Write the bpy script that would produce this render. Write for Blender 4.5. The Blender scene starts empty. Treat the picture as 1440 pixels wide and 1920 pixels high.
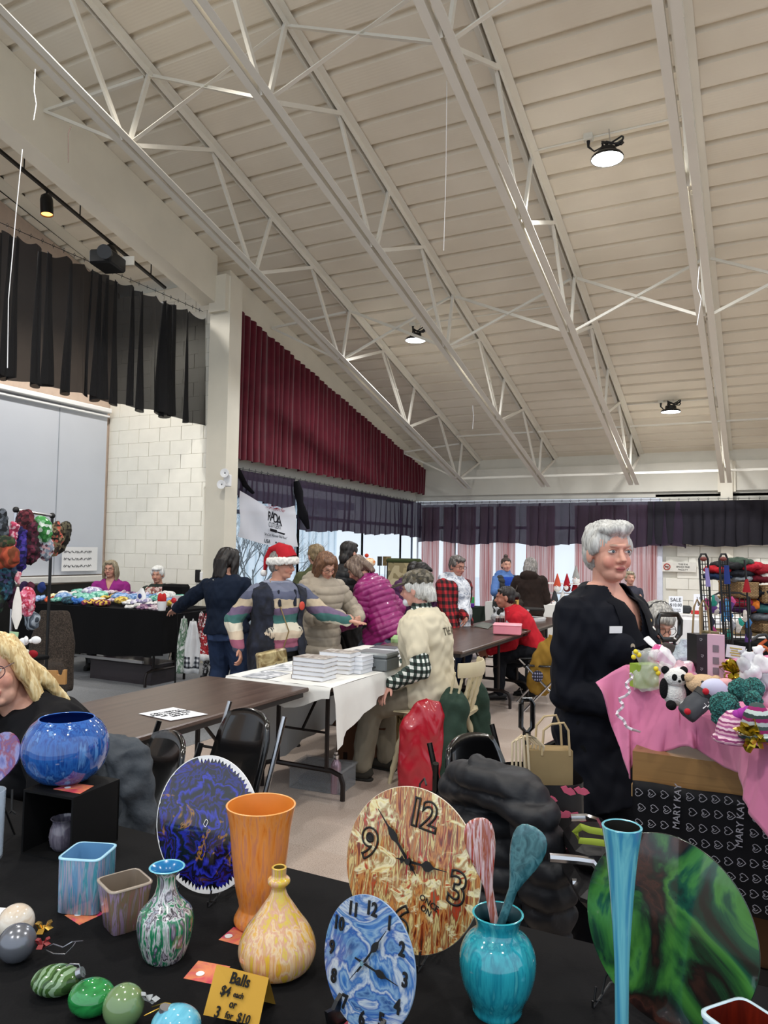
import bpy, bmesh, math, random
import numpy as np
from mathutils import Vector, Matrix, noise
from mathutils.bvhtree import BVHTree
random.seed(7)
sc = bpy.context.scene
PI = math.pi
# ---------------------------------------------------------------- camera
F = 1395.65
CAM = Vector((0, 0, 1.55))
YAW, PIT, ROL = 0.46983661, 0.05136131, 0.01667427
_f = Vector((-math.sin(YAW)*math.cos(PIT), math.cos(YAW)*math.cos(PIT), math.sin(PIT)))
_r = Vector((math.cos(YAW), math.sin(YAW), 0)); _u = _r.cross(_f)
c_, s_ = math.cos(ROL), math.sin(ROL)
RGT = c_*_r + s_*_u; UPV = -s_*_r + c_*_u; FWD = _f
cd = bpy.data.cameras.new('camera'); cam = bpy.data.objects.new('camera', cd); sc.collection.objects.link(cam)
cd.sensor_fit = 'VERTICAL'; cd.sensor_height = 36; cd.lens = F/1920*36; cd.clip_start = .05; cd.clip_end = 200
cam.matrix_world = Matrix(((RGT.x, UPV.x, -FWD.x, CAM.x), (RGT.y, UPV.y, -FWD.y, CAM.y), (RGT.z, UPV.z, -FWD.z, CAM.z), (0, 0, 0, 1)))
sc.camera = cam
# ---------------------------------------------------------------- world, light, exposure
w = bpy.data.worlds.new('sky'); sc.world = w; w.use_nodes = True
bg = w.node_tree.nodes['Background']; bg.inputs[0].default_value = (.80, .89, 1, 1); bg.inputs[1].default_value = 1.15
sc.view_settings.view_transform = 'Standard'; sc.view_settings.look = 'None'
sc.view_settings.exposure = 0.04; sc.view_settings.gamma = 1; sc.view_settings.use_curve_mapping = False
LAMP_POWER = 300
def lamp(name, loc, power, size=.3, col=(1, .96, .9), spot=2.75):
    l = bpy.data.lights.new(name, 'SPOT'); l.energy = power; l.shadow_soft_size = size/2; l.color = col
    l.spot_size = spot; l.spot_blend = .6
    o = bpy.data.objects.new(name, l); sc.collection.objects.link(o); o.location = loc; return o
# ceiling lamps of the same kind in the bays outside the view
for i, (x, y, z) in enumerate(((-1.3, 1.8, 6.4), (1.9, 4.5, 6.0), (1.9, -1, 6.6), (-4.5, 4.0, 6.0), (-4.5, -.8, 6.6), (1.9, 9.5, 4.9), (-1.3, -3, 6.6))):
    lamp('bay_light', (x, y, z), LAMP_POWER)
# stage lights behind the black valance
for y in (5.2, 7.0):
    lamp('stage_light', (-7.3, y, 5.0), 150, .2, (1, .97, .92))

def W(px, py, d):
    "world point seen at pixel (px,py), d metres deep"
    return CAM + d*(FWD + RGT*((px-720)/F) + UPV*((960-py)/F))
def PX(px, py, ax, v):
    d = FWD + RGT*((px-720)/F) + UPV*((960-py)/F)
    return CAM + d*((v-CAM[ax])/d[ax])
def onZ(px, py, z): return PX(px, py, 2, z)

# ---------------------------------------------------------------- materials
MATS = {}
def nt(name):
    m = bpy.data.materials.new(name); m.use_nodes = True
    return m, m.node_tree.nodes, m.node_tree.links, m.node_tree.nodes['Principled BSDF']
def lin(c):
    if isinstance(c, str): c = tuple(int(c[i:i+2], 16)/255 for i in (0, 2, 4))
    return tuple((x/12.92 if x <= .04045 else ((x+.055)/1.055)**2.4) for x in c[:3])
def rgba(c): return (*lin(c), 1)
def plain(c, rough=.6, metal=0, var=.06, scale=12, bump=0, bscale=60, coat=0, spec=.5, sheen=0, trans=0, alpha=1):
    key = ('p', c, rough, metal, var, scale, bump, bscale, coat, spec, sheen, trans, alpha)
    if key in MATS: return MATS[key]
    m, N, L, B = nt('mat'); MATS[key] = m
    B.inputs['Roughness'].default_value = rough; B.inputs['Metallic'].default_value = metal
    B.inputs['Specular IOR Level'].default_value = spec if (rough < .6 or spec != .5) else .2; B.inputs['Coat Weight'].default_value = coat
    B.inputs['Coat Roughness'].default_value = .05
    if sheen: B.inputs['Sheen Weight'].default_value = sheen
    if trans: B.inputs['Transmission Weight'].default_value = trans
    B.inputs['Alpha'].default_value = alpha
    co = lin(c)
    if var:
        tc = N.new('ShaderNodeTexCoord'); n = N.new('ShaderNodeTexNoise'); n.inputs['Scale'].default_value = scale; n.inputs['Detail'].default_value = 4
        r = N.new('ShaderNodeValToRGB'); L.new(tc.outputs['Object'], n.inputs['Vector']); L.new(n.outputs['Fac'], r.inputs[0])
        r.color_ramp.elements[0].position = .3; r.color_ramp.elements[1].position = .7
        r.color_ramp.elements[0].color = (*[x*(1-var) for x in co], 1); r.color_ramp.elements[1].color = (*[min(1, x*(1+var)) for x in co], 1)
        L.new(r.outputs[0], B.inputs['Base Color'])
    else: B.inputs['Base Color'].default_value = (*co, 1)
    if bump:
        tc = N.new('ShaderNodeTexCoord'); n = N.new('ShaderNodeTexNoise'); n.inputs['Scale'].default_value = bscale; n.inputs['Detail'].default_value = 3
        b = N.new('ShaderNodeBump'); b.inputs['Strength'].default_value = bump; b.inputs['Distance'].default_value = .01
        L.new(tc.outputs['Object'], n.inputs['Vector']); L.new(n.outputs['Fac'], b.inputs['Height']); L.new(b.outputs[0], B.inputs['Normal'])
    return m
def ramp(N, stops, const=False):
    r = N.new('ShaderNodeValToRGB'); e = r.color_ramp.elements
    if const: r.color_ramp.interpolation = 'CONSTANT'
    while len(e) < len(stops): e.new(.5)
    for k, (p, c) in enumerate(stops): e[k].position = p; e[k].color = rgba(c)
    return r
def pour(cols, scale=(6, 6, 1), dist=1.2, nscale=1, rough=.12, coat=.6, detail=5, spread=.5, metal=0, nrough=.5, seed=0):
    "poured / streaked paint: noise stretched by scale, ramp of colours"
    m, N, L, B = nt('poured_paint')
    tc = N.new('ShaderNodeTexCoord'); mp = N.new('ShaderNodeMapping'); mp.inputs['Scale'].default_value = scale
    mp.inputs['Location'].default_value = (seed*3.1, seed*1.7, seed)
    n = N.new('ShaderNodeTexNoise'); n.inputs['Scale'].default_value = nscale; n.inputs['Detail'].default_value = detail
    n.inputs['Distortion'].default_value = dist; n.inputs['Roughness'].default_value = nrough
    k = len(cols); lo, hi = .5-spread/2, .5+spread/2
    r = ramp(N, [(lo+(hi-lo)*i/(k-1), c) for i, c in enumerate(cols)])
    L.new(tc.outputs['Object'], mp.inputs[0]); L.new(mp.outputs[0], n.inputs['Vector']); L.new(n.outputs['Fac'], r.inputs[0]); L.new(r.outputs[0], B.inputs['Base Color'])
    B.inputs['Roughness'].default_value = rough; B.inputs['Coat Weight'].default_value = coat; B.inputs['Coat Roughness'].default_value = .04; B.inputs['Metallic'].default_value = metal
    return m
def speck(cols, scale=30, rough=.9, bump=.4, stretch=(1, 1, 1), kind='v', cells=None):
    "speckled yarn or print: voronoi cells coloured from a ramp"
    m, N, L, B = nt('speckled')
    tc = N.new('ShaderNodeTexCoord'); mp = N.new('ShaderNodeMapping'); mp.inputs['Scale'].default_value = stretch
    v = N.new('ShaderNodeTexVoronoi'); v.inputs['Scale'].default_value = scale
    sp = N.new('ShaderNodeSeparateColor'); k = len(cols)
    r = ramp(N, [(i/k, c) for i, c in enumerate(cols)], True)
    L.new(tc.outputs['Object'], mp.inputs[0]); L.new(mp.outputs[0], v.inputs['Vector']); L.new(v.outputs['Color'], sp.inputs[0]); L.new(sp.outputs[0], r.inputs[0])
    L.new(r.outputs[0], B.inputs['Base Color']); B.inputs['Roughness'].default_value = rough
    b = N.new('ShaderNodeBump'); b.inputs['Strength'].default_value = bump; b.inputs['Distance'].default_value = .004
    L.new(v.outputs['Distance'], b.inputs['Height']); L.new(b.outputs[0], B.inputs['Normal'])
    return m
def bands(cols, axis=2, period=.1, rough=.85, dist=0, coord='Object', bump=0, const=True, dscale=4, offset=0):
    "repeating colour bands along an axis of the object"
    m, N, L, B = nt('banded')
    tc = N.new('ShaderNodeTexCoord'); sx = N.new('ShaderNodeSeparateXYZ'); L.new(tc.outputs[coord], sx.inputs[0])
    o = sx.outputs[axis]
    if dist:
        n = N.new('ShaderNodeTexNoise'); n.inputs['Scale'].default_value = dscale; n.inputs['Detail'].default_value = 3; L.new(tc.outputs[coord], n.inputs['Vector'])
        a = N.new('ShaderNodeMath'); a.operation = 'MULTIPLY_ADD'; a.inputs[1].default_value = dist; L.new(n.outputs['Fac'], a.inputs[0]); L.new(o, a.inputs[2]); o = a.outputs[0]
    d = N.new('ShaderNodeMath'); d.operation = 'MULTIPLY_ADD'; d.inputs[1].default_value = 1/period; d.inputs[2].default_value = offset+50; L.new(o, d.inputs[0])
    fr = N.new('ShaderNodeMath'); fr.operation = 'FRACT'; L.new(d.outputs[0], fr.inputs[0])
    k = len(cols); r = ramp(N, [(i/k, c) for i, c in enumerate(cols)], const); L.new(fr.outputs[0], r.inputs[0])
    L.new(r.outputs[0], B.inputs['Base Color']); B.inputs['Roughness'].default_value = rough
    if bump:
        b = N.new('ShaderNodeBump'); b.inputs['Strength'].default_value = bump; b.inputs['Distance'].default_value = .004; L.new(fr.outputs[0], b.inputs['Height']); L.new(b.outputs[0], B.inputs['Normal'])
    return m
def plaid(c1, c2, c3, period=.06, rough=.9):
    "two-way check; c1 ground, c2 half bands, c3 where bands cross"
    m, N, L, B = nt('plaid')
    tc = N.new('ShaderNodeTexCoord'); sx = N.new('ShaderNodeSeparateXYZ'); L.new(tc.outputs['Object'], sx.inputs[0])
    outs = []
    ad = N.new('ShaderNodeMath'); ad.operation = 'ADD'; L.new(sx.outputs[0], ad.inputs[0]); L.new(sx.outputs[1], ad.inputs[1])
    for src in (ad.outputs[0], sx.outputs[2]):
        d = N.new('ShaderNodeMath'); d.operation = 'MULTIPLY_ADD'; d.inputs[1].default_value = 1/period; d.inputs[2].default_value = 50; L.new(src, d.inputs[0])
        fr = N.new('ShaderNodeMath'); fr.operation = 'FRACT'; L.new(d.outputs[0], fr.inputs[0])
        g = N.new('ShaderNodeMath'); g.operation = 'GREATER_THAN'; g.inputs[1].default_value = .5; L.new(fr.outputs[0], g.inputs[0]); outs.append(g.outputs[0])
    s = N.new('ShaderNodeMath'); s.operation = 'ADD'; L.new(outs[0], s.inputs[0]); L.new(outs[1], s.inputs[1])
    h = N.new('ShaderNodeMath'); h.operation = 'MULTIPLY'; h.inputs[1].default_value = .5; L.new(s.outputs[0], h.inputs[0])
    r = ramp(N, [(0, c1), (.3, c2), (.8, c3)], True); L.new(h.outputs[0], r.inputs[0]); L.new(r.outputs[0], B.inputs['Base Color']); B.inputs['Roughness'].default_value = rough
    return m
def sheer(c, opacity=.75, scale=0, trl=.3):
    "thin woven cloth that lets some of what is behind it through"
    m, N, L, B = nt('sheer_cloth'); B.inputs['Base Color'].default_value = rgba(c); B.inputs['Roughness'].default_value = .9
    tr = N.new('ShaderNodeBsdfTransparent'); tl = N.new('ShaderNodeBsdfTranslucent'); tl.inputs[0].default_value = rgba(c)
    m1 = N.new('ShaderNodeMixShader'); m1.inputs[0].default_value = trl; L.new(B.outputs[0], m1.inputs[1]); L.new(tl.outputs[0], m1.inputs[2])
    m2 = N.new('ShaderNodeMixShader'); m2.inputs[0].default_value = opacity; L.new(tr.outputs[0], m2.inputs[1]); L.new(m1.outputs[0], m2.inputs[2])
    L.new(m2.outputs[0], N['Material Output'].inputs[0]); return m
def glow(c, s):
    m, N, L, B = nt('glow'); B.inputs['Base Color'].default_value = rgba(c); B.inputs['Emission Color'].default_value = rgba(c); B.inputs['Emission Strength'].default_value = s; return m
def glassy(c=(1, 1, 1), rough=.02, alpha=.18):
    m, N, L, B = nt('clear'); B.inputs['Base Color'].default_value = rgba(c); B.inputs['Roughness'].default_value = rough; B.inputs['Alpha'].default_value = alpha; return m

# ---------------------------------------------------------------- mesh builder
class MB:
    def __init__(s): s.v = []; s.f = []; s.mi = []; s.cur = 0
    def add(s, vs, fs):
        b = len(s.v); s.v += [Vector(v) for v in vs]; s.f += [tuple(b+i for i in f) for f in fs]; s.mi += [s.cur]*len(fs); return s
    def box(s, c, size, rot=None, bev=0):
        x, y, z = (d/2 for d in size); R = rot or Matrix.Identity(3); c = Vector(c)
        if bev:
            b = min(bev, x*.9, y*.9, z*.9); vs = []; 
            for sx in (-1, 1):
                for sy in (-1, 1):
                    for sz in (-1, 1):
                        vs += [(sx*x, sy*(y-b), sz*(z-b)), (sx*(x-b), sy*y, sz*(z-b)), (sx*(x-b), sy*(y-b), sz*z)]
            I = lambda sx, sy, sz, k: ((sx > 0)*4+(sy > 0)*2+(sz > 0))*3+k
            fs = []
            for a in (-1, 1):
                fs.append([I(a, -1, -1, 0), I(a, 1, -1, 0), I(a, 1, 1, 0), I(a, -1, 1, 0)][::a])
                fs.append([I(-1, a, -1, 1), I(-1, a, 1, 1), I(1, a, 1, 1), I(1, a, -1, 1)][::a])
                fs.append([I(-1, -1, a, 2), I(1, -1, a, 2), I(1, 1, a, 2), I(-1, 1, a, 2)][::a])
                for e in (-1, 1):
                    fs.append([I(a, e, -1, 0), I(a, e, 1, 0), I(a, e, 1, 1), I(a, e, -1, 1)][::a*e])
                    fs.append([I(a, -1, e, 0), I(a, -1, e, 2), I(a, 1, e, 2), I(a, 1, e, 0)][::a*e])
                    fs.append([I(-1, a, e, 1), I(1, a, e, 1), I(1, a, e, 2), I(-1, a, e, 2)][::-a*e])
            for sx in (-1, 1):
                for sy in (-1, 1):
                    for sz in (-1, 1):
                        fs.append([I(sx, sy, sz, 0), I(sx, sy, sz, 1), I(sx, sy, sz, 2)][::sx*sy*sz])
            return s.add([c+R@Vector(v) for v in vs], fs)
        vs = [c+R@Vector((a*x, b*y, d*z)) for a in (-1, 1) for b in (-1, 1) for d in (-1, 1)]
        return s.add(vs, [(0, 1, 3, 2), (4, 6, 7, 5), (0, 4, 5, 1), (2, 3, 7, 6), (0, 2, 6, 4), (1, 5, 7, 3)])
    def beam(s, a, b, w, h, up=(0, 0, 1)):
        a, b = Vector(a), Vector(b); y = (b-a); l = y.length; y.normalize(); x = y.cross(Vector(up)); x.normalize(); z = x.cross(y)
        return s.box((a+b)/2, (w, l, h), Matrix((x, y, z)).transposed())
    def loft(s, pts, r1, r2=None, ref=None, n=10, cap=True, tw=0):
        "tube through pts, per-point half widths r1 (along ref) and r2"
        P = [Vector(p) for p in pts]; k = len(P)
        r1 = [r1]*k if not hasattr(r1, '__len__') else list(r1); r2 = r1 if r2 is None else ([r2]*k if not hasattr(r2, '__len__') else list(r2))
        b = len(s.v); px = None
        for i in range(k):
            t = (P[min(i+1, k-1)]-P[max(i-1, 0)]); t = t.normalized() if t.length > 1e-9 else Vector((0, 0, 1))
            x = Vector(ref) if ref is not None else (px if px is not None else (Vector((1, 0, 0)) if abs(t.x) < .9 else Vector((0, 1, 0))))
            x = x-t*x.dot(t)
            if x.length < 1e-6: x = t.orthogonal()
            x.normalize(); px = x; y = t.cross(x)
            for j in range(n):
                a = 2*PI*j/n; s.v.append(P[i]+x*(r1[i]*math.cos(a))+y*(r2[i]*math.sin(a)))
        for i in range(k-1):
            for j in range(n):
                q = (j+1) % n; s.f.append((b+i*n+j, b+i*n+q, b+(i+1)*n+q, b+(i+1)*n+j)); s.mi.append(s.cur)
        if cap:
            s.f.append(tuple(b+j for j in range(n))[::-1]); s.f.append(tuple(b+(k-1)*n+j for j in range(n))); s.mi += [s.cur]*2
        return s
    def caps(s, p0, p1, r0, r1=None, n=12):
        "limb: tapered tube with round ends"
        r1 = r0 if r1 is None else r1; p0, p1 = Vector(p0), Vector(p1); d = (p1-p0).normalized()
        P, Q = [], []
        for a in (-80, -55, -25): P.append(p0+d*r0*math.sin(math.radians(a))); Q.append(r0*math.cos(math.radians(a)))
        P += [p0, p1]; Q += [r0, r1]
        for a in (25, 55, 80): P.append(p1+d*r1*math.sin(math.radians(a))); Q.append(r1*math.cos(math.radians(a)))
        return s.loft(P, Q, n=n)
    def ell(s, c, r, rot=None, n=16, m=10):
        R = rot or Matrix.Identity(3); c = Vector(c); r = (r, r, r) if not hasattr(r, '__len__') else r; b = len(s.v)
        s.v.append(c+R@Vector((0, 0, -r[2])))
        for i in range(1, m):
            th = -PI/2+PI*i/m
            for j in range(n):
                a = 2*PI*j/n; s.v.append(c+R@Vector((r[0]*math.cos(th)*math.cos(a), r[1]*math.cos(th)*math.sin(a), r[2]*math.sin(th))))
        s.v.append(c+R@Vector((0, 0, r[2]))); t = len(s.v)-1
        for j in range(n):
            q = (j+1) % n
            s.f.append((b, b+1+q, b+1+j)); s.mi.append(s.cur)
            for i in range(m-2): s.f.append((b+1+i*n+j, b+1+i*n+q, b+1+(i+1)*n+q, b+1+(i+1)*n+j)); s.mi.append(s.cur)
            s.f.append((b+1+(m-2)*n+j, b+1+(m-2)*n+q, t)); s.mi.append(s.cur)
        return s
    def lathe(s, c, prof, n=40, axis=None, close=False, sq=0, cap=True):
        "prof: (radius, height) list. sq>0 squares the section"
        c = Vector(c); R = axis or Matrix.Identity(3); b = len(s.v); k = len(prof)
        for (r, z) in prof:
            for j in range(n):
                a = 2*PI*j/n; q = 1
                if sq: q = (abs(math.cos(a))**sq+abs(math.sin(a))**sq)**(-1/sq)
                s.v.append(c+R@Vector((r*q*math.cos(a), r*q*math.sin(a), z)))
        for i in range(k-1):
            for j in range(n):
                q = (j+1) % n; s.f.append((b+i*n+j, b+i*n+q, b+(i+1)*n+q, b+(i+1)*n+j)); s.mi.append(s.cur)
        if cap and prof[0][0] > 1e-5: s.f.append(tuple(b+j for j in range(n))[::-1]); s.mi.append(s.cur)
        if close: s.f.append(tuple(b+(k-1)*n+j for j in range(n))); s.mi.append(s.cur)
        return s
    def grid(s, fn, nu, nv):
        b = len(s.v)
        for i in range(nu+1):
            for j in range(nv+1): s.v.append(Vector(fn(i/nu, j/nv)))
        for i in range(nu):
            for j in range(nv):
                a = b+i*(nv+1)+j; s.f.append((a, a+nv+1, a+nv+2, a+1)); s.mi.append(s.cur)
        return s
    def prism(s, poly, origin, ex, ey, th):
        "polygon (2d) extruded by th along ex x ey, centred on the plane"
        o, ex, ey = Vector(origin), Vector(ex), Vector(ey); nz = ex.cross(ey).normalized(); k = len(poly)
        vs = [o+ex*x+ey*y+nz*th/2 for x, y in poly]+[o+ex*x+ey*y-nz*th/2 for x, y in poly]
        fs = [tuple(range(k)), tuple(range(2*k-1, k-1, -1))]+[(i, k+i, k+(i+1) % k, (i+1) % k) for i in range(k)]
        return s.add(vs, fs)
    def build(s, name, mat, parent=None, loc=None, smooth=True, angle=40, solid=0):
        me = bpy.data.meshes.new(name)
        if loc is None:
            if parent is not None: loc = WL[parent.name]
            else:
                xs = [v.x for v in s.v]; ys = [v.y for v in s.v]; zs = [v.z for v in s.v]; loc = Vector(((min(xs)+max(xs))/2, (min(ys)+max(ys))/2, min(zs)))
        loc = Vector(loc)
        me.from_pydata([v-loc for v in s.v], [], s.f)
        mats = mat if isinstance(mat, (list, tuple)) else [mat]
        for m in mats: me.materials.append(m)
        if len(mats) > 1: me.polygons.foreach_set('material_index', s.mi)
        return link(name, me, parent, loc, smooth, angle, solid)
WL = {}
def link(name, me, parent, loc, smooth=True, angle=40, solid=0):
    if smooth:
        me.polygons.foreach_set('use_smooth', [True]*len(me.polygons)); me.set_sharp_from_angle(angle=math.radians(angle))
    me.update(); o = bpy.data.objects.new(name, me); sc.collection.objects.link(o)
    loc = Vector(loc)
    if parent is not None: o.parent = parent; o.location = loc-WL[parent.name]
    else: o.location = loc
    WL[o.name] = loc
    if solid:
        md = o.modifiers.new('t', 'SOLIDIFY'); md.thickness = solid; md.offset = 0
    return o
def tag(o, label=None, cat=None, group=None, kind=None):
    if label: o['label'] = label
    if cat: o['category'] = cat
    if group: o['group'] = group
    if kind: o['kind'] = kind
    return o
def thing(name, label, cat, loc=(0, 0, 0), group=None, kind=None):
    o = bpy.data.objects.new(name, None); o.empty_display_size = .05; sc.collection.objects.link(o); o.location = loc; WL[o.name] = Vector(loc)
    return tag(o, label, cat, group, kind)
def dup(root, loc, rotz=0, label=None, group=None, scale=None):
    r = root.copy(); sc.collection.objects.link(r); r.location = loc; r.rotation_euler = (0, 0, rotz); WL[r.name] = Vector(loc)
    if scale: r.scale = (scale,)*3
    if label: r['label'] = label
    if group: r['group'] = group
    def rec(a, b):
        for ch in list(a.children):
            c = ch.copy(); sc.collection.objects.link(c); c.parent = b; rec(ch, c)
    rec(root, r); return r
def rotz(a): return Matrix.Rotation(a, 3, 'Z')
def frame(fwd, up=(0, 0, 1)):
    y = Vector(fwd).normalized(); x = y.cross(Vector(up)).normalized(); z = x.cross(y); return Matrix((x, y, z)).transposed()
def remesh(mb, voxel, smooth=3, fac=.5):
    me = bpy.data.meshes.new('tmp'); me.from_pydata(mb.v, [], mb.f); o = bpy.data.objects.new('tmp', me); sc.collection.objects.link(o)
    md = o.modifiers.new('r', 'REMESH'); md.mode = 'VOXEL'; md.voxel_size = voxel; md.adaptivity = 0
    if smooth: sm = o.modifiers.new('s', 'SMOOTH'); sm.iterations = smooth; sm.factor = fac
    dg = bpy.context.evaluated_depsgraph_get(); dg.update()
    out = bpy.data.meshes.new_from_object(o.evaluated_get(dg)); bpy.data.objects.remove(o); bpy.data.meshes.remove(me)
    return out
def mesh_np(me):
    a = np.empty(len(me.vertices)*3, np.float32); me.vertices.foreach_get('co', a); return a.reshape(-1, 3)
def normals_np(me):
    a = np.empty(len(me.vertices)*3, np.float32); me.vertex_normals.foreach_get('vector', a); return a.reshape(-1, 3)
def place_mesh(me, name, mat, parent=None, loc=None, co=None, smooth=True):
    a = mesh_np(me) if co is None else co
    if loc is None: loc = WL[parent.name] if parent is not None else Vector(((a[:, 0].min()+a[:, 0].max())/2, (a[:, 1].min()+a[:, 1].max())/2, a[:, 2].min()))
    loc = Vector(loc); me.vertices.foreach_set('co', (a-np.array(loc, dtype=np.float32)).ravel())
    me.materials.clear(); me.materials.append(mat)
    if smooth: me.polygons.foreach_set('use_smooth', [True]*len(me.polygons))
    me.update(); o = bpy.data.objects.new(name, me); sc.collection.objects.link(o)
    if parent is not None: o.parent = parent; o.location = loc-WL[parent.name]
    else: o.location = loc
    WL[o.name] = loc; return o
def text(s, name, mat, origin, ex, ey, size, parent=None, depth=.0015, align='CENTER', bold=0, shear=0, bvh=None, lift=.002, sx=1, spacing=1, onmesh=None, line=1):
    "flat lettering laid on a plane (ex to the right, ey up), optionally draped on a surface"
    cu = bpy.data.curves.new('t', 'FONT'); cu.body = s; cu.size = 1; cu.align_x = align; cu.align_y = 'CENTER'; cu.offset = bold; cu.shear = shear; cu.resolution_u = 3
    cu.space_character = spacing; cu.space_line = line; cu.extrude = 0 if bvh else depth/size/2
    o = bpy.data.objects.new('t', cu); sc.collection.objects.link(o); dg = bpy.context.evaluated_depsgraph_get(); dg.update()
    me = bpy.data.meshes.new_from_object(o.evaluated_get(dg)); bpy.data.objects.remove(o)
    ex = Vector(ex).normalized(); ey = Vector(ey).normalized(); nz = ex.cross(ey)
    if bvh:
        bm = bmesh.new(); bm.from_mesh(me); bmesh.ops.triangulate(bm, faces=bm.faces); 
        bmesh.ops.subdivide_edges(bm, edges=[e for e in bm.edges if e.calc_length() > .25], cuts=2); bm.to_mesh(me); bm.free()
    origin = Vector(origin)
    for v in me.vertices:
        p = origin+ex*(v.co.x*size*sx)+ey*(v.co.y*size)+nz*(v.co.z*size)
        if bvh:
            h = bvh.ray_cast(p+nz*.25, -nz, .6)
            if h[0] is not None: p = h[0]+nz*lift
        v.co = p
    me.materials.clear()
    a = mesh_np(me)
    if parent is not None and len(a): return place_mesh(me, name, mat, parent, smooth=False)
    return place_mesh(me, name, mat, None, smooth=False)
def strokes(lines, name, mat, origin, ex, ey, r, parent):
    "handwriting or outlines: polylines in (x, y) drawn as thin flat tubes"
    mb = MB(); ex, ey = Vector(ex), Vector(ey); nz = ex.cross(ey).normalized()
    for ln in lines:
        mb.loft([Vector(origin)+ex*x+ey*y for x, y in ln], r, r*.5, ref=None, n=5)
    return mb.build(name, mat, parent)
def bvh_of(o):
    me = o.data; M = Matrix.Translation(WL[o.name]); return BVHTree.FromPolygons([M@v.co for v in me.vertices], [tuple(p.vertices) for p in me.polygons])
def fold(u, n, amp, seed=0):
    return amp*(math.sin(2*PI*n*u+1.3*math.sin(2*PI*u*n*.37+seed))+.35*math.sin(2*PI*n*2.3*u+seed*2))
# ---------------------------------------------------------------- the room
CREAM = '#'; 
m_deck = None
def deck_mat():
    m, N, L, B = nt('painted_deck'); B.inputs['Roughness'].default_value = .55; B.inputs['Base Color'].default_value = rgba('d2c8b8')
    tc = N.new('ShaderNodeTexCoord'); wv = N.new('ShaderNodeTexWave'); wv.bands_direction = 'Y'; wv.inputs['Scale'].default_value = 10.5
    b = N.new('ShaderNodeBump'); b.inputs['Strength'].default_value = .08; b.inputs['Distance'].default_value = .004
    L.new(tc.outputs['Object'], wv.inputs['Vector']); L.new(wv.outputs['Fac'], b.inputs['Height']); L.new(b.outputs[0], B.inputs['Normal'])
    n = N.new('ShaderNodeTexNoise'); n.inputs['Scale'].default_value = 1.3; r = ramp(N, [(.3, 'dfd5c2'), (.7, 'eae1cf')]); L.new(tc.outputs['Object'], n.inputs['Vector']); L.new(n.outputs['Fac'], r.inputs[0]); L.new(r.outputs[0], B.inputs['Base Color'])
    return m
m_deck = deck_mat()
m_steel = plain('e2ddd0', .45, var=.03, scale=3)
m_beam = plain('e4ddcb', .55, var=.05, scale=2)
m_wallp = plain('dcd8cb', .7, var=.03, scale=3)
m_block = plain('ebe8dc', .65, var=.03, scale=6, bump=.15, bscale=90)
m_mort = plain('cac6b9', .9, var=.04)
m_black = plain('0c0c0d', .5, var=0)
m_blackm = plain('121213', .35, metal=.2, var=0)
m_chrome = plain('c9c9cb', .18, metal=1, var=0)
m_white = plain('eeeeee', .6, var=0)
ZT = lambda y: 3.43+.284*(15-y)      # underside of the roof deck support line
ZB = lambda y: 2.85+.273*(14.3-y)
DY = 14.92

# floor: vinyl tiles and stage-side carpet
def floor_mat():
    m, N, L, B = nt('vinyl_tile'); tc = N.new('ShaderNodeTexCoord')
    n = N.new('ShaderNodeTexNoise'); n.inputs['Scale'].default_value = 180; n.inputs['Detail'].default_value = 2
    r = ramp(N, [(.34, 'a79486'), (.46, 'c2b3a8'), (.62, 'd0c4ba')]); L.new(tc.outputs['Object'], n.inputs['Vector']); L.new(n.outputs['Fac'], r.inputs[0])
    n2 = N.new('ShaderNodeTexNoise'); n2.inputs['Scale'].default_value = 1.2; n2.inputs['Detail'].default_value = 5; r2 = ramp(N, [(.3, 'f0ebe8'), (.7, 'ffffff')]); L.new(tc.outputs['Object'], n2.inputs['Vector']); L.new(n2.outputs['Fac'], r2.inputs[0])
    mx = N.new('ShaderNodeMix'); mx.data_type = 'RGBA'; mx.blend_type = 'MULTIPLY'; mx.inputs[0].default_value = 1; L.new(r.outputs[0], mx.inputs[6]); L.new(r2.outputs[0], mx.inputs[7])
    L.new(mx.outputs[2], B.inputs['Base Color']); B.inputs['Roughness'].default_value = .32; return m
m_floor = floor_mat()
fl = MB().box((1, 6, -.06), (22, 24, .1)).build('floor', plain('8f8378', .8), smooth=False); tag(fl, kind='structure')
ft = MB(); K = .61
tile_me = None
X0, Y0 = -4.0, -.3
mbt = MB()
mbt.box((0, 0, 0), (K-.002, K-.002, .01), bev=.0008)
tile0 = None
for i in range(15):
    for j in range(26):
        x, y = X0+K*(i+.5), Y0+K*(j+.5)
        if tile0 is None:
            tile0 = MB().box((x, y, -.005), (K-.0006, K-.0006, .01)).build('floor_tile', m_floor, fl, loc=(x, y, -.005), smooth=False); o = tile0
        else:
            o = tile0.copy(); sc.collection.objects.link(o); o.location = Vector((x, y, -.005))-WL[fl.name]
cp = MB().box((-7.05, 6, -.004), (6.1, 18, .012)).build('floor', plain('8b8d90', .95, var=.12, scale=60, bump=.5, bscale=300), smooth=False); tag(cp, kind='structure')
# the material of object texture space differs per tile: noise is object based, fine

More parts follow.
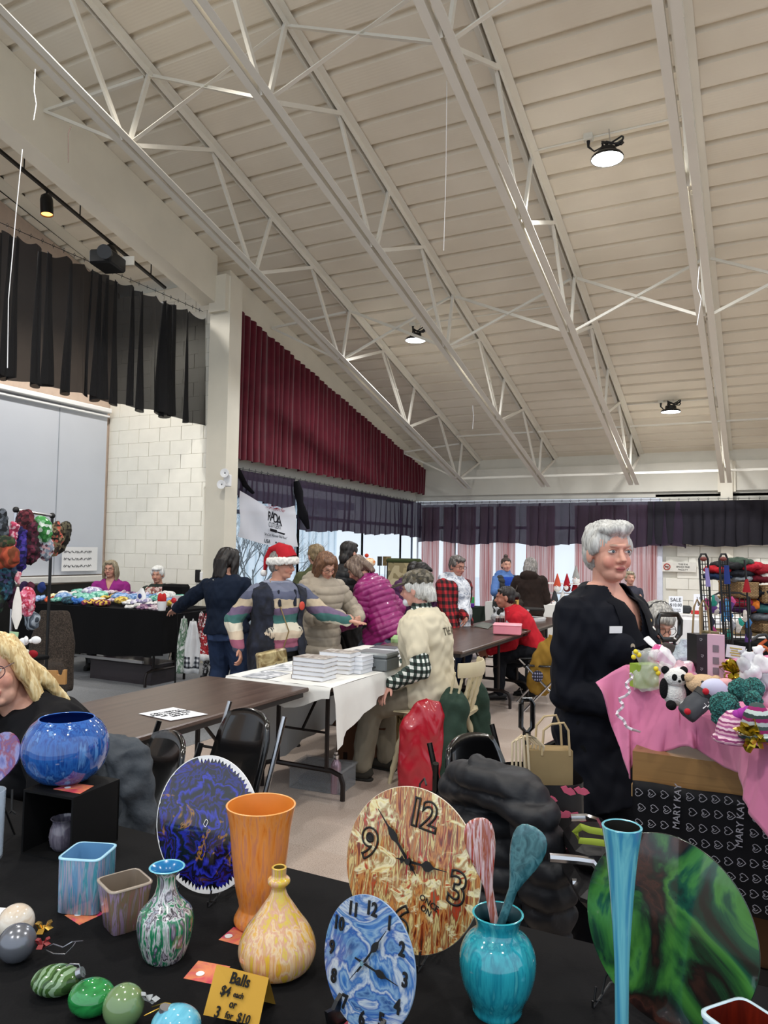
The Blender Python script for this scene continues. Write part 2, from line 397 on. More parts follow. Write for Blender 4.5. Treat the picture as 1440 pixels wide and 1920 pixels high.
# ceiling of steel deck panels
ce = MB().beam((-2.5, 15.2, ZT(15.2)+.2), (-2.5, -5, ZT(-5)+.2), 16, .02).build('ceiling', m_deck, smooth=False); tag(ce, kind='structure')
P = .307
for k in range(56):
    ya = 15.05-P*k
    prof = [(0, 0), (.235, 0), (.245, .05), (.297, .05), (.307, 0)]
    vs = []
    for dy, dz in prof:
        y = ya-dy; vs += [(-10.3, y, ZT(y)+.075+dz), (5.2, y, ZT(y)+.075+dz)]
    fs = [(2*i, 2*i+2, 2*i+3, 2*i+1) for i in range(4)]
    MB().add(vs, fs).build('deck_panel', m_deck, ce, smooth=False, solid=.004)

# joists
TX = [-5.37, -3.75, -2.10, -.55, 1.05, 2.65]
BN = [3.05, 5.05, 7.07, 9.15, 11.4, 13.8]
TN = [(1.2, 3.2, 4.2), (4.25, 5.27, 6.26), (6.27, 7.35, 8.33), (8.33, 9.34, 10.47), (10.47, 11.65, 12.75), (12.8, 13.98, 15.0)]
LB = ['roof joist nearest the black stage curtain', 'second roof joist from the stage side', 'middle cream roof joist running past the brightest hanging lamp', 'steep roof joist right of the hanging lamps', 'roof joist beyond the right edge, carrying cross braces', 'farthest right roof joist']
def angles(mb, x, a, b, gap, w, up):
    for s in (-1, 1):
        mb.beam((x+s*(gap/2+.003), a[0], a[1]+up*w/2), (x+s*(gap/2+.003), b[0], b[1]+up*w/2), .006, w)
        mb.beam((x+s*(gap/2+w/2), a[0], a[1]), (x+s*(gap/2+w/2), b[0], b[1]), w, .006)
JO = []
for i, x in enumerate(TX):
    t = thing('roof_joist', LB[i], 'roof joist', (x, 7, ZT(7)), 'steel roof joists'); JO.append(t)
    mb = MB(); angles(mb, x, (-2.5, ZT(-2.5)+.06), (15.1, ZT(15.1)+.06), .035, .074, -1); mb.build('top_chord', m_steel, t, smooth=False)
    mb = MB(); angles(mb, x, (-1.5, ZB(-1.5)), (14.35, ZB(14.35)), .04, .074, 1); mb.build('bottom_chord', m_steel, t, smooth=False)
    for b, tn in zip(BN, TN):
        for q, ty in enumerate(tn):
            if b > 11.3 and q == 0 and b < 12:
                for s in (-.05, .05): MB().beam((x, ty+s, ZT(ty)), (x, b-.03+s*.8, ZB(b)+.03), .028, .028, (1, 0, 0)).build('web', m_steel, t, smooth=False)
                MB().box((x, (ty+b)/2, (ZT(ty)+ZB(b))/2+.03), (.02, .16, .02)).build('spacer', m_steel, t, smooth=False)
            else:
                MB().beam((x+(.012 if q else -.012), ty, ZT(ty)+.02), (x+(.012 if q else -.012), b+(-.06, 0, .07)[q], ZB(b)+.03), .042, .032, (1, 0, 0)).build('web', m_steel, t, smooth=False)
    # cross bridging to the next joist
    if i < 5:
        xn = TX[i+1]
        for by, ty in ((5.05, 5.27), (9.15, 9.34)):
            a = MB(); a.beam((x+.05, by, ZB(by)+.03), (xn-.04, ty, ZT(ty)-.02), .04, .006); a.beam((x+.05, by+.02, ZB(by)+.05), (xn-.04, ty+.02, ZT(ty)), .006, .04); a.build('cross_brace', m_steel, t, smooth=False)
            a = MB(); a.beam((x+.04, ty, ZT(ty)-.02), (xn-.05, by, ZB(by)+.03), .04, .006); a.beam((x+.04, ty+.02, ZT(ty)), (xn-.05, by+.02, ZB(by)+.05), .006, .04); a.build('cross_brace', m_steel, t, smooth=False)
        a = MB(); a.beam((x+.04, 13.85, ZB(13.85)+.03), (xn-.05, 13.85, ZB(13.85)+.03), .03, .04); a.build('tie_angle', m_steel, t, smooth=False)
        a = MB(); a.beam((x+.04, 13.6, ZT(13.6)-.02), (xn-.05, 13.6, ZT(13.6)-.02), .02, .03); a.build('tie_angle', m_steel, t, smooth=False)
# wall-side bridging of the first joist
for by, ty in ((5.05, 5.27), (9.15, 9.34), (13.8, 13.98)):
    MB().beam((-6.6, ty-.2, ZT(ty)-.15), (TX[0]-.05, by, ZB(by)+.03), .035, .03).build('cross_brace', m_steel, JO[0], smooth=False)
    MB().beam((-6.6, ty-.2, ZT(ty)-.15), (TX[0]-.05, ty, ZT(ty)), .035, .03).build('cross_brace', m_steel, JO[0], smooth=False)

# main sloping beam over the stage opening, and the stage's own beam
mb = MB(); mb.add([(x, y, z) for x in (-6.86, -6.6) for y, z in ((-2, ZT(-2)+.07), (-2, 4.87+.26*9.8-.02), (7.85, 4.87), (7.85, ZT(7.85)+.07))], [(0, 1, 2, 3), (7, 6, 5, 4), (0, 4, 5, 1), (1, 5, 6, 2), (2, 6, 7, 3), (3, 7, 4, 0)])
tag(mb.build('sloping_beam', m_beam, smooth=False), 'deep cream roof beam running down to the white column', 'beam')
mb = MB(); mb.add([(x, y, z) for x in (-8.62, -8.4) for y, z in ((-2, ZT(-2)+.07), (-2, 5.57+.25*10.7), (8.1, 5.5), (8.1, ZT(8.1)+.07))], [(0, 1, 2, 3), (7, 6, 5, 4), (0, 4, 5, 1), (1, 5, 6, 2), (2, 6, 7, 3), (3, 7, 4, 0)])
tag(mb.build('sloping_beam', m_beam, smooth=False), 'smaller cream roof beam behind the black stage curtain', 'beam')
tag(MB().box((-6.565, 8.02, 2.62), (.34, .26, 5.24)).box((-6.565, 7.97, 5.0), (.28, .3, .5)).build('column', m_beam, smooth=False), 'square cream column between stage opening and window wall', 'column')

# left wall (window wall): fascia, frames; gable beam under roof
wl = MB()
wl.add([(x, y, z) for x in (-7.0, -6.8) for y, z in ((8.15, 2.62), (14.95, 2.62), (14.95, ZT(14.95)+.07), (8.15, ZT(8.15)+.07))], [(0, 1, 2, 3), (7, 6, 5, 4), (0, 4, 5, 1), (1, 5, 6, 2), (2, 6, 7, 3), (3, 7, 4, 0)])
wl.box((-6.9, 11.5, .15), (.2, 6.8, .3))
wl = tag(wl.build('wall_left', m_wallp, smooth=False), kind='structure')
mb = MB(); mb.add([(x, y, z) for x in (-6.8, -6.62) for y, z in ((8.15, 4.97), (14.9, 3.3), (14.9, ZT(14.9)+.07), (8.15, ZT(8.15)+.07))], [(0, 1, 2, 3), (7, 6, 5, 4), (0, 4, 5, 1), (1, 5, 6, 2), (2, 6, 7, 3), (3, 7, 4, 0)])
tag(mb.build('sloping_beam', m_beam, smooth=False), 'cream beam above the dark red curtain', 'beam')
# back wall
wb = MB(); wb.box((-.9, 15.1, 3.1), (13.2, .2, .9)).box((-.9, 15.0, 3.02), (12.2, .16, .54)).box((-4.3, 15.05, .12), (5.2, .2, .24))
wb.box((2.0, 15.08, 1.3), (7.6, .16, 2.8)); wb = tag(wb.build('wall_back', m_wallp, smooth=False), kind='structure')
MB().box((-.56, 14.9, 2.2), (.2, .12, 2.2)).box((-.56, 14.93, 3.0), (.3, .1, .56)).build('pilaster', m_beam, wb, smooth=False)
bl0 = None
for r in range(10):
    for q in range(9):
        x = -1.62+.4*q+(.2 if r % 2 else 0)+.2; z = .1+.2032*r+.1
        o = MB().box((x, 14.985, z), (.394, .04, .197), bev=.004).build('block', m_block, wb, smooth=False)
# wall at the end of the stage (block) and stage side wall
we = tag(MB().box((-7.8, 8.2, 2.6), (2.4, .2, 5.2)).build('wall_stage', m_mort, smooth=False), kind='structure')
for r in range(26):
    z = .02+.2032*r+.1
    for q in range(6):
        x0 = -8.78+.406*q-(.2 if r % 2 else 0); x1 = min(x0+.4, -6.66); x0 = max(x0, -8.78)
        if x1-x0 < .05: continue
        MB().box(((x0+x1)/2, 8.09, z), (x1-x0-.002, .03, .2012), bev=.002).build('block', m_block, we, smooth=False)
ws = tag(MB().add([(x, y, z) for x in (-8.95, -8.79) for y, z in ((-2, 0), (8.2, 0), (8.2, ZT(8.2)+.06), (-2, ZT(-2)+.06))], [(0, 1, 2, 3), (7, 6, 5, 4), (0, 4, 5, 1), (1, 5, 6, 2), (2, 6, 7, 3), (3, 7, 4, 0)]).build('wall_stage_side', plain('c4b0a0', .8), smooth=False), kind='structure')
# windows --------------------------------------------------------
m_wf = plain('4d566b', .4, var=0); m_wf2 = plain('dfe3ea', .5, var=0)
m_glass = glassy((.85, .95, 1), .02, .08)
def window(name, p0, p1, zs, wdt=.032, mat=m_wf):
    p0, p1 = Vector(p0), Vector(p1); z0, z1 = zs[0], zs[-1]; f = MB()
    for p in (p0, p1): f.beam((p.x, p.y, z0), (p.x, p.y, z1), wdt, wdt, (1, 0, 0))
    for z in zs: f.beam((p0.x, p0.y, z), (p1.x, p1.y, z), .06, .06)
    o = tag(f.build(name, mat, smooth=False), kind='structure')
    d = (p1-p0).normalized(); n = d.cross(Vector((0, 0, 1)))
    for a, b in zip(zs[:-1], zs[1:]):
        g = MB(); c = (p0+p1)/2; g.beam((p0.x, p0.y, (a+b)/2), (p1.x, p1.y, (a+b)/2), .006, b-a-.04); g.build('pane', m_glass, o, smooth=False)
    return o
ys = [8.22, 8.5, 10.37, 12.6, 14.3, 14.88]
MB0 = MB().box((-6.86, 8.34, 1.35), (.12, .26, 2.6)).build('window_1', m_wf, smooth=False); tag(MB0, kind='structure')
for i in range(1, 5): window('window_%d' % (i+1), (-6.86, ys[i], 0), (-6.86, ys[i+1], 0), (.3, 2.08, 2.6))
xs = [-6.78, -5.9, -4.9, -4.05, -2.9, -1.72]
for i in range(5): window('window_%d' % (i+6), (xs[i], 15.02, 0), (xs[i+1], 15.02, 0), (.24, 2.06, 2.6), .03, m_wf2)
tag(MB().box((-1.73, 14.95, 1.3), (.12, .1, 2.6)).build('trim_1', plain('d5dbe6', .5), smooth=False), kind='structure')
# outside
og = MB().box((-8, 25, -.3), (70, 50, .1)).build('ground', plain('e8eef2', .8, var=.06, scale=.8)); tag(og, kind='structure')
mb = MB(); mb.box((-16, 12, 2.0), (.3, 16, 5))
hs = thing('outbuilding', 'pale blue building with vertical siding seen through the left windows', 'building', (-16, 14, -.2))
MB().box((-17.2, 20, 1.6), (2, 15, 3.6)).build('wall', plain('f4fafd', .8, var=.03), hs, smooth=False)
for k in range(30): MB().box((-16.17, 12.8+.5*k, 1.6), (.05, .06, 3.6)).build('siding_batten', plain('e2ecf2', .8), hs, smooth=False)
MB().beam((-15.9, 12, 3.4), (-15.9, 28, 3.4), .5, .3).build('roof', plain('8f98a2', .8), hs, smooth=False)
m_bark = plain('8d9398', .9)
def shrub(x, y, h, lab, n=60):
    t = thing('bare_tree', lab, 'tree', (x, y, -.25), 'bare trees outside the left windows')
    mb = MB(); rnd = random.Random(int(x*10)+int(y*7))
    def br(p, d, l, r, dep):
        q = p+d*l; mb.loft([p, (p+q)/2+Vector((rnd.uniform(-1, 1), rnd.uniform(-1, 1), 0))*l*.08, q], [r, r*.8, r*.6], n=4)
        if dep == 0: return
        for _ in range(3 if dep > 1 else 4):
            dd = (d+Vector((rnd.uniform(-1, 1), rnd.uniform(-1, 1), rnd.uniform(-.3, .8)))*.75).normalized(); br(p+d*l*rnd.uniform(.5, 1), dd, l*rnd.uniform(.6, .85), r*.55, dep-1)
    br(Vector((x, y, -.25)), Vector((0, 0, 1)), h*.3, .045, 5)
    mb.build('branches', m_bark, t)
shrub(-8.5, 11.3, 3.4, 'bare twiggy tree outside the window under the hanging banner')
shrub(-9.3, 11.9, 3.6, 'taller bare tree outside, close behind the hanging banner')
shrub(-9.4, 13.6, 2.8, 'bare tree outside to the right of the banner')
# ---------------------------------------------------------------- curtains
m_sheer = sheer('0b0a0c', .93, trl=.08); m_sheer2 = sheer('3a2d40', .95, trl=.38)
m_red = plain('56101f', .85, var=.18, scale=5, sheen=.3, bump=.1)
def drape(name, mat, p0, p1, z0, z1, nf, amp, back=.02, seed=0, nu=None, nv=14, sag=0, hem=.012, gather=.6, parent=None, jit=.5):
    "pleated hanging cloth between p0 and p1 (x,y); z0,z1 = functions of u; back doubles the folds over"
    p0, p1 = Vector((*p0, 0)), Vector((*p1, 0)); d = p1-p0; L = d.length; d.normalize(); n = Vector((d.y, -d.x, 0)); rnd = random.Random(seed)
    ph = [rnd.uniform(-1, 1)*jit for _ in range(nf+3)]; am = [rnd.uniform(.6, 1.3) for _ in range(nf+3)]
    def fn(u, v):
        k = u*nf; i = int(k); f = k-i; a = am[i]*(1-f)+am[i+1]*f; q = ph[i]*(1-f)+ph[i+1]*f
        th = 2*PI*(k+q*.5); g = gather+(1-gather)*v
        s = u*L+back*math.sin(th)*g*a+.012*math.sin(5*v+q*4)*v
        o = amp*math.cos(th)*g*a+.01*math.sin(3*v+i)
        zt = z0(u)-sag*abs(math.sin(PI*k))*a; zb = z1(u)+hem*math.sin(th*.5+q)
        return p0+d*s+n*o+Vector((0, 0, zt*(1-v)+zb*v))
    return MB().grid(fn, nu or nf*14, nv).build(name, mat, parent, smooth=True, angle=180)
def rail(parent, pts, nh, m=m_black, hk=.035):
    MB().loft(pts, .004, n=5).build('rail', m, parent)
    a, b = Vector(pts[0]), Vector(pts[-1])
    for i in range(nh):
        p = a.lerp(b, (i+.5)/nh)+Vector((0, 0, .0)); t = (b-a).normalized()
        MB().loft([p+Vector((0, 0, -.012)), p+t*.012+Vector((0, 0, .01)), p+Vector((0, 0, hk*.8)), p-t*.012+Vector((0, 0, .01)), p+Vector((0, 0, -.03))], .003, n=4).build('hook', m, parent)
t = thing('black_valance', 'long sheer black curtain hung across the stage opening', 'curtain', (-6.98, 5.5, 3.2))
drape('cloth', m_sheer, (-6.98, 3.2), (-6.98, 8.02), lambda u: 4.80, lambda u: 3.27, 25, .06, .10, 3, nu=600, sag=.06, parent=t, hem=.03, gather=.5, jit=1.6)
rail(t, [(-6.98, 3.2, 4.86), (-6.98, 8.02, 4.86)], 34)
t = thing('red_curtain', 'dark red velvet curtain filling the wall under the sloping beam', 'curtain', (-6.56, 11.5, 2.75))
drape('cloth', m_red, (-6.56, 8.24), (-6.56, 14.86), lambda u: 4.93+(3.33-4.93)*u, lambda u: 2.80-.02*u, 46, .035, .02, 5, nu=520, parent=t, gather=.7, hem=.015)
t = thing('window_valance', 'sheer black curtain hung above the left windows, behind the white banner', 'curtain', (-6.62, 11.5, 1.8))
def zb_(u):
    y = 8.35+u*6.5
    if y < 9.85: return 2.42-.12*(y-8.35)
    if y < 10.3: return 1.74+.0*(y-9.85)
    return 1.84-.03*math.sin(y*3)+(-.02)
drape('cloth', m_sheer2, (-6.64, 8.36), (-6.64, 9.9), lambda u: 2.66, lambda u: 2.3-.15*u, 12, .03, .05, 7, parent=t)
drape('cloth', m_sheer2, (-6.62, 9.95), (-6.62, 14.86), lambda u: 2.65-.06*u, lambda u: (1.86-.02*math.sin(u*15)), 24, .035, .06, 9, parent=t)
# knotted swag at the banner corner
mb = MB(); mb.loft([(-6.55, 9.82, 2.62), (-6.53, 9.86, 2.45), (-6.52, 9.9, 2.28), (-6.5, 9.95, 2.1), (-6.52, 10.15, 1.88)], [.05, .09, .06, .1, .03], [.03, .04, .04, .04, .02], n=10).build('swag', plain('17161a', .9), t)
MB().loft([(-6.6, 8.4, 2.66), (-6.58, 8.55, 2.45), (-6.58, 8.75, 2.35)], [.05, .06, .03], [.02]*3, n=8).build('swag', plain('17161a', .9), t)
rail(t, [(-6.62, 8.33, 2.68), (-6.62, 14.88, 2.60)], 44)
t = thing('back_valance', 'long dark sheer curtain hung across the top of the far wall windows', 'curtain', (-3.2, 14.8, 1.7))
drape('cloth', m_sheer2, (-6.62, 14.78), (-1.2, 14.74), lambda u: 2.55, lambda u: 1.74-.05*u+.03*math.sin(u*22), 26, .035, .05, 11, parent=t)
drape('cloth', plain('242228', .9), (-1.9, 14.72), (3.4, 14.72), lambda u: 2.55, lambda u: 1.74+.02*math.sin(u*20), 26, .035, .04, 12, parent=t)
rail(t, [(-6.62, 14.76, 2.585), (3.4, 14.74, 2.585)], 60)
m_pink = None
def pinkmat():
    m, N, L, B = nt('striped_drape'); tc = N.new('ShaderNodeTexCoord'); mp = N.new('ShaderNodeMapping'); mp.inputs['Scale'].default_value = (28, 28, .25)
    n = N.new('ShaderNodeTexNoise'); n.inputs['Scale'].default_value = 1; n.inputs['Detail'].default_value = 2
    r = ramp(N, [(.3, 'b87674'), (.42, 'dba9a6'), (.55, 'efd9d6'), (.68, 'c98684')]); L.new(tc.outputs['Object'], mp.inputs[0]); L.new(mp.outputs[0], n.inputs[0]); L.new(n.outputs['Fac'], r.inputs[0])
    tl = N.new('ShaderNodeBsdfTranslucent'); L.new(r.outputs[0], tl.inputs[0]); L.new(r.outputs[0], B.inputs['Base Color']); B.inputs['Roughness'].default_value = .9
    mx = N.new('ShaderNodeMixShader'); mx.inputs[0].default_value = .78; L.new(B.outputs[0], mx.inputs[1]); L.new(tl.outputs[0], mx.inputs[2]); L.new(mx.outputs[0], N['Material Output'].inputs[0]); return m
m_pink = pinkmat()
pk = [(-6.6, -6.2, 'far corner'), (-6.1, -5.84, ''), (-5.76, -5.38, ''), (-5.28, -4.98, ''), (-4.92, -4.5, ''), (-4.28, -3.7, ''), (-3.3, -2.3, ''), (-2.28, -1.76, '')]
lbl = ['pink striped drape at the corner of the far wall', 'narrow pink striped drape second from the far corner', 'pink striped drape behind the woman in the red plaid jacket', 'pink striped drape right of the plaid jacket woman', 'pink striped drape left of the woman in blue', 'pink striped drape between the woman in blue and the gnome shelf', 'wide pink striped drape behind the gnome shelf', 'rightmost pink striped drape, beside the block wall']
for (a, b, _), l in zip(pk, lbl):
    o = drape('pink_drape', m_pink, (a, 14.86), (b, 14.86), lambda u: 2.5, lambda u: .3, max(3, int((b-a)*12)), .02, .012, int(a*10), nu=60); tag(o, l, 'curtain', 'pink drapes on the far windows')
# banner ----------------------------------------------------------
t = thing('banner', 'white cloth banner with black lettering hung in the left window', 'banner', (-6.58, 9.2, 1.7))
TL, TR, BL, BR = (PX(450, 920, 0, -6.55), PX(554, 948, 0, -6.55), PX(445, 1006, 0, -6.55), PX(557, 1025, 0, -6.55))
def bf(u, v):
    top = TL.lerp(TR, u)+Vector((0, 0, -.13*math.sin(PI*u)*(1-.0))); bot = BL.lerp(BR, u)+Vector((0, 0, -.04*math.sin(PI*u)))
    p = top.lerp(bot, v); p.x += .03*math.sin(u*5+v*3)*(1-v*.5)+.02*math.sin(9*u-6*v); return p
bc = MB().grid(bf, 24, 14).build('cloth', sheer('e9e7ec', .93, trl=.3), t, angle=180)
bv = bvh_of(bc); ey = Vector((0, 0, 1)); ex = Vector((0, 1, 0)); m_ink = plain('15151c', .7, var=0)
cx, cy = 9.28, 2.02
def bt(s, y, z, size, m=m_ink, sh=0, b=0, sx=1): text(s, 'print', m, (-6.5, y, z), (0, 1, -.10), (0, .0, 1), size, t, bvh=bv, lift=.006, shear=sh, bold=b, sx=sx)
bt('Shop Support For', 9.27, 2.155, .075, plain('a62b35', .7, var=0), .3)
bt('R', 9.11, 2.025, .2, sh=.2, b=.01); bt('A', 9.22, 2.03, .2, sh=.1, b=.01); bt('D', 9.33, 2.0, .2, b=.01); bt('A', 9.43, 1.965, .22, b=.01)
bt('CUTLERY', 9.28, 1.89, .11, sx=.8)
mb = MB(); mb.prism([(-.19, .02), (-.02, .025), (.0, 0), (-.02, -.02), (-.18, -.02)], (-6.51, 9.28, 1.80), (0, .99, -.15), (0, .15, .99), .004); mb.prism([(.0, .006), (.2, .012), (.21, .0), (.18, -.015), (.0, -.012)], (-6.51, 9.28, 1.80), (0, .99, -.15), (0, .15, .99), .004); mb.build('knife_print', m_ink, t, smooth=False)
bt('"A Cut Above The Rest"', 9.3, 1.735, .055, sh=.3)
bt('USA', 9.12, 1.655, .075, b=.02); bt('Made in USA', 9.4, 1.63, .04, b=.02)

# ---------------------------------------------------------------- hanging lamps
m_lit = glow('f4f8ff', 14)
def bay(loc, box, lab):
    loc, box = Vector(loc), Vector(box)
    t = thing('hanging_lamp', lab, 'lamp', box, 'round hanging lamps')
    MB().box(box+Vector((0, 0, -.03)), (.09, .09, .1), bev=.01).build('junction_box', m_wallp, t)
    MB().box(box+Vector((.2, -.02, .02)), (.16, .12, .04), bev=.01).build('mounting_plate', m_wallp, t)
    MB().loft([box+Vector((0, 0, -.07)), box+Vector((0, 0, -.14)), box+Vector((.06, -.02, -.21)), loc+Vector((-.02, 0, .14))], [.02, .012, .008, .008], n=6).build('cord', m_black, t)
    mb = MB()
    for k in range(3):
        c = loc+Vector((.05, 0, .13+.015*k)); mb.loft([c+Vector((.1*math.cos(a*PI/6), .045*math.sin(a*PI/6), .03*math.sin(a*PI/3+k))) for a in range(13)], .009, n=5)
    mb.build('cord_coil', m_black, t)
    hs_ = MB().lathe(loc, [(.06, .11), (.085, .1), (.09, .05), (.14, .035), (.155, .015), (.155, 0), (.148, 0)], 24).build('housing', m_blackm, t)
    MB().lathe(loc, [(.0001, .012), (.08, .012), (.148, .003)], 24, Matrix.Rotation(0, 3, 'X')).build('lens', m_lit, hs_)
    MB().loft([loc+Vector((.03, 0, .12)), box+Vector((.2, -.02, 0))], .006, n=5).build('hook', m_chrome, t)
    lamp('bay_light', loc+Vector((0, 0, -.03)), LAMP_POWER, .3, (.97, .98, 1), 2.9)
for loc, box, lab in (((-1.3, 7.2, 5.36), (-1.5, 7.3, 5.72), 'nearest round hanging lamp, glowing at the upper right'), ((-4.55, 9.9, 4.66), (-4.62, 9.95, 4.98), 'hanging lamp half hidden behind the joist left of centre'), ((-1.3, 12.8, 3.87), (-1.47, 12.95, 4.14), 'farthest round hanging lamp near the far wall')):
    bay(loc, box, lab)
    x, y, z = box; w_ = MB(); w_.loft([(-2.05, y+.02, ZT(y)+.06), (x, y+.02, ZT(y)+.065), (x+.9, y+.02, ZT(y)+.06)], .012, n=6); tag(w_.build('conduit', m_steel), 'thin cream conduit on the roof deck beside the %s lamp' % {5: 'nearest', 4: 'half hidden', 3: 'farthest'}[int(loc[2])], 'conduit')
# track with spot lights over the stage
t = thing('light_track', 'black light track hanging over the stage', 'light track', (-7.55, 6, 5.3))
a, b = PX(0, 283, 0, -7.5), PX(310, 540, 0, -7.5); a0 = a-(b-a)*.6
MB().beam(a0, b, .04, .03).build('rail', m_black, t, smooth=False)
for px, py in ((45, 318), (150, 405), (283, 515)):
    p = PX(px, py, 0, -7.5); MB().loft([p, p+Vector((0, 0, .55))], .008, n=6).build('hanger', m_black, t)
m_warm = glow('ffb060', 3)
def can(px, py, aim, lab, warm):
    p = PX(px, py, 0, -7.5); t = thing('spotlight', lab, 'spotlight', p); d = Vector(aim).normalized()
    MB().loft([p, p+Vector((0, 0, -.09))], .012, n=8).build('stem', m_black, t)
    c = p+Vector((0, 0, -.12)); A = frame(d.orthogonal(), -d)
    sh_ = MB().lathe(c-d*.02, [(.02, .06), (.06, .03), (.072, -.02), (.072, -.2), (.068, -.2), (.066, -.1), (.02, -.09)], 20, A).build('shade', m_blackm, t)
    MB().lathe(c-d*.02, [(.03, -.11), (.064, -.185)], 20, A).build('reflector', m_warm if warm else m_black, sh_)
can(88, 357, (0.1, 0, -1), 'black can spotlight with an orange glow on the track', True)
can(208, 453, (.25, .3, -1), 'black can spotlight turned aside, behind the curtain top', False)
p = W(202, 490, 8.2)
t = thing('stage_projector', 'black box light hanging at the top of the stage curtain', 'stage light', p)
MB().box(p, (.26, .34, .16), rotz(.3), bev=.02).build('body', m_black, t); MB().loft([p+Vector((.1, -.1, .02)), p+Vector((.22, -.25, -.02))], [.06, .075], n=16).build('lens_tube', m_blackm, t); MB().box(p+Vector((.1, .2, .06)), (.14, .02, .1), rotz(.3)).build('flap', m_steel, t)
# cords
def cord(lab, pts, m=m_white, r=.004, cat='cord'):
    return tag(MB().loft(pts, r, n=5).build('cord', m), lab, cat)
cord('white cord hanging down the stage curtain on the left', [W(42, 280, 6.2), W(30, 400, 6.2), W(24, 470, 6.2), W(16, 560, 6.2), W(14, 690, 6.2)])
cord('short white cord dangling from the joist by the left beam', [W(66, 130, 6.0), W(64, 170, 6.0), W(68, 195, 6.0), W(63, 225, 6.0)])
cord('thin red-tipped wire hook hanging near the left beam', [W(133, 237, 6.3), W(128, 250, 6.3), W(128, 305, 6.3)], plain('5a4a44', .6))
cord('white cord tied along the joist at the upper right', [W(1311, 500, 7.5), W(1308, 540, 7.5), W(1315, 560, 7.5), W(1307, 610, 7.5)])
cord('short white tape hanging from the middle joist', [W(886, 760, 10), W(888, 780, 10), W(886, 805, 10)])
cord('long thin white string hanging in front of the roof deck', [W(838, 150, 6), W(836, 330, 6), W(832, 470, 6)], r=.002)
# wall fittings by the column
t = thing('emergency_light', 'small white twin-head emergency light on the column', 'emergency light', (-6.38, 7.86, 2.4))
p = PX(424, 905, 1, 7.84); 
for dx, dz in ((.02, .12), (-.03, -.03)):
    MB().lathe(p+Vector((dx, -.03, dz)), [(.02, 0), (.055, .03), (.06, .06), (.052, .06), (.01, .04)], 16, frame((0, 0, 1), (.3, -1, 0))).build('lamp_head', m_white, t)
MB().box(p+Vector((0, .03, .03)), (.1, .06, .16), bev=.01).build('body', m_white, t)
p = PX(371, 1080, 1, 8.06); t = thing('wall_socket_box', 'black and white control box on the block wall by the column', 'control box', p)
MB().box(p, (.09, .03, .17), bev=.008).build('box', m_black, t); MB().box(p+Vector((.07, 0, .0)), (.06, .03, .12), bev=.008).build('plate', m_white, t)
mb = MB(); q = [PX(383, y, 1, 8.04) for y in (1110, 1000, 930, 915)]; mb.loft(q+[PX(388, 908, 1, 8.04)], .02, n=8); tag(mb.build('conduit', m_block), 'painted conduit running up the block wall beside the column', 'conduit')
# screen on stage side wall
t = thing('projection_board', 'large pale grey projection board on the stage wall', 'board', (-8.74, 6, 1.1))
MB().box((-8.76, 4.0, 2.33), (.03, 8.0, 2.4)).build('board', plain('c8ccd4', .45, var=.02, scale=2), t, smooth=False)
for y in (2.5, 5.0, 7.15): MB().box((-8.742, y, 2.33), (.004, .012, 2.4)).build('seam', plain('9aa0a8', .5), t, smooth=False)
MB().box((-8.7, 4.0, 3.56), (.1, 8.0, .07), bev=.01).box((-8.72, 4.0, 3.48), (.06, 8.0, .03), bev=.005).build('top_rail', m_white, t)
MB().box((-8.68, 4.0, 1.07), (.14, 8.02, .09), bev=.01).build('ledge', plain('d6d4cf', .5), t)
MB().box((-8.74, 4.5, .5), (.02, 7, 1.0)).build('lower_cloth', m_black, t, smooth=False)
p = PX(150, 1048, 0, -8.68); t = thing('paper_sign', 'handwritten white paper sign taped on the projection board', 'sign', p)
MB().box(p, (.004, .62, .34)).build('sheet', m_white, t, smooth=False)
strokes([[(-.25+.07*i+.03*math.cos(j), y+.018*math.sin(j*2+i)) for j in range(6)] for i in range(7) for y in (.1, 0, -.1)], 'writing', m_ink, p+Vector((.005, 0, 0)), (0, 1, 0), (0, 0, 1), .004, t)['kind'] = 'stuff'
# ---------------------------------------------------------------- the seller's table in front
TZ = .75
t = thing('display_table', 'long display table covered with a plain black cloth', 'table', (-.9, 1.1, 0))
m_cloth = plain('0c0c0e', .92, var=.15, scale=3, bump=.1, bscale=200)
def ct(u, v):
    x = -2.9+3.9*u; s = v*1.55
    if s < .75: y, z = 1.6-.0, s
    else: y, z = 1.6-(s-.75), TZ
    if s < .75:
        z = TZ-(.75-s); y = 1.605+.02*math.sin(x*9+1)*(.75-s)
    return (x, y, z-.0)
mb = MB(); mb.grid(lambda u, v: (-2.9+3.9*u, 1.6+(.02+.03*math.sin(u*40))*(1-v)*1.2, .04+(TZ-.04)*v), 80, 6); mb.grid(lambda u, v: (-2.9+3.9*u, 1.6-v*.95, TZ+.001*math.sin(u*31)*math.sin(v*7)), 30, 8)
mb.build('tablecloth', m_cloth, t, angle=50, solid=.003)
for x in (-2.6, .7):
    for y in (.75, 1.5): MB().loft([(x, y, 0), (x, y, TZ-.02)], .014, n=8).build('leg', m_blackm, t)
def solve_z(P, py):
    z = P.z
    for _ in range(12):
        q = Vector((P.x, P.y, z))-CAM; d = q.dot(FWD); y = 960-F*q.dot(UPV)/d; z += (y-py)*d/F
    return z
def depth(P): return (P-CAM).dot(FWD)
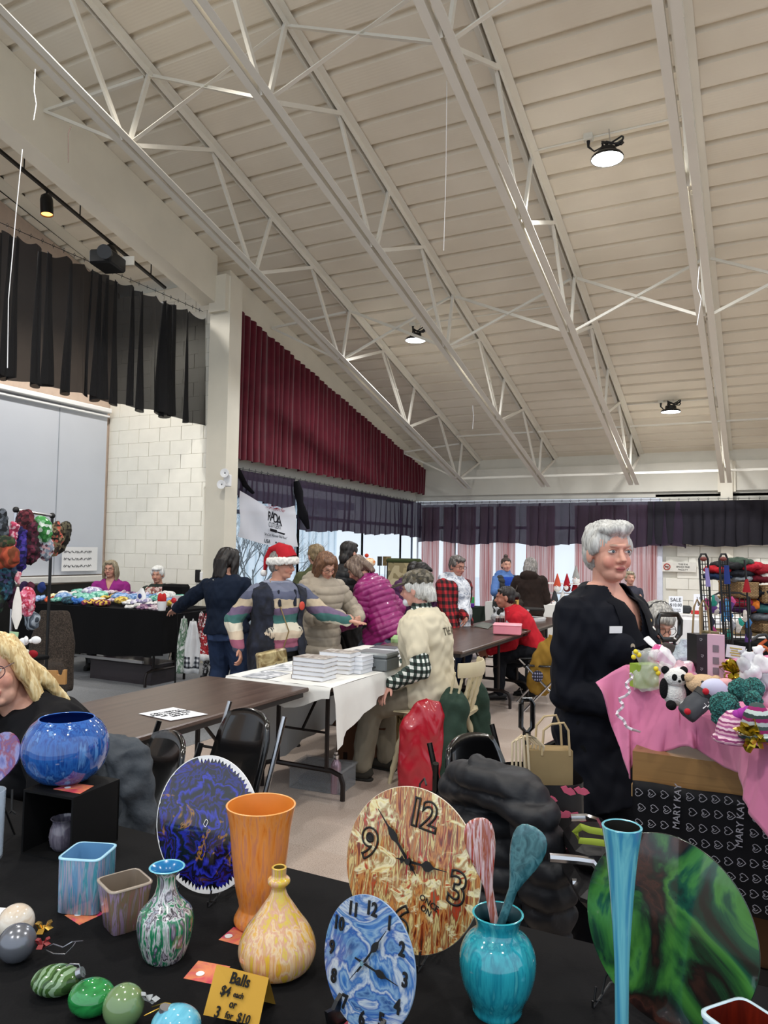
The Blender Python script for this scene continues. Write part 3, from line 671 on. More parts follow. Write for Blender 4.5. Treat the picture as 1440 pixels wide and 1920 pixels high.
def vase(name, lab, cat, px, py, prof, mat, inner=None, inn_mat=None, th=.004, n=48, rim_mat=None, zb=TZ, group=None, wav=0, sq=0, rot=0, part='body'):
    "prof: (radius px, y px) from base to rim along the vertical through the base centre"
    P = onZ(px, py, zb); t = thing(name, lab, cat, P, group)
    pr = []
    for r, y in prof:
        z = solve_z(P, y); d = depth(Vector((P.x, P.y, z))); pr.append((r*d/F, z-zb))
    pr[0] = (pr[0][0], 0)
    # refine the profile
    q = []; k = len(pr)
    for i in range(k-1):
        p0, p1, p2, p3 = pr[max(i-1, 0)], pr[i], pr[i+1], pr[min(i+2, k-1)]
        for j in range(5):
            s = j/5; f = lambda a, b, c, d: .5*((2*b)+(-a+c)*s+(2*a-5*b+4*c-d)*s*s+(-a+3*b-3*c+d)*s**3)
            q.append((f(p0[0], p1[0], p2[0], p3[0]), f(p0[1], p1[1], p2[1], p3[1])))
    q.append(pr[-1]); A = rotz(rot)
    MB().lathe(P, q, n, A, sq=sq).build(part, mat, t, angle=60)
    r, z = q[-1]; ins = [(max(.002, a-th), b) for a, b in q if b > th][::-1]
    MB().lathe(P, [(r, z), (r-th*.5, z+th*.4), (r-th, z)], n, A, sq=sq, cap=False).build('rim', rim_mat or mat, t, angle=180)
    MB().lathe(P, [(.0005, ins[-1][1])]+ins[::-1] if True else ins, n, A, sq=sq).build('inside', inn_mat or mat, t, angle=60)
    return t, P, q
m_o = pour(['c4641c', 'dd8232', 'e2924a', 'c97f5c', 'dc8636'], (110, 110, 4), .4, rough=.28, coat=.3)
vase('flared_vase', 'tall orange vase with a flared rim', 'vase', 484, 1733, [(36, 1733), (44, 1727), (45, 1718), (38, 1703), (37, 1692), (45, 1655), (52, 1600), (57, 1550), (65, 1508)], m_o, inn_mat=plain('d98433', .3, var=.1), rim_mat=plain('e8a15c', .3))
m_y = pour(['c9a53a', 'd9bd2e', 'd9a24e', 'dfc79c', 'cf9a80', 'd2bb3a', 'd4a050', 'd8c890'], (80, 80, 3.2), .5, rough=.16, coat=.6, spread=.6)
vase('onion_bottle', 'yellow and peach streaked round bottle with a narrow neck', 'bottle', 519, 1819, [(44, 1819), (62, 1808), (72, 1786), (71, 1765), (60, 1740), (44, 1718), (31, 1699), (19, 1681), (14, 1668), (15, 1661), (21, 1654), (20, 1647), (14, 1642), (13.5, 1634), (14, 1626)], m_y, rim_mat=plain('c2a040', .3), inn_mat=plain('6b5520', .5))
m_bt = pour(['101218', '1f3a3c', 'c9ccd2', '6b5a78', '1d6a48', '2f8a60', 'd8d4da', '1b1720', 'b8b2c0', '2b6e6a', 'b9a93a'], (75, 75, 5), .5, rough=.1, coat=.8, spread=.55)
vase('streaked_bottle_vase', 'green, black and white streaked bottle vase with a blue inside', 'vase', 308, 1796, [(32, 1796), (38, 1789), (45, 1770), (50, 1748), (52, 1727), (48, 1708), (36, 1694), (24, 1679), (18, 1662), (17, 1648), (19, 1638), (26, 1630), (33, 1625)], m_bt, inn_mat=plain('1470a8', .2), rim_mat=plain('6fb9cf', .2))
m_tq = pour(['0f7286', '1b8ba0', '2aa3b2', '188398', '4fb6bd', '147a90'], (80, 80, 3.5), .4, rough=.08, coat=1, spread=.7)
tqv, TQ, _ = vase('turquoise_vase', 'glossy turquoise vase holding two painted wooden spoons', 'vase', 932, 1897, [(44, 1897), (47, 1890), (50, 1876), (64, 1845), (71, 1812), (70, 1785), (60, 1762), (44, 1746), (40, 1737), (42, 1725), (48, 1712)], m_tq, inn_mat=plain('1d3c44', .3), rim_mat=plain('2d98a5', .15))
m_bb = pour(['16357c', '1f4f9f', '2c66b4', '1a448f', '5c90cf', '17387f'], (75, 75, 3), .35, rough=.06, coat=1, spread=.55)
m_cv = pour(['2f7ca8', '4fa6c0', '74c0cd', '3d8fb4', '5a86b8', '49a3b0'], (30, 30, .9), .8, rough=.15, coat=.8, spread=.5)
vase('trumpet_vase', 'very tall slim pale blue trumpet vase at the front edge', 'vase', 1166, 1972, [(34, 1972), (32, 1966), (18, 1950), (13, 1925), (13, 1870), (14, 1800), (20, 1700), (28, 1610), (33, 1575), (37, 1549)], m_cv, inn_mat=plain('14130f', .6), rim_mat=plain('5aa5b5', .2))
# black display box with a small vase inside
P = onZ(133, 1622, TZ); ax1 = (onZ(39, 1602, TZ)-P); ax2 = (onZ(193, 1578, TZ)-P); wd = .155
ux = ax1.normalized(); uy = Vector((ux.y, -ux.x, 0)); 
if uy.dot(ax2) < 0: uy = -uy
w1 = ax1.length; w2 = .17; hz = .165
t = thing('display_box', 'open black display box under the blue bowl', 'box', P+ux*w1/2+uy*w2/2)
def bx(a0, a1, b0, b1, z0, z1):
    mb = MB(); vs = [P+ux*(w1*a)+uy*(w2*b)+Vector((0, 0, z)) for a in (a0, a1) for b in (b0, b1) for z in (z0, z1)]
    return mb.add(vs, [(0, 1, 3, 2), (4, 6, 7, 5), (0, 4, 5, 1), (2, 3, 7, 6), (0, 2, 6, 4), (1, 5, 7, 3)])
mbk = plain('0b0b0c', .7, var=0)
for a in ((0, 1, 0, 1, hz-.006, hz), (0, 1, 0, 1, 0, .006), (0, .035, 0, 1, .006, hz-.006), (.965, 1, 0, 1, .006, hz-.006), (0, 1, .965, 1, .006, hz-.006)): bx(*a).build('panel', mbk, t, smooth=False)
BOXT = TZ+hz; C0 = P+ux*w1*.5+uy*w2*.5
bc_ = onZ(121, 1462, BOXT)
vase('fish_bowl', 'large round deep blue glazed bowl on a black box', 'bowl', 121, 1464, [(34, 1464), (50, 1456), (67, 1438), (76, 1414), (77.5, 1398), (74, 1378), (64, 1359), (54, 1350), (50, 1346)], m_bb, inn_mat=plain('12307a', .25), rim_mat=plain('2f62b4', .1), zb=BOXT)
pin = P+ux*w1*.5+uy*w2*.35+Vector((0, 0, .006))
q = [(.024, 0), (.033, .012), (.037, .035), (.034, .055), (.028, .068), (.03, .076), (.034, .08)]
t = thing('small_vase', 'small grey-purple streaked vase inside the black box', 'vase', pin)
mg = pour(['3c3a45', '77727f', '55505f', '8d8a93'], (60, 60, 5), .6, rough=.2); MB().lathe(pin, q+[(.031, .08), (.027, .07), (.03, .04), (.01, .006)], 32).build('body', mg, t, angle=60)
# square vases
def sqv(lab, c0, c1, zr, half_b, h, mat, inn, rimm, rot=0):
    "rounded square vase: c0,c1 = two diagonal rim corner pixels, at rim height zr"
    a, b = onZ(*c0, zr), onZ(*c1, zr); c = (a+b)/2; hd = (a-b).length/2; an = math.atan2((a-b).y, (a-b).x)-PI/4
    hw = hd/math.sqrt(2)*1.04; base = Vector((c.x, c.y, TZ)); t = thing('square_vase', lab, 'vase', base, 'square painted vases')
    A = rotz(an); h = zr-TZ; r0 = hw*half_b
    MB().lathe(base, [(r0*.9, 0), (r0, .004), (r0+(hw-r0)*.5, h*.5), (hw, h)], 64, A, sq=7).build('body', mat, t, angle=50)
    MB().lathe(base, [(hw+.0006, h-.003), (hw+.0006, h), (hw-.004, h+.001), (hw-.0045, h-.002)], 64, A, sq=7, cap=False).build('rim', rimm, t, angle=180)
    MB().lathe(base, [(.001, .006), (r0*.85, .006), (r0-.005, .012), (hw-.0045, h)], 64, A, sq=7).build('inside', inn, t, angle=50)
m_s1 = pour(['3b7fb0', '7fb6d4', '5b8fb8', 'a8a6bd', '3f96a8', '8fc3da', '6f7fa8'], (90, 90, 7), .8, rough=.15, spread=.5)
sqv('pale blue streaked square vase beside the black box', (107, 1609), (221, 1582), .755+.115, .97, .12, m_s1, plain('6a9cc4', .3, var=.1), plain('a8d8ee', .2))
m_s2 = pour(['8a7f62', '9d8a86', 'a98fb4', '857a5e', '9a6f6a', 'b3a3bd'], (70, 70, 6), 1, rough=.12, spread=.5)
sqv('small tapered square vase with a tan and lilac sheen', (180, 1647), (288, 1653), .752+.095, .72, .1, m_s2, plain('7d7062', .3, var=.1), plain('a3978a', .2))
m_s3 = pour(['b9cfdc', '5d7f95', '2e4d63', 'dbe5ea'], (30, 30, 3), 1, rough=.12)
a = onZ(1307, 1895, .87); b = onZ(1391, 1867, .87); cc = a+(b-a)*.5+(Vector(((b-a).y, -(b-a).x, 0)))*.5; L_ = (b-a).length
t = thing('square_vase', 'square vase with a white rim and dark red inside at the lower right corner', 'vase', (cc.x, cc.y, TZ), 'square painted vases'); A = rotz(math.atan2((b-a).y, (b-a).x)); hw = L_/2
bs = Vector((cc.x, cc.y, TZ)); MB().lathe(bs, [(hw*.8, 0), (hw*.85, .004), (hw, .12)], 64, A, sq=7).build('body', m_s3, t, angle=50)
MB().lathe(bs, [(hw+.0008, .115), (hw+.0008, .121), (hw-.004, .122), (hw-.0045, .118)], 64, A, sq=7, cap=False).build('rim', plain('c3d8e2', .2), t, angle=180)
MB().lathe(bs, [(.001, .006), (hw*.8, .006), (hw-.0045, .12)], 64, A, sq=7).build('inside', pour(['3a0d07', '7a2010', '4d120a', '8a3018'], (30, 30, 2), .5, rough=.3), t, angle=50)

# records, clocks and their easels
def disc(name, lab, cat, px, py, R, yaw, lean, mat, edge, dist=None, roll=0, th=.0035, back=None):
    "round plate facing -Y turned by yaw, leaning back; centre seen at (px, py)"
    zc = TZ+.012+R*math.cos(lean); C_ = onZ(px, py, zc)
    n = Vector((-math.sin(yaw)*math.cos(lean), -math.cos(yaw)*math.cos(lean), math.sin(lean)))
    ex = Vector((math.cos(yaw), -math.sin(yaw), 0)); ey = n.cross(ex)
    t = thing(name, lab, cat, (C_.x, C_.y, TZ)); k = 96
    ex2 = ex*math.cos(roll)-ey*math.sin(roll); ey2 = ey*math.cos(roll)+ex*math.sin(roll)
    A = Matrix((ex2, ey2, n)).transposed()
    loc = C_; b = MB(); b.lathe(C_, [(R-.001, -th), (R, -th*.6), (R, -th*.3), (R-.001, 0)], k, A, close=False)
    b.build('edge', edge, t, angle=80)
    f = MB(); f.lathe(C_, [(.0006, .0003), (R*.33, .0003), (R*.66, .0003), (R-.001, 0)], k, A); me = f.build('face', mat, None, loc=C_, angle=80); me.parent = t; me.location = C_-WL[t.name]
    # texture coordinates follow the plate: object space rotated
    return t, C_, ex2, ey2, n, R, ex, ey
def easel(t, C_, n, ex, ey, R, m=m_black, w=.055):
    bl = C_-ey*R; 
    for s in (-1, 1):
        p = bl+ex*(w*s); z = TZ+.003
        hook = [p+n*.022+ey*.02, p+n*.024-ey*.002, p+n*.002-ey*.008, p-n*.01+ey*.03, p-n*.012+ey*.14]
        hook[-1] = C_-n*.012+ey*.03+ex*(w*.3*s)
        MB().loft(hook, .0022, n=6).build('easel_arm', m, t)
        f0 = p+n*.03; f0.z = z; b0 = p-n*.09; b0.z = z
        MB().loft([f0+Vector((0, 0, .012)), f0, (f0+b0)/2+Vector((0, 0, .02)), b0], .0022, n=6).build('easel_foot', m, t)
    b0 = bl-n*.11; b0.z = TZ+.002; MB().loft([C_-n*.014+ey*.03, b0], .0022, n=6).build('easel_prop', m, t)
def facemat(cols, A_, scale, dist, ns, rough=.1, spread=.5, detail=6, seed=0, extra=None, streak=None):
    m = pour(cols, scale, dist, ns, rough, .7, detail, spread, seed=seed); N = m.node_tree.nodes
    for nd in N:
        if nd.type == 'MAPPING': nd.inputs['Rotation'].default_value = streak or (0, 0, 0)
    return m
# blue-black record with scalloped white rim
def ringmat(cols):
    m, N, L, B = nt('ringed_paint'); tc = N.new('ShaderNodeTexCoord'); n = N.new('ShaderNodeTexNoise'); n.inputs['Scale'].default_value = 22; n.inputs['Detail'].default_value = 6; n.inputs['Distortion'].default_value = .8
    ln = N.new('ShaderNodeVectorMath'); ln.operation = 'LENGTH'; L.new(tc.outputs['Object'], ln.inputs[0]); L.new(tc.outputs['Object'], n.inputs['Vector'])
    a = N.new('ShaderNodeMath'); a.operation = 'MULTIPLY_ADD'; a.inputs[1].default_value = 14; L.new(ln.outputs['Value'], a.inputs[0])
    b = N.new('ShaderNodeMath'); b.operation = 'MULTIPLY'; b.inputs[1].default_value = 1.9; L.new(n.outputs['Fac'], b.inputs[0]); L.new(b.outputs[0], a.inputs[2]); f = N.new('ShaderNodeMath'); f.operation = 'FRACT'; L.new(a.outputs[0], f.inputs[0])
    r = ramp(N, [(i/len(cols), c) for i, c in enumerate(cols)]); L.new(f.outputs[0], r.inputs[0])
    n2 = N.new('ShaderNodeTexNoise'); n2.inputs['Scale'].default_value = 14; n2.inputs['Detail'].default_value = 5; n2.inputs['Distortion'].default_value = 1.5; L.new(tc.outputs['Object'], n2.inputs['Vector']); r2 = ramp(N, [(.60, '000000'), (.64, 'ffffff'), (.67, '000000')]); L.new(n2.outputs['Fac'], r2.inputs[0])
    mx = N.new('ShaderNodeMix'); mx.data_type = 'RGBA'; L.new(r2.outputs[0], mx.inputs[0]); L.new(r.outputs[0], mx.inputs[6]); mx.inputs[7].default_value = rgba('a8761f'); L.new(mx.outputs[2], B.inputs['Base Color']); B.inputs['Roughness'].default_value = .1; B.inputs['Coat Weight'].default_value = .8; return m
def strokemat():
    "vertical swiped strokes broken into patches"
    m, N, L, B = nt('swiped_paint'); tc = N.new('ShaderNodeTexCoord')
    def noi(sc, s, d, det): mp = N.new('ShaderNodeMapping'); mp.inputs['Scale'].default_value = sc; n = N.new('ShaderNodeTexNoise'); n.inputs['Scale'].default_value = s; n.inputs['Distortion'].default_value = d; n.inputs['Detail'].default_value = det; L.new(tc.outputs['Object'], mp.inputs[0]); L.new(mp.outputs[0], n.inputs['Vector']); return n
    a = noi((95, 30, 13), 1, .7, 6); b = noi((13, 13, 19), 1, 1.4, 4)
    ra = ramp(N, [(.3, '3a2a1c'), (.38, '8a3018'), (.44, 'c98a4a'), (.5, '8f5a3c'), (.55, 'e2cf8c'), (.6, '7a4a30'), (.66, 'c43c1e'), (.72, '55604e')]); L.new(a.outputs['Fac'], ra.inputs[0])
    rb = ramp(N, [(.53, '000000'), (.57, 'ffffff')]); L.new(b.outputs['Fac'], rb.inputs[0]); c = noi((22, 22, 30), 1, 2, 5); rc = ramp(N, [(.33, 'a33a22'), (.42, 'b9a878'), (.5, 'f0e6bf'), (.58, 'e6d894'), (.66, 'b8482a')]); L.new(c.outputs['Fac'], rc.inputs[0])
    mx = N.new('ShaderNodeMix'); mx.data_type = 'RGBA'; L.new(rb.outputs[0], mx.inputs[0]); L.new(ra.outputs[0], mx.inputs[6]); L.new(rc.outputs[0], mx.inputs[7]); L.new(mx.outputs[2], B.inputs['Base Color']); B.inputs['Roughness'].default_value = .16; B.inputs['Coat Weight'].default_value = .6
    bu = N.new('ShaderNodeBump'); bu.inputs['Strength'].default_value = .15; bu.inputs['Distance'].default_value = .003; L.new(a.outputs['Fac'], bu.inputs['Height']); L.new(bu.outputs[0], B.inputs['Normal']); return m
m_rec = ringmat(['050508', '0a0a20', '1c2290', '2c34bd', '0a0a22', '160a1c', '1a1f86', '050508', '2a1036', '2026a0', '07070f'])
t, C_, ex, ey, n, R, ex0, ey0 = disc('painted_record', 'blue, black and gold painted record with a dripped white rim', 'painted record', 387, 1543, .15, 0, .16, m_rec, m_white)
pl_ = []
k = 84; rnd = random.Random(4)
for i in range(k*2):
    a = 2*PI*i/(k*2); r = R*.999 if True else R; pl_.append((a, min(.997, .935+(.03 if i % 2 else -.035)+rnd.uniform(-.02, .02)+(.09 if 1.9 < a < 4.2 else 0))))
mb = MB(); vs = []
for a, rr in pl_:
    for q in (R*1.0, R*min(rr, .985)): vs.append(C_+n*.0012+ex*q*math.cos(a)+ey*q*math.sin(a))
N2 = len(pl_); mb.add(vs, [(2*i, 2*((i+1) % N2), 2*((i+1) % N2)+1, 2*i+1) for i in range(N2)]); mb.build('white_rim', m_white, t, smooth=False)
strokes([[(.005*math.cos(a)*(1+.4*math.sin(2*a)), .008*math.sin(a)) for a in [i*.6 for i in range(12)]]], 'centre_mark', m_white, C_+n*.002, ex, ey, .001, t)
easel(t, C_, n, ex0, ey0, R)
# green record
m_gr = facemat(['120e0d', '2a1714', '43261f', '352019', '1a1512', '1c3a24', '2c5f2a', '3c742f', '44803a', '1d5038', '123a2c', '20201a'], None, (6.5, 6.5, 6.5), 1.1, 1, rough=.12, spread=.36, detail=5, seed=11)
t, C_, ex, ey, n, R, ex0, ey0 = disc('painted_record', 'large green, black and brown swirled record on a wire easel', 'painted record', 1249, 1741, .152, .34, .14, m_gr, plain('2b3a30', .2))
easel(t, C_, n, ex0, ey0, R, w=.11)
# large clock
m_ck = strokemat()
t, C_, ex, ey, n, R, ex0, ey0 = disc('painted_clock', 'large round clock in poured red, cream and brown paint', 'clock', 769, 1628, .155, .10, .16, m_ck, plain('d9cbb8', .3), roll=.10)
def outl(s, x, y, size, mat=m_black):
    cu = bpy.data.curves.new('t', 'FONT'); cu.body = s; cu.size = size; cu.align_x = 'CENTER'; cu.align_y = 'CENTER'; cu.fill_mode = 'NONE'; cu.bevel_depth = .0021; cu.bevel_resolution = 1; cu.offset = .0015; cu.space_character = .85
    o = bpy.data.objects.new('t', cu); sc.collection.objects.link(o); dg = bpy.context.evaluated_depsgraph_get(); dg.update(); me = bpy.data.meshes.new_from_object(o.evaluated_get(dg)); bpy.data.objects.remove(o)
    for v in me.vertices: v.co = C_+n*.002+ex*(x+v.co.x)+ey*(y+v.co.y)+n*v.co.z*.5
    return place_mesh(me, 'numeral', mat, t)
outl('12', .008, .105, .075); outl('3', .108, -.004, .085); outl('9', -.103, .012, .085); outl('6', .0, -.105, .085)
for x, y in ((-.104, .026), (-.002, -.117)): MB().lathe(C_+n*.001+ex*x+ey*y, [(.0001, .001), (.009, .001), (.009, 0)], 20, Matrix((ex, ey, n)).transposed()).build('numeral_dot', m_black, t)
def hand(t, C_, ex, ey, n, ang, L, w=.003, spade=.0, lift=.006, mat=m_black, tail=.02, name='hand'):
    d = ex*math.sin(ang)+ey*math.cos(ang); s = d.cross(n); o = C_+n*lift
    poly = [(-w*.6, -tail), (w*.6, -tail), (w, 0), (w*.7, L*.35)]
    if spade: poly += [(spade, L*.45), (spade*.9, L*.55), (w*.5, L*.66)]
    poly += [(w*.15, L)]; poly += [(-x, y) for x, y in poly[::-1][0:-2]]
    MB().prism(poly, o, s, d, .001).build(name, mat, t, smooth=False)
CC = C_+ex*-.004+ey*.013
hand(t, CC, ex, ey, n, 1.47, .088, .0028, .010); hand(t, CC, ex, ey, n, -.87, .118, .0035, .008); hand(t, CC, ex, ey, n, 3.02, .04, .0016, lift=.009, mat=plain('a3202a', .4), name='second_hand')
hand(t, CC, ex, ey, n, -1.67, .03, .003, .007); hand(t, CC, ex, ey, n, 2.3, .03, .003, .006)
MB().lathe(CC+n*.004, [(.0001, .006), (.006, .006), (.007, 0)], 20, Matrix((ex, ey, n)).transposed()).build('hub', m_black, t)
text('ONCE\nON', 'lettering', m_black, C_+n*.0015+ex*.052+ey*-.055, ex-ey*.25, ey+ex*.25, .016, t)
easel(t, C_, n, ex0, ey0, R, w=.05)
MB().loft([C_-ey0*R*.9-n*.01, C_-n*.012, C_+ey0*R*1.04-n*.01, C_+ey0*R*1.12+ex0*.01-n*.008, C_+ey0*R*1.05+ex0*.02], .0022, n=6).build('easel_back', m_black, t)
# blue clock
m_bc = facemat(['2b4f8c', '3f76b8', '8fb0cc', '3a6cae', 'c2cdd6', '2a5aa6', '6e97c0', '274a86', '9fb4c4'], None, (8, 8, 10), 2.4, 1, rough=.1, spread=.45, detail=7, seed=8)
t, C_, ex, ey, n, R, ex0, ey0 = disc('painted_clock', 'small round clock in swirled blue and white paint', 'clock', 689, 1806, .103, .27, .17, m_bc, plain('7f97b5', .3), roll=-.05)
for i in range(1, 13):
    a = 2*PI*i/12; text(str(i), 'numeral', m_black, C_+n*.002+ex*(.083*math.sin(a))+ey*(.083*math.cos(a)), ex, ey, .03, t, bold=.03, sx=.85, depth=.002)
CC = C_+ex*-.004
hand(t, CC, ex, ey, n, .62, .075, .002, .006); hand(t, CC, ex, ey, n, 1.70, .078, .002, .006); hand(t, CC, ex, ey, n, -2.45, .045, .0012)
MB().lathe(CC+n*.004, [(.0001, .006), (.004, .006), (.004, 0)], 20, Matrix((ex, ey, n)).transposed()).build('hub', m_chrome, t)
for s in (-1, 1):
    o = C_-ey0*R+ex0*.05*s; mb = MB(); mb.prism([(.02, -.01), (.028, .022), (.012, .02), (.004, .03), (-.03, .055), (-.05, .07), (-.055, .06), (-.05, -.01)], Vector((o.x, o.y, TZ+.012)), (n-Vector((0, 0, n.z))).normalized(), (0, 0, 1), .008).build('easel_side', plain('0f0f11', .3), t, smooth=False)
# wooden spoons standing in the turquoise vase
def spoon(lab, top, low, neck, wpx, mat, d_top, turn):
    P1 = W(*top, d_top); d0 = depth(TQ); P0 = Vector((TQ.x, TQ.y, TZ+.02)); pn = W(*neck, d_top*.5+d0*.5)
    ax = (P1-pn).normalized(); P0 = pn-ax*.17; s = d_top/F; nrm = (CAM-pn).normalized(); nrm = (nrm-ax*nrm.dot(ax)).normalized(); nrm = (Matrix.Rotation(turn, 3, ax)@nrm)
    sd = ax.cross(nrm); Lb = (P1-pn).length
    t = thing('wooden_spoon', lab, 'spoon', P0)
    pts = [P0, P0+(pn-P0)*.5, pn]+[pn+ax*Lb*f for f in (.15, .3, .45, .6, .75, .87, .95, .985, 1.0)]
    w_ = [.007, .0075, .008]+[wpx*s*f for f in (.42, .62, .82, .96, 1.0, .92, .7, .45, .1)]
    th = [.005, .005, .005]+[.006, .006, .006, .006, .005, .005, .004, .004, .002]
    MB().loft(pts, w_, th, ref=sd, n=20).build('spoon', mat, t, angle=80)
m_sp1 = pour(['7a2a1e', 'b88a8e', '9c4a2c', 'dcc4c6', 'a8362e', '8c5a30', 'c9a0a4'], (110, 110, 5), .5, rough=.2, spread=.5)
spoon('wooden spoon painted in red, white and brown stripes', (893, 1534), None, (916, 1665), 30, m_sp1, 1.32, .25)
m_sp2 = pour(['1f4650', '2f5f68', '4a7c84', '26525c'], (60, 60, 40), 1, rough=.25, spread=.4)
spoon('dark teal painted wooden spoon', (1003, 1551), None, (962, 1668), 34, m_sp2, 1.28, -.2)

# cards and the price sign
def cardmat(s): return pour(['b02a4a', 'd2505a', 'e08a5a', 'c43a6a', '8a2a5a'], (14, 14, 14), 1, rough=.4, coat=0, seed=s)
def card(lab, pts, z=TZ+.002):
    q = [onZ(x, y, z) for x, y in pts]; c = sum(q, Vector())/4; t = thing('business_card', lab, 'card', c, 'small pink and orange cards')
    mb = MB(); mb.add(q+[v-Vector((0, 0, .001)) for v in q], [(0, 1, 2, 3), (7, 6, 5, 4), (0, 4, 5, 1), (1, 5, 6, 2), (2, 6, 7, 3), (3, 7, 4, 0)]); mb.build('card', cardmat(len(lab)), t, smooth=False)
    p = q[0].lerp(q[2], .35)+Vector((0, 0, .0006)); MB().lathe(p, [(.0001, .0004), (.008, .0004), (.008, 0)], 20).build('price_sticker', m_white, t)
card('pink card lying left of the tapered square vase', [(121, 1716), (176, 1702), (194, 1713), (149, 1734)])
card('pink card half under the orange vase', [(410, 1762), (438, 1738), (462, 1744), (448, 1772)])
card('pink card behind the folded price sign', [(344, 1834), (372, 1801), (432, 1812), (402, 1846)])
card('pink card lying under the blue clock', [(640, 1925), (665, 1900), (700, 1908), (690, 1935)])
card('orange and red card under the blue bowl', [(100, 1479), (150, 1488), (176, 1473), (135, 1468)], BOXT+.002)
tag(MB().box(onZ(-8, 1713, TZ+.003), (.06, .05, .002), rotz(.4)).build('white_card', m_white, smooth=False), 'white card lying at the left edge by the cream bauble', 'card')
q = [W(406, 1809, 1.27), W(504, 1834, 1.24), W(485, 1924, 1.21), W(381, 1903, 1.235)]
t = thing('price_sign', 'yellow folded card with hand-drawn ball prices', 'sign', onZ(440, 1910, TZ))
m_card = plain('c99a3c', .7, var=.03)
MB().add(q+[v-FWD*-.001 for v in q], [(0, 3, 2, 1), (4, 5, 6, 7)]).build('front_leaf', m_card, t, smooth=False)
q2 = [q[0], q[1], W(521, 1901, 1.33), W(428, 1878, 1.36)]
MB().add(q2+[v+FWD*.001 for v in q2], [(0, 1, 2, 3), (7, 6, 5, 4)]).build('back_leaf', m_card, t, smooth=False)
ex = (q[1]-q[0]).normalized(); ey = (q[0]-q[3]); ey = (ey-ex*ey.dot(ex)).normalized(); nz = ex.cross(ey); O = (q[0]+q[1])/2+nz*.001
if nz.dot(FWD) > 0: nz = -nz
O = (q[0]+q[1])/2+nz*.0015
m_mk = plain('1c1a18', .6, var=0)
for s, x, y, z in (('Balls', .0, -.013, .024), ('$4', -.021, -.033, .02), ('each', .004, -.034, .012), ('or', -.002, -.048, .016), ('3', -.026, -.064, .023), ('for', -.004, -.064, .014), ('$10', .022, -.063, .018)):
    text(s, 'handwriting', m_mk, O+ex*x+ey*y, ex, ey, z, t, bold=.018, shear=.12, sx=.85)
# baubles
m_cream = pour(['c9b8a2', 'e3dccf', 'd2bfa8', 'efe9df'], (14, 14, 30), 1, rough=.12, spread=.4)
def bauble(lab, px, py, r, mat, hdir=None, capm=None, rz=None, rpx=None):
    d = .79*F/(py-1030)*.97; 
    for _ in range(4):
        c = W(px, py, d); rr = (rz or r)*d/F; d *= 1+(c.z-(TZ+rr))/(1.0)*.9
    c = W(px, py, d); s = d/F; t = thing('bauble', lab, 'ornament', (c.x, c.y, TZ), 'painted baubles')
    A = Matrix((RGT, FWD-UPV*FWD.dot(UPV), Vector((0, 0, 1)))).transposed() if False else rotz(YAW)
    MB().ell((c.x, c.y, TZ+(rz or r)*s), (r*s, r*s if not rz else (r+rz)/2*s, (rz or r)*s), A, 32, 20).build('ball', mat, t)
    return t, Vector((c.x, c.y, TZ+(rz or r)*s)), s
def bow(t, c, s, mat, k=5, name='bow'):
    mb = MB(); rnd = random.Random(int(c.x*1000))
    for i in range(k):
        a = 2*PI*i/k; d = Vector((math.cos(a), math.sin(a)*.6, .4+.5*math.sin(a*2))).normalized(); w_ = d.cross(Vector((0, 0, 1))).normalized()
        mb.loft([c, c+d*s*.5+Vector((0, 0, s*.3)), c+d*s, c+d*s*.6-Vector((0, 0, s*.15)), c], [s*.06, s*.28, s*.3, s*.25, s*.06], [s*.02]*5, ref=w_, n=6)
    mb.build(name, mat, t)
def string(t, pts, m, r=.0011): MB().loft(pts, r, n=5).build('string', m, t)
m_gold = plain('c9a14a', .25, metal=.9, var=.05); m_silver = plain('b4b5ba', .25, metal=.8, var=.05)
t, c, s = bauble('cream marbled bauble at the left edge', 30, 1730, 33, m_cream); bow(t, W(82, 1745, depth(c)), .022, m_gold)
t, c, s = bauble('silver grey bauble with a red bow at the left edge', 32, 1768, 34, plain('777a82', .22, metal=.5, var=.05)); bow(t, W(80, 1774, depth(c)), .018, plain('7a1218', .5))
dd = depth(c); string(t, [W(84, 1778, dd), W(100, 1770, dd*.99), W(118, 1776, dd*.98), W(135, 1766, dd*.98), W(155, 1764, dd)], m_silver); string(t, [W(84, 1780, dd), W(100, 1788, dd*.98), W(122, 1789, dd*.98), W(136, 1775, dd*.98), W(143, 1765, dd)], m_silver)
m_gs = bands(['2f4a26', '7f9a78', '3a5a2a', '8aa585', '4a6a3a'], 0, .03, .1, dist=.05, dscale=20)
t, c, s = bauble('long sage and dark green striped bauble', 106, 1838, 46, m_gs, rz=25); dd = depth(c)
MB().loft([W(146, 1826, dd), W(155, 1822, dd)], .009, n=16).build('cap', m_silver, t); string(t, [W(153, 1820, dd), W(148, 1808, dd), W(132, 1807, dd), W(124, 1812, dd)], m_silver); string(t, [W(153, 1820, dd), W(160, 1828, dd), W(157, 1838, dd)], m_silver)
m_gg = pour(['0f4a22', '1d7a3a', '2a8f48', '145a2c', '7a9a3a'], (10, 10, 40), 1, rough=.06, coat=1, spread=.5)
bauble('glossy emerald green oval bauble', 172, 1870, 43, m_gg, rz=32)
t, c, s = bauble('plain olive green round bauble with a grey bow', 232, 1886, 38, plain('6f8a5c', .15, var=.05, coat=.8)); dd = depth(c); bow(t, W(280, 1878, dd), .02, plain('9aa0a4', .5), 3)
string(t, [W(285, 1888, dd), W(310, 1880, dd*.99), W(330, 1884, dd*.98), W(326, 1892, dd), W(300, 1890, dd*.99), W(270, 1905, dd*.98)], m_gold)
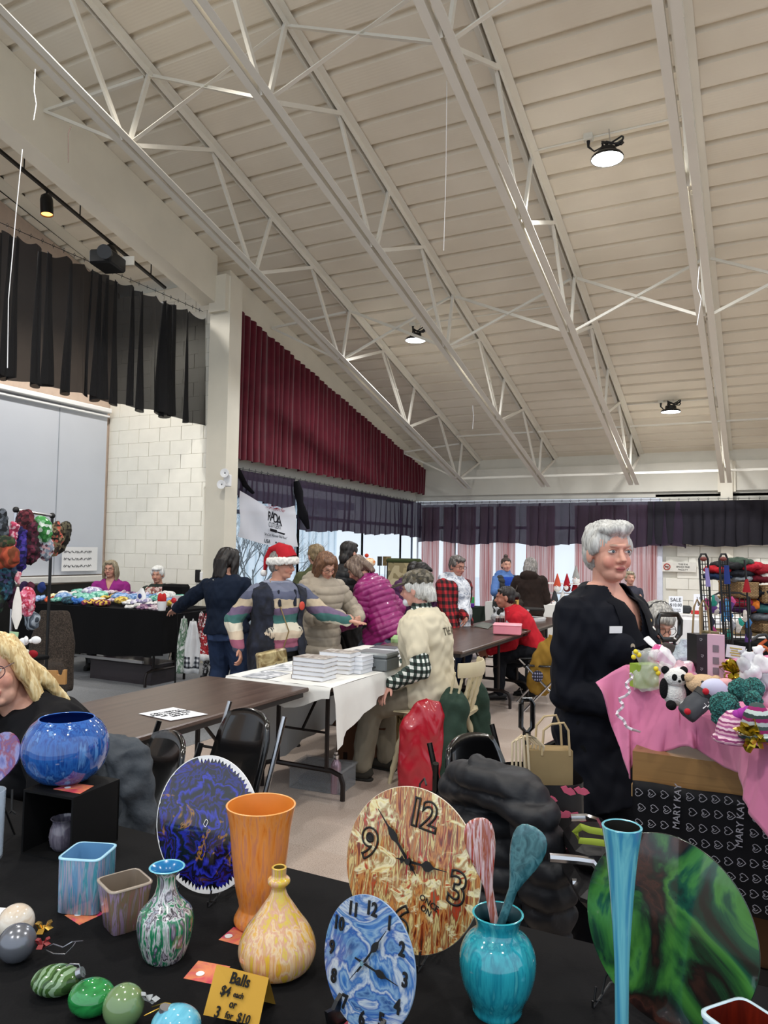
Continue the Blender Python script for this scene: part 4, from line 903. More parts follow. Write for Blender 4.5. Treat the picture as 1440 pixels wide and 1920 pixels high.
t, c, s = bauble('pale turquoise bauble at the bottom edge', 330, 1922, 47, pour(['2f8fb0', '6fc0d8', '3fa3c4'], (30, 10, 30), 1, rough=.08, coat=1), rz=34); dd = depth(c); MB().loft([W(308, 1896, dd), W(310, 1888, dd)], .009, n=16).build('cap', m_silver, t)
# heart plate at the left edge
m_ht = facemat(['3b3f8c', '6a6cb0', '8a8cc4', '8a3a5a', '5a4a9a', 'a89cc8', '6a2a50'], None, (10, 10, 10), 2, 1, rough=.1, seed=2)
C_ = W(-22, 1425, 1.98); k = 60; poly = []
for i in range(k):
    a = 2*PI*i/k; poly.append((.088*math.sin(a)**3*1.15, .0065*(13*math.cos(a)-5*math.cos(2*a)-2*math.cos(3*a)-math.cos(4*a))))
t = thing('heart_plate', 'purple and blue marbled heart plate at the left edge', 'plate', (C_.x, C_.y, TZ)); MB().prism(poly, C_, (.98, .15, 0), (0, .15, .98), .005).build('plate', m_ht, t, smooth=False)
q = W(23, 1520, 1.95); MB().loft([W(23, 1480, 1.97), W(22, 1522, 1.95)], .003, n=6).loft([W(18, 1524, 1.95), W(22, 1520, 1.95), W(30, 1526, 1.95)], .003, n=6).loft([C_-Vector((0, -.02, .06)), Vector((C_.x, C_.y+.09, TZ))], .003, n=6).build('easel', m_black, t)
P_ = onZ(-28, 1610, TZ); t = thing('glass_vase', 'clear glass cylinder at the left edge of the table', 'vase', P_); MB().lathe(P_, [(.04, 0), (.042, .17), (.039, .17), (.038, .006), (.001, .006)], 40).build('body', glassy((.9, .95, 1), .03, .3), t)
# ---------------------------------------------------------------- people
HF = Vector((-math.sin(YAW), math.cos(YAW), 0)); HR = Vector((math.cos(YAW), math.sin(YAW), 0))
def skinmat(c):
    m, N, L, B = nt('skin'); a = N.new('ShaderNodeVertexColor'); a.layer_name = 'Col'; L.new(a.outputs[0], B.inputs['Base Color']); B.inputs['Roughness'].default_value = .5
    B.inputs['Subsurface Weight'].default_value = .08; B.inputs['Subsurface Radius'].default_value = (.02, .008, .004); return m
M_SKIN = skinmat(0)
M_EYE = plain('e8e4de', .2, var=0); M_IRIS = plain('3d4a4f', .2, var=0); M_PUP = plain('0d0d0d', .2, var=0)
def hairmat(c1, c2, c3):
    m, N, L, B = nt('hair'); tc = N.new('ShaderNodeTexCoord'); mp = N.new('ShaderNodeMapping'); mp.inputs['Scale'].default_value = (60, 60, 8)
    n = N.new('ShaderNodeTexNoise'); n.inputs['Scale'].default_value = 1.5; n.inputs['Detail'].default_value = 3; n.inputs['Distortion'].default_value = .6
    r = ramp(N, [(.3, c1), (.5, c2), (.7, c3)]); L.new(tc.outputs['Object'], mp.inputs[0]); L.new(mp.outputs[0], n.inputs[0]); L.new(n.outputs['Fac'], r.inputs[0]); L.new(r.outputs[0], B.inputs['Base Color'])
    B.inputs['Roughness'].default_value = .5; b = N.new('ShaderNodeBump'); b.inputs['Strength'].default_value = .5; b.inputs['Distance'].default_value = .006; L.new(n.outputs['Fac'], b.inputs['Height']); L.new(b.outputs[0], B.inputs['Normal']); return m
def ik(S, T, a, b, pole):
    d = T-S; L = d.length
    if L > (a+b)*.995: T = S+d*((a+b)*.995/L); d = T-S; L = d.length
    x = (a*a-b*b+L*L)/(2*L); h = math.sqrt(max(0, a*a-x*x)); u = d.normalized(); p = pole-u*pole.dot(u)
    p = p.normalized() if p.length > 1e-5 else u.orthogonal(); return S+u*x+p*h, T
def add_hand(mb, w, d, n, side, curl=.3, spread=.18, s=1, thumb=.8):
    d = d.normalized(); n = (n-d*n.dot(d)).normalized(); x = d.cross(n)*side    # x towards the thumb
    k = w+d*.085*s
    mb.loft([w-d*.02*s, w+d*.02*s, w+d*.055*s, k], [.024*s, .033*s, .040*s, .036*s], [.019*s, .016*s, .014*s, .011*s], ref=x, n=10)
    for i, (o, l) in enumerate(((.030, .072), (.010, .08), (-.010, .074), (-.029, .058))):
        a = spread*(1.5-i)/1.5; b0 = k+x*o*s-d*.012*s; dd = (d*math.cos(a)+x*math.sin(a)).normalized(); P = [b0]; c = 0; p = b0
        for j, f in enumerate((.5, .3, .25)):
            c += curl*(.8 if j == 0 else 1); p = p+(dd*math.cos(c)+n*math.sin(c))*l*f*s; P.append(p)
        mb.loft(P, [.0095*s, .0088*s, .008*s, .0062*s], n=8)
    b0 = w+d*.02*s+x*.022*s; p1 = b0+(d*.55+x*.8*thumb+n*.25).normalized()*.04*s; p2 = p1+(d*.85+x*.35*thumb+n*.3).normalized()*.034*s
    mb.loft([b0-x*.01*s, b0+(p1-b0)*.5, p1, p2], [.013*s, .0125*s, .0105*s, .0075*s], n=8)
def sstep(a, b, x): t = np.clip((x-a)/(b-a), 0, 1); return t*t*(3-2*t)
def nz(co, f, s=0): return np.sin(co[:, 0]*f+2.1*np.sin(co[:, 1]*f*.7+s)+s)*np.sin(co[:, 2]*f*1.1+1.7*np.sin(co[:, 0]*f*.8+s*2))
class Person:
    def __init__(s, label, px=None, dep=None, P=None, face=(0, 1), H=1.6, w=1, lean=0, side=0, twist=0, hip=None, head=(0, 0, 0), hands=None, feet=None, group=None, skin='c9957f', vox=.007, epole=None, kpole=None, lips='a8585a', brow='5a4a42', hs=1, pals=None, curl=(.3, .3), hdir=(None, None), hipf=0, name='person'):
        if P is None: q = W(px, 1036, dep); P = Vector((q.x, q.y, 0))
        s.P = Vector(P); f = HR*face[0]-HF*face[1]; f.normalize(); s.f = f; s.x = f.cross(Vector((0, 0, 1))); s.R = Matrix((s.x, f, (0, 0, 1))).transposed(); s.H = H; s.w = w
        s.t = thing(name, label, 'person', s.P, group); hz = .51*H if hip is None else hip; s.hz = hz
        s.RL = s.R@Matrix.Rotation(side, 3, 'Y')@Matrix.Rotation(-lean, 3, 'X')@Matrix.Rotation(twist, 3, 'Z'); s.hipw = s.L(0, hipf, hz)
        T = s.T; wq = w**.6; s.sh = [T(-.101*H*wq, 0, .262*H), T(.101*H*wq, 0, .262*H)]
        hands = hands or ((-.2, .1, hz-.04), (.2, .1, hz-.04)); s.el = []; s.ha = []
        for i in (0, 1):
            h = Vector(hands[i]); tgt = h if len(h) == 3 and hdir == 'world' else s.L(*h); pole = s.R@Vector((epole[i] if epole else ((-1, 1)[i]*.25, -.7, -.9)))
            e, t_ = ik(s.sh[i], tgt, .175*H, .155*H, pole); s.el.append(e); s.ha.append(t_)
        fw = .17*w**.5/2; feet = feet or ((-fw, .0, 0), (fw, .03, 0)); s.hj = [s.L(-.052*H, hipf, hz-.0*H), s.L(.052*H, hipf, hz)]; s.kn = []; s.an = []; s.fd = []
        for i in (0, 1):
            a = s.L(feet[i][0], feet[i][1], feet[i][2]+.075); pole = s.R@Vector((kpole[i] if kpole else (0, 1, .2)))
            k, a = ik(s.hj[i], a, .245*H, .235*H, pole); s.kn.append(k); s.an.append(a)
        nb = T(0, .01, .325*H); hy, hp, ht = head; s.RH = s.R@Matrix.Rotation(hy, 3, 'Z')@Matrix.Rotation(-hp, 3, 'X')@Matrix.Rotation(ht, 3, 'Y'); s.hs = hs*(H/1.62)**.5*1.02
        s.hc = nb+(s.RL@Vector((0, 0, .05)))*s.hs+s.RH@Vector((0, .022, .075))*s.hs; s.nb = nb; s.vox = vox
        s.pals = pals or (s.R@Vector((1, .0, 0)), s.R@Vector((-1, 0, 0))); s.curl = curl; s.hdir = hdir if hdir != 'world' else (None, None); s.skin = skin; s.lips = lips; s.brow = brow
        s.body()
    def L(s, x, y, z): return s.P+s.R@Vector((x, y, z))
    def T(s, x, y, z): return s.hipw+s.RL@Vector((x, y, z))
    def Hd(s, x, y, z): return s.hc+s.RH@Vector((x, y, z))*s.hs
    def torso(s, mb, t=0, z0=-.05, z1=.335, k=1, front=0, n=18):
        H, w = s.H, s.w; tab = [(-.06, .094, .072), (0, .102, .078), (.07, .086, .068), (.13, .084, .068), (.19, .094, .078), (.25, .104, .072), (.285, .098, .058), (.31, .062, .045), (.335, .036, .034)]
        zs = sorted(set([z0, z1]+[a[0] for a in tab if z0 < a[0] < z1])); P, A, B = [], [], []
        for z in zs:
            i = max(0, min(len(tab)-2, sum(1 for a in tab if a[0] <= z)-1)); a, b = tab[i], tab[i+1]; f = (z-a[0])/(b[0]-a[0]); f = max(-2, f)
            rx = (a[1]+(b[1]-a[1])*f)*H; ry = (a[2]+(b[2]-a[2])*f)*H; ww = w if z < .29 else w**.5
            P.append(s.T(0, front*(1 if z < .1 else .5), z*H)); A.append((rx*ww+t)*k); B.append((ry*ww**1.15+t)*k)
        mb.loft(P, A, B, ref=s.x if abs((s.RL@Vector((1, 0, 0))).dot(s.x)) > .3 else None, n=n)
    def body(s):
        H = s.H; mb = MB(); s.torso(mb, -.006); q = s.w**.4
        for i in (0, 1):
            mb.caps(s.hj[i], s.kn[i], .058*H*q*.9, .036*H*q); mb.caps(s.kn[i], s.an[i], .034*H*q, .022*H); fd = (s.R@Vector(((-.1, .1)[i], 1, 0))).normalized()
            mb.caps(s.an[i]-Vector((0, 0, .035)), s.an[i]+fd*.15-Vector((0, 0, .05)), .028, .022)
            mb.caps(s.sh[i], s.el[i], .031*H*q, .025*H*q); mb.caps(s.el[i], s.ha[i], .025*H*q, .016*H)
            fd = (s.ha[i]-s.el[i]).normalized(); hd = s.hdir[i] if s.hdir[i] is not None else fd
            add_hand(mb, s.ha[i]+fd*.01, Vector(hd), s.pals[i], -1 if i else 1, s.curl[i])
        hs = s.hs; Hd = s.Hd; R = s.RH; e = lambda c, r: mb.ell(Hd(*c), tuple(a*hs for a in r), R, 20, 14)
        mb.loft([s.nb-s.RL@Vector((0, 0, .05)), s.nb, Hd(0, -.015, -.06), Hd(0, -.01, -.02)], [.06*q, .05*q, .05*q, .045], n=12)
        e((0, -.012, .03), (.074, .093, .083)); e((0, .02, -.02), (.060, .070, .078)); e((0, .04, -.068), (.042*q, .042, .036)); e((0, .082, .03), (.046, .012, .009))
        for k in (-1, 1): e((k*.030, .058, -.028), (.026, .024, .028)); e((k*.074, -.008, -.008), (.010, .018, .030)); e((k*.012, .090, -.026), (.009, .011, .008))
        mb.loft([Hd(0, .082, .025), Hd(0, .093, .0), Hd(0, .108, -.022), Hd(0, .095, -.032)], [.007*hs, .009*hs, .0125*hs, .009*hs], n=10)
        e((0, .087, -.050), (.022, .009, .006)); e((0, .085, -.058), (.018, .009, .006)); e((0, .074, -.08), (.016, .014, .014))
        me = remesh(mb, s.vox, 2, .4); co = mesh_np(me)
        loc = (co-np.array(s.hc))@np.array(s.RH)/hs; c = np.tile(np.array(lin(s.skin), np.float32), (len(co), 1))
        def mix(mask, col, a=1): c[:] = c*(1-(mask*a)[:, None])+np.array(lin(col))*(mask*a)[:, None]
        el = lambda p, r: 1-sstep(.7, 1.3, np.sqrt((((loc-np.array(p))/np.array(r))**2).sum(1)))
        for k in (-1, 1): mix(el((k*.036, .075, -.03), (.022, .03, .02)), 'c8604f', .28); mix(el((k*.032, .085, .033), (.018, .016, .0045)), s.brow, .75); mix(el((k*.031, .08, .010), (.018, .02, .010)), '8a5a4c', .4)
        mix(el((0, .1, -.028), (.014, .02, .012)), 'c8604f', .25); mix(el((0, .092, -.053), (.022, .016, .0085)), s.lips, .85); mix(el((0, .095, -.0535), (.021, .016, .0018)), '5a2420', .8)
        at = me.color_attributes.new('Col', 'FLOAT_COLOR', 'POINT'); at.data.foreach_set('color', np.concatenate([c, np.ones((len(c), 1))], 1).astype(np.float32).ravel())
        s.bodyo = place_mesh(me, 'body', M_SKIN, s.t, co=co)
    def eyes(s, iris=M_IRIS, look=(0, 0)):
        for k in (-1, 1):
            c = s.Hd(k*.031, .0765, .010); ey_ = MB().ell(c, (.0145*s.hs, .0115*s.hs, .0085*s.hs), s.RH, 14, 8).build('eye', M_EYE, s.t)
            q = s.Hd(k*.031+look[0], .0885, .010+look[1]*.5); MB().ell(q, (.0058*s.hs, .002, .0058*s.hs), s.RH, 12, 6).build('iris', iris, ey_)
            MB().loft([s.Hd(k*.016, .086, .013), s.Hd(k*.026, .0905, .0185), s.Hd(k*.037, .089, .0185), s.Hd(k*.047, .080, .012)], [.0018, .0028, .0028, .0016], n=6).build('eyelid', plain('a0705f', .5), s.t)
    def glasses(s, m=m_black, r=.021, rz_=.017):
        mb = MB()
        for k in (-1, 1):
            mb.loft([s.Hd(k*.033+r*math.cos(a*PI/7), .101-.004*abs(math.cos(a*PI/7)), .008+rz_*math.sin(a*PI/7)) for a in range(15)], .0017, n=5)
            mb.loft([s.Hd(k*.054, .098, .012), s.Hd(k*.075, .06, .01), s.Hd(k*.079, -.01, .004)], .0017, n=5)
        mb.loft([s.Hd(-.012, .102, .01), s.Hd(.012, .102, .01)], .0017, n=5); mb.build('glasses', m, s.t)
    def seg(s, co):
        "per vertex: distance along the arm it lies on, or -1 on the torso"
        out = -np.ones(len(co), np.float32); best = np.full(len(co), 9.)
        for i in (0, 1):
            off = 0
            for a, b in ((s.sh[i], s.el[i]), (s.el[i], s.ha[i])):
                A, B = np.array(a), np.array(b); d = B-A; l = np.linalg.norm(d); t = np.clip(((co-A)@d)/l/l, 0, 1); dist = np.linalg.norm(co-A-t[:, None]*d, axis=1)
                m = (dist < .085*s.w**.5) & (dist < best) & (((t > .25) | (off > 0))); out[m] = off+t[m]*l; best[m] = dist[m]; off += l
        return out
    def cloth(s, name, mat, t=.018, hem=-.06, sleeve=1, flare=0, quilt=0, amp=.012, wr=.004, open_=0, collar=0, hood=0, belly=0, cuff=0, mesh=None, vox=None, arm=1, zt=.325, skirt=None, bust=0, low=None):
        H = s.H; mb = MB(); q = s.w**.4; s.torso(mb, t, max(hem, -.06), zt, front=belly*.5)
        if belly: mb.ell(s.T(0, .05*H+belly*.3, .06*H), (.085*H*s.w, .06*H*s.w+belly, .09*H), s.RL)
        if bust: 
            for k in (-1, 1): mb.ell(s.T(k*.045*H, .06*H*s.w**.5, .19*H), (.045*H*q, .04*H*q+bust, .045*H*q), s.RL)
        if hem < -.06:
            n = 5; r0 = .094*H*s.w+t; r1 = .072*H*s.w**1.15+t; base = s.T(0, 0, -.04*H); cen = (s.kn[0]+s.kn[1])/2 if skirt is None else s.L(*skirt)
            P = []; A = []; B = []
            zz = s.hz+hem*H
            for i in range(n+1):
                f = i/n; p = base.lerp(Vector((cen.x, cen.y, zz)) if skirt is None or True else cen, f); P.append(p); A.append((r0+flare*f)); B.append((r1+flare*.8*f))
            mb.loft(P[::-1], A[::-1], B[::-1], ref=s.x, n=18)
        if sleeve:
            for i in (0, 1):
                if arm != 1 and i not in arm: continue
                a, b, c = s.sh[i], s.el[i], s.ha[i]; mb.caps(a, a.lerp(b, min(1, sleeve*2)), .033*H*q+t*.8, .031*H*q+t*.7)
                if sleeve > .5: mb.caps(b, b.lerp(c, min(.97, (sleeve-.5)*2)), .030*H*q+t*.8, .021*H+t*.8+cuff)
        if collar: mb.loft([s.nb-s.RL@Vector((0, 0, .04)), s.nb+s.RL@Vector((0, -.01, .02+collar))], [.075*q+t*.5, .062*q+t*.3], n=14)
        if hood: mb.ell(s.T(0, -.075*H, .305*H), (.085*H, .045*H, .05*H), s.RL)
        me = remesh(mb, vox or max(s.vox, .007), 4, .5); co = mesh_np(me).astype(np.float64); no = normals_np(me).astype(np.float64)
        if quilt:
            sg = s.seg(co); z = (co-np.array(s.hipw))@np.array(s.RL)[:, 2]; u = np.where(sg >= 0, sg, z)/quilt
            co += no*(amp*(np.abs(np.sin(PI*u+.25*np.sin(co[:, 0]*20)))**.6-.6))[:, None]
        if wr: co += no*(wr*nz(co, 26, 1)+wr*.6*nz(co, 55, 3))[:, None]
        me.vertices.foreach_set('co', co.astype(np.float32).ravel())
        if open_ or low:
            l = (co-np.array(s.hipw))@np.array(s.RL); bm = bmesh.new(); bm.from_mesh(me); bm.verts.ensure_lookup_table()
            d = [v for v in bm.verts if (open_ and abs(l[v.index, 0]) < open_*(1+.5*max(0, l[v.index, 2])/H) and l[v.index, 1] > .0 and l[v.index, 2] < .33*H) or (low and l[v.index, 1] > 0 and l[v.index, 2] > low*H+abs(l[v.index, 0])*2.6 and abs(l[v.index, 0]) < .06)]
            bmesh.ops.delete(bm, geom=d, context='VERTS'); bm.to_mesh(me); bm.free(); co = mesh_np(me)
        o = place_mesh(me, name, mat, s.t, co=mesh_np(me))
        if open_ or low: md = o.modifiers.new('t', 'SOLIDIFY'); md.thickness = .006; md.offset = -1
        return o
    def trousers(s, mat, t=.012, k=1, length=.97, wide=0, name='trousers'):
        H = s.H; mb = MB(); q = s.w**.5; s.torso(mb, t*.6, -.06, .08)
        for i in (0, 1):
            mb.caps(s.hj[i], s.kn[i], .062*H*q*k+t, .040*H*q+t+wide*.5); mb.caps(s.kn[i], s.kn[i].lerp(s.an[i], length), .038*H*q+t+wide*.5, .028*H+t+wide)
        me = remesh(mb, max(s.vox, .008), 4, .5); co = mesh_np(me).astype(np.float64); no = normals_np(me); co += no*(.004*nz(co, 22, 2)+.003*nz(co, 50, 5))[:, None]
        return place_mesh(me, name, mat, s.t, co=co.astype(np.float32))
    def shoes(s, mat=None, sole=None):
        for i in (0, 1):
            fd = (s.R@Vector(((-.1, .1)[i], 1, 0))).normalized(); a = s.an[i]; z = a.z-.075; c = Vector((a.x, a.y, z))
            sx = fd.cross(Vector((0, 0, 1))); o = MB().loft([c-fd*.075+Vector((0, 0, .035)), c-fd*.06+Vector((0, 0, .045)), c+Vector((0, 0, .05)), c+fd*.07+Vector((0, 0, .038)), c+fd*.14+Vector((0, 0, .03)), c+fd*.185+Vector((0, 0, .025))], [.02, .036, .04, .044, .043, .018], [.02, .045, .05, .036, .026, .014], ref=sx, n=14).build('shoe', mat or plain('1a1a1c', .5), s.t)
            MB().loft([c-fd*.08+Vector((0, 0, .01)), c-fd*.06+Vector((0, 0, .01)), c+fd*.02+Vector((0, 0, .01)), c+fd*.12+Vector((0, 0, .01)), c+fd*.195+Vector((0, 0, .01))], [.02, .038, .04, .047, .02], [.01]*5, ref=sx, n=12).build('sole', sole or plain('2a2826', .7), s.t)
    def hair(s, mat, style='short', vox=.006, vol=0, extra=None, name='hair', cut=None):
        mb = MB(); hs = s.hs; e = lambda c, r: mb.ell(s.Hd(*c), tuple((a+vol)*hs for a in r), s.RH, 20, 14)
        lo = lambda P, a, b=None, ref=None: mb.loft([s.Hd(*p) for p in P], [x*hs for x in a], [x*hs for x in b] if b else None, ref=s.RH@Vector(ref or (1, 0, 0)), n=12)
        e((0, -.022, .046), (.081, .094, .078)); e((0, -.045, .0), (.077, .062, .075))
        if style == 'short': e((0, .045, .088), (.062, .045, .026)); [e((k*.066, .0, .03), (.018, .045, .04)) for k in (-1, 1)]
        if style == 'crop': [e((k*.066, .005, .025), (.016, .045, .035)) for k in (-1, 1)]
        if style in ('bob', 'shoulder', 'long'):
            L = dict(bob=-.10, shoulder=-.16, long=-.24)[style]
            for k in (-1, 1): lo([(k*.035, .03, .1), (k*.072, .022, .05), (k*.08, .01, -.03), (k*.08, .0, L)], [.03, .024, .024, .012], [.035, .04, .045, .03], (1, 0, 0))
            lo([(0, -.07, .06), (0, -.095, -.04), (0, -.10, L-.02)], [.07, .088, .07], [.03, .035, .02])
            e((0, .05, .09), (.058, .04, .024))
        if style == 'bun': e((0, -.03, .145), (.034, .036, .03)); e((0, .035, .082), (.06, .04, .022))
        if style == 'lowbun': e((0, -.125, .01), (.04, .035, .04)); e((0, .035, .08), (.06, .04, .022))
        if style == 'fringe': pass
        for x in (extra or []): 
            if x[0] == 'e': e(x[1], x[2])
            else: lo(*x[1:])
        me = remesh(mb, vox, 2, .5); co = mesh_np(me).astype(np.float64); no = normals_np(me); l = (co-np.array(s.hc))@np.array(s.RH)
        th = np.arctan2(l[:, 0], l[:, 1]+.02); co += no*(.0016*np.sin(th*60+3*np.sin(l[:, 2]*40))+.003*np.sin(th*11+l[:, 2]*50))[:, None]
        o = place_mesh(me, name, mat, s.t, co=co.astype(np.float32)); return o
def H_(c): return hairmat(*c)
HG = ('8f8f8c', 'b9b9b5', 'd0d0cc'); HGD = ('4a4846', '77736f', '9a9692'); HB = ('0d0b0b', '1a1513', '2a211d'); HBR = ('4a3222', '6e4c36', '8a6548'); HBL = ('a98550', 'd9c08a', 'f0e2b8'); HGB = ('6b5f4c', '93876f', 'b0a58c')
# 1 woman in the navy suit -------------------------------------------------------
m_navy = plain('0a0d17', .8, var=.15, scale=8)
p = Person('woman with short grey hair in a long navy suit looking at the camera', 1131, 3.0, face=(.6, .8), H=1.70, w=1.16, head=(-.42, .03, 0), hands=((-.10, .25, 1.02), (.12, .24, .99)), vox=.0045, skin='d09a86', lips='a34f50', brow='8a7a6c', hs=1.02, epole=((-.25, -.7, -.9), (.25, -.7, -.9)))
navy = p
p.eyes(); p.hair(H_(HG), 'short', .005, .002, [('e', (-.02, .03, .1), (.055, .055, .022)), ('e', (0, -.06, .085), (.06, .05, .03))])
jk = p.cloth('jacket', m_navy, .022, -.17, 1, flare=.03, bust=.015, wr=.006, collar=0, vox=.007, zt=.33, low=.205)
p.cloth('skirt', plain('0b0d16', .8, var=.1, sheen=.1), .012, -.42, 0, flare=.1, wr=.004, zt=.06, vox=.009)
p.trousers(plain('08090c', .85), .012, wide=.02); p.shoes(m_black)
bv = bvh_of(jk)
def pin(pp, x, y, z, build, name, mat):
    o = pp.T(x, y+.25, z); h = bv.ray_cast(o, -(pp.RL@Vector((0, 1, 0))), .5); c = h[0] if h[0] is not None else pp.T(x, y, z); n = h[1] if h[0] is not None else pp.f; return c, n
for k in (-1, 1):
    pts = [pin(p, k*a, .1, z*1.7, 0, 0, 0)[0]+p.RL@Vector((0, .008, 0)) for a, z in ((.075, .29), (.07, .26), (.062, .23), (.05, .20), (.03, .165), (.012, .14))]
    MB().loft([p.T(k*.085, -.01, .325*1.7)]+pts, [.02, .03, .036, .040, .036, .022, .006], [.006, .005, .005, .005, .005, .005, .003], ref=p.RL@Vector((1, -.4*k, 0)), n=10).build('lapel', plain('080a12', .85, var=0), p.t)
c, n = pin(p, .11, .15, .235*1.7, 0, 0, 0); MB().box(c+n*.004, (.072, .003, .026), frame(n)).build('name_badge', m_white, p.t, smooth=False)
c, n = pin(p, .085, .15, .20*1.7, 0, 0, 0); MB().lathe(c, [(.011, 0), (.011, .003), (.0001, .004)], 20, frame((0, 0, 1), -n)).build('round_pin', plain('c9c3a6', .3, metal=.5), p.t)
for i in range(4):
    c, n = pin(p, -.09-.006*(i % 2), .15, (.25-.018*i)*1.7, 0, 0, 0); MB().ell(c+n*.003, (.012, .004, .008+.003*(i % 2)), frame(n), 10, 6).build('brooch', plain(['c9a860', 'e8e4da', '5a2a20', 'd4c090'][i], .3, metal=.4), p.t)
MB().loft([p.Hd(-.076, .0, -.045), p.Hd(-.078, .008, -.055), p.Hd(-.078, .0, -.065), p.Hd(-.077, -.006, -.055)], .0022, n=6).build('earring', m_chrome, p.t)
# 2 woman in the navy sweater and jeans --------------------------------------------
m_jean = plain('26344f', .85, var=.2, scale=10, bump=.2, bscale=200); m_nsw = plain('131d2e', .9, var=.08)
p = Person('woman seen from behind in a navy sweater and blue jeans, leaning on the black table', 430, 6.9, face=(.25, -.97), H=1.56, w=1.25, head=(-.35, .1, 0), side=-.06, hands=((-.62, .18, .96), (.05, .25, .9)), vox=.007, epole=((-.6, -.6, -.6), (.5, -.6, -.5)), pals=(Vector((0, 0, -1)), -HR), feet=((-.14, .02, 0), (.1, .0, 0)))
p.trousers(m_jean, .012, wide=.02); p.cloth('sweater', m_nsw, .024, -.02, 1, wr=.006, cuff=.004); p.hair(H_(HB), 'long', .007, .006, [('l', [(0, -.05, .1), (0, -.1, 0), (0, -.11, -.16)], [.06, .085, .07], [.04, .04, .025])]); p.glasses(m_chrome); p.shoes()
for k in (-1, 1): MB().box(p.T(k*.075, -.135, -.03), (.1, .008, .1), p.RL, bev=.004).build('back_pocket', plain('2f3f5e', .85), p.t)
MB().loft([p.T(-.08, -.1, .30*1.56), p.T(.02, -.135, .2*1.56), p.T(.13, -.12, .08*1.56)], [.006]*3, [.003]*3, n=6).build('bag_strap', plain('9a9a92', .6), p.t)
# 3 woman in the santa hat ---------------------------------------------------------
cols = ['6a6f82', '8a8fa0', '4a4f63', '9c5a70', 'c9b7a0', 'd8d0bd', '3d6a66', '6b5a75', 'b8a890', '55596e']
m_blk = bands(cols, 2, .62, .95, dist=.05, dscale=9)
p = Person('woman in a red santa hat and patterned sweater holding out her open palm', 522, 6.0, face=(.55, .83), H=1.55, w=1.38, head=(.65, .12, 0), hands=((-.44, .36, .99), (.34, .05, .78)), vox=.006, epole=((-.5, -.6, -.9), (.7, -.8, -.2)), pals=(Vector((0, 0, -1)), -HR), curl=(.05, .6), hdir=(HR*.9+HF*-.35+Vector((0, 0, -.12)), None), skin='bd8a74')
p.trousers(m_black, .012); p.cloth('sweater', m_blk, .020, -.03, 1, wr=.005, belly=.01, bust=.01); p.shoes()
p.cloth('vest', pour(['14161e', '232838', '181a22', '2c3040'], (9, 9, 9), .3, rough=.95, coat=0), .034, -.2, 0, flare=.03, wr=.005, belly=.01, bust=.01, open_=.10, zt=.315, vox=.008)
MB().loft([p.T(-.10, .0, .315*1.55), p.T(-.07, .14, .27*1.55), p.T(-.065, .19, .2*1.55)], [.022, .028, .012], [.012]*3, n=8).loft([p.T(.10, .0, .315*1.55), p.T(.07, .14, .27*1.55), p.T(.065, .19, .2*1.55)], [.022, .028, .012], [.012]*3, n=8).build('vest_collar', plain('20232e', .9), p.t)
p.hair(H_(HGD), 'short', .006, 0); p.glasses()
c, n = p.T(-.125, .19, .2*1.55), p.RL@Vector((-.3, 1, 0)); MB().ell(c, (.03, .012, .035), frame(n), 10, 8).build('poinsettia_brooch', plain('c8402e', .5), p.t)
mb = MB(); mb.loft([p.Hd(0, .03, .055), p.Hd(0, -.0, .11), p.Hd(.0, -.05, .135), p.Hd(.0, -.11, .11), p.Hd(-.0, -.145, .03), p.Hd(-.0, -.15, -.06)], [.088, .075, .05, .035, .025, .012], [.1, .085, .045, .03, .022, .01], ref=p.x, n=18); mb.build('santa_hat', plain('a81e28', .85, var=.1, bump=.2), p.t)
mb = MB(); mb.loft([p.Hd(0, .0, .035)+p.RH@Vector((.098*math.cos(a), .11*math.sin(a), .02*math.sin(a))) for a in [2*PI*i/24 for i in range(25)]], [.026]*25, [.032]*25, n=10, cap=False); me = remesh(mb, .006, 2); co = mesh_np(me).astype(np.float64); co += normals_np(me)*(.004*nz(co, 130, 1))[:, None]; place_mesh(me, 'fur_brim', plain('e9e6e0', .95, bump=.4, bscale=300), p.t, co=co.astype(np.float32))
MB().ell(p.Hd(0, -.155, -.085), .028).build('pompom', plain('f0eeea', .95, bump=.5, bscale=300), p.t)
hb = p.T(.13, .20, -.06*1.55); A = frame((.35, -.94, 0)); A = p.R@Matrix.Rotation(.15, 3, 'Y')
MB().box(hb, (.24, .07, .14), A, bev=.012).build('handbag', pour(['3a2c18', '8a7348', 'c9b98a', '5a4526'], (12, 12, 12), 1, rough=.35), p.t)
MB().loft([hb+A@Vector((-.11, 0, .07)), p.T(.0, .22, .12), p.T(.06, .19, .3), p.T(.09, .05, .5)], .005, n=6).build('bag_strap', plain('8a744a', .4, metal=.3), p.t)
# 4 woman in the beige quilted coat ---------------------------------------------------
m_bg = plain('a39888', .6, var=.06, sheen=.1)
p = Person('woman with brown bobbed hair and glasses in a long beige quilted coat looking down', 600, 6.7, face=(.62, .78), H=1.56, w=1.18, head=(-.1, .55, .12), hands=((-.22, .30, .95), (.02, .36, .98)), vox=.007, pals=(-HR, Vector((0, 0, -1))), curl=(.9, .8), epole=((-.9, -.5, -.6), (.8, -.6, -.6)), lean=.1, skin='c9967f')
p.cloth('quilted_coat', m_bg, .032, -.30, 1, flare=.035, quilt=.075, amp=.014, wr=.003, hood=1, collar=.02); p.hair(H_(HBR), 'shoulder', .007, .004); p.glasses(); p.trousers(m_black); p.shoes()
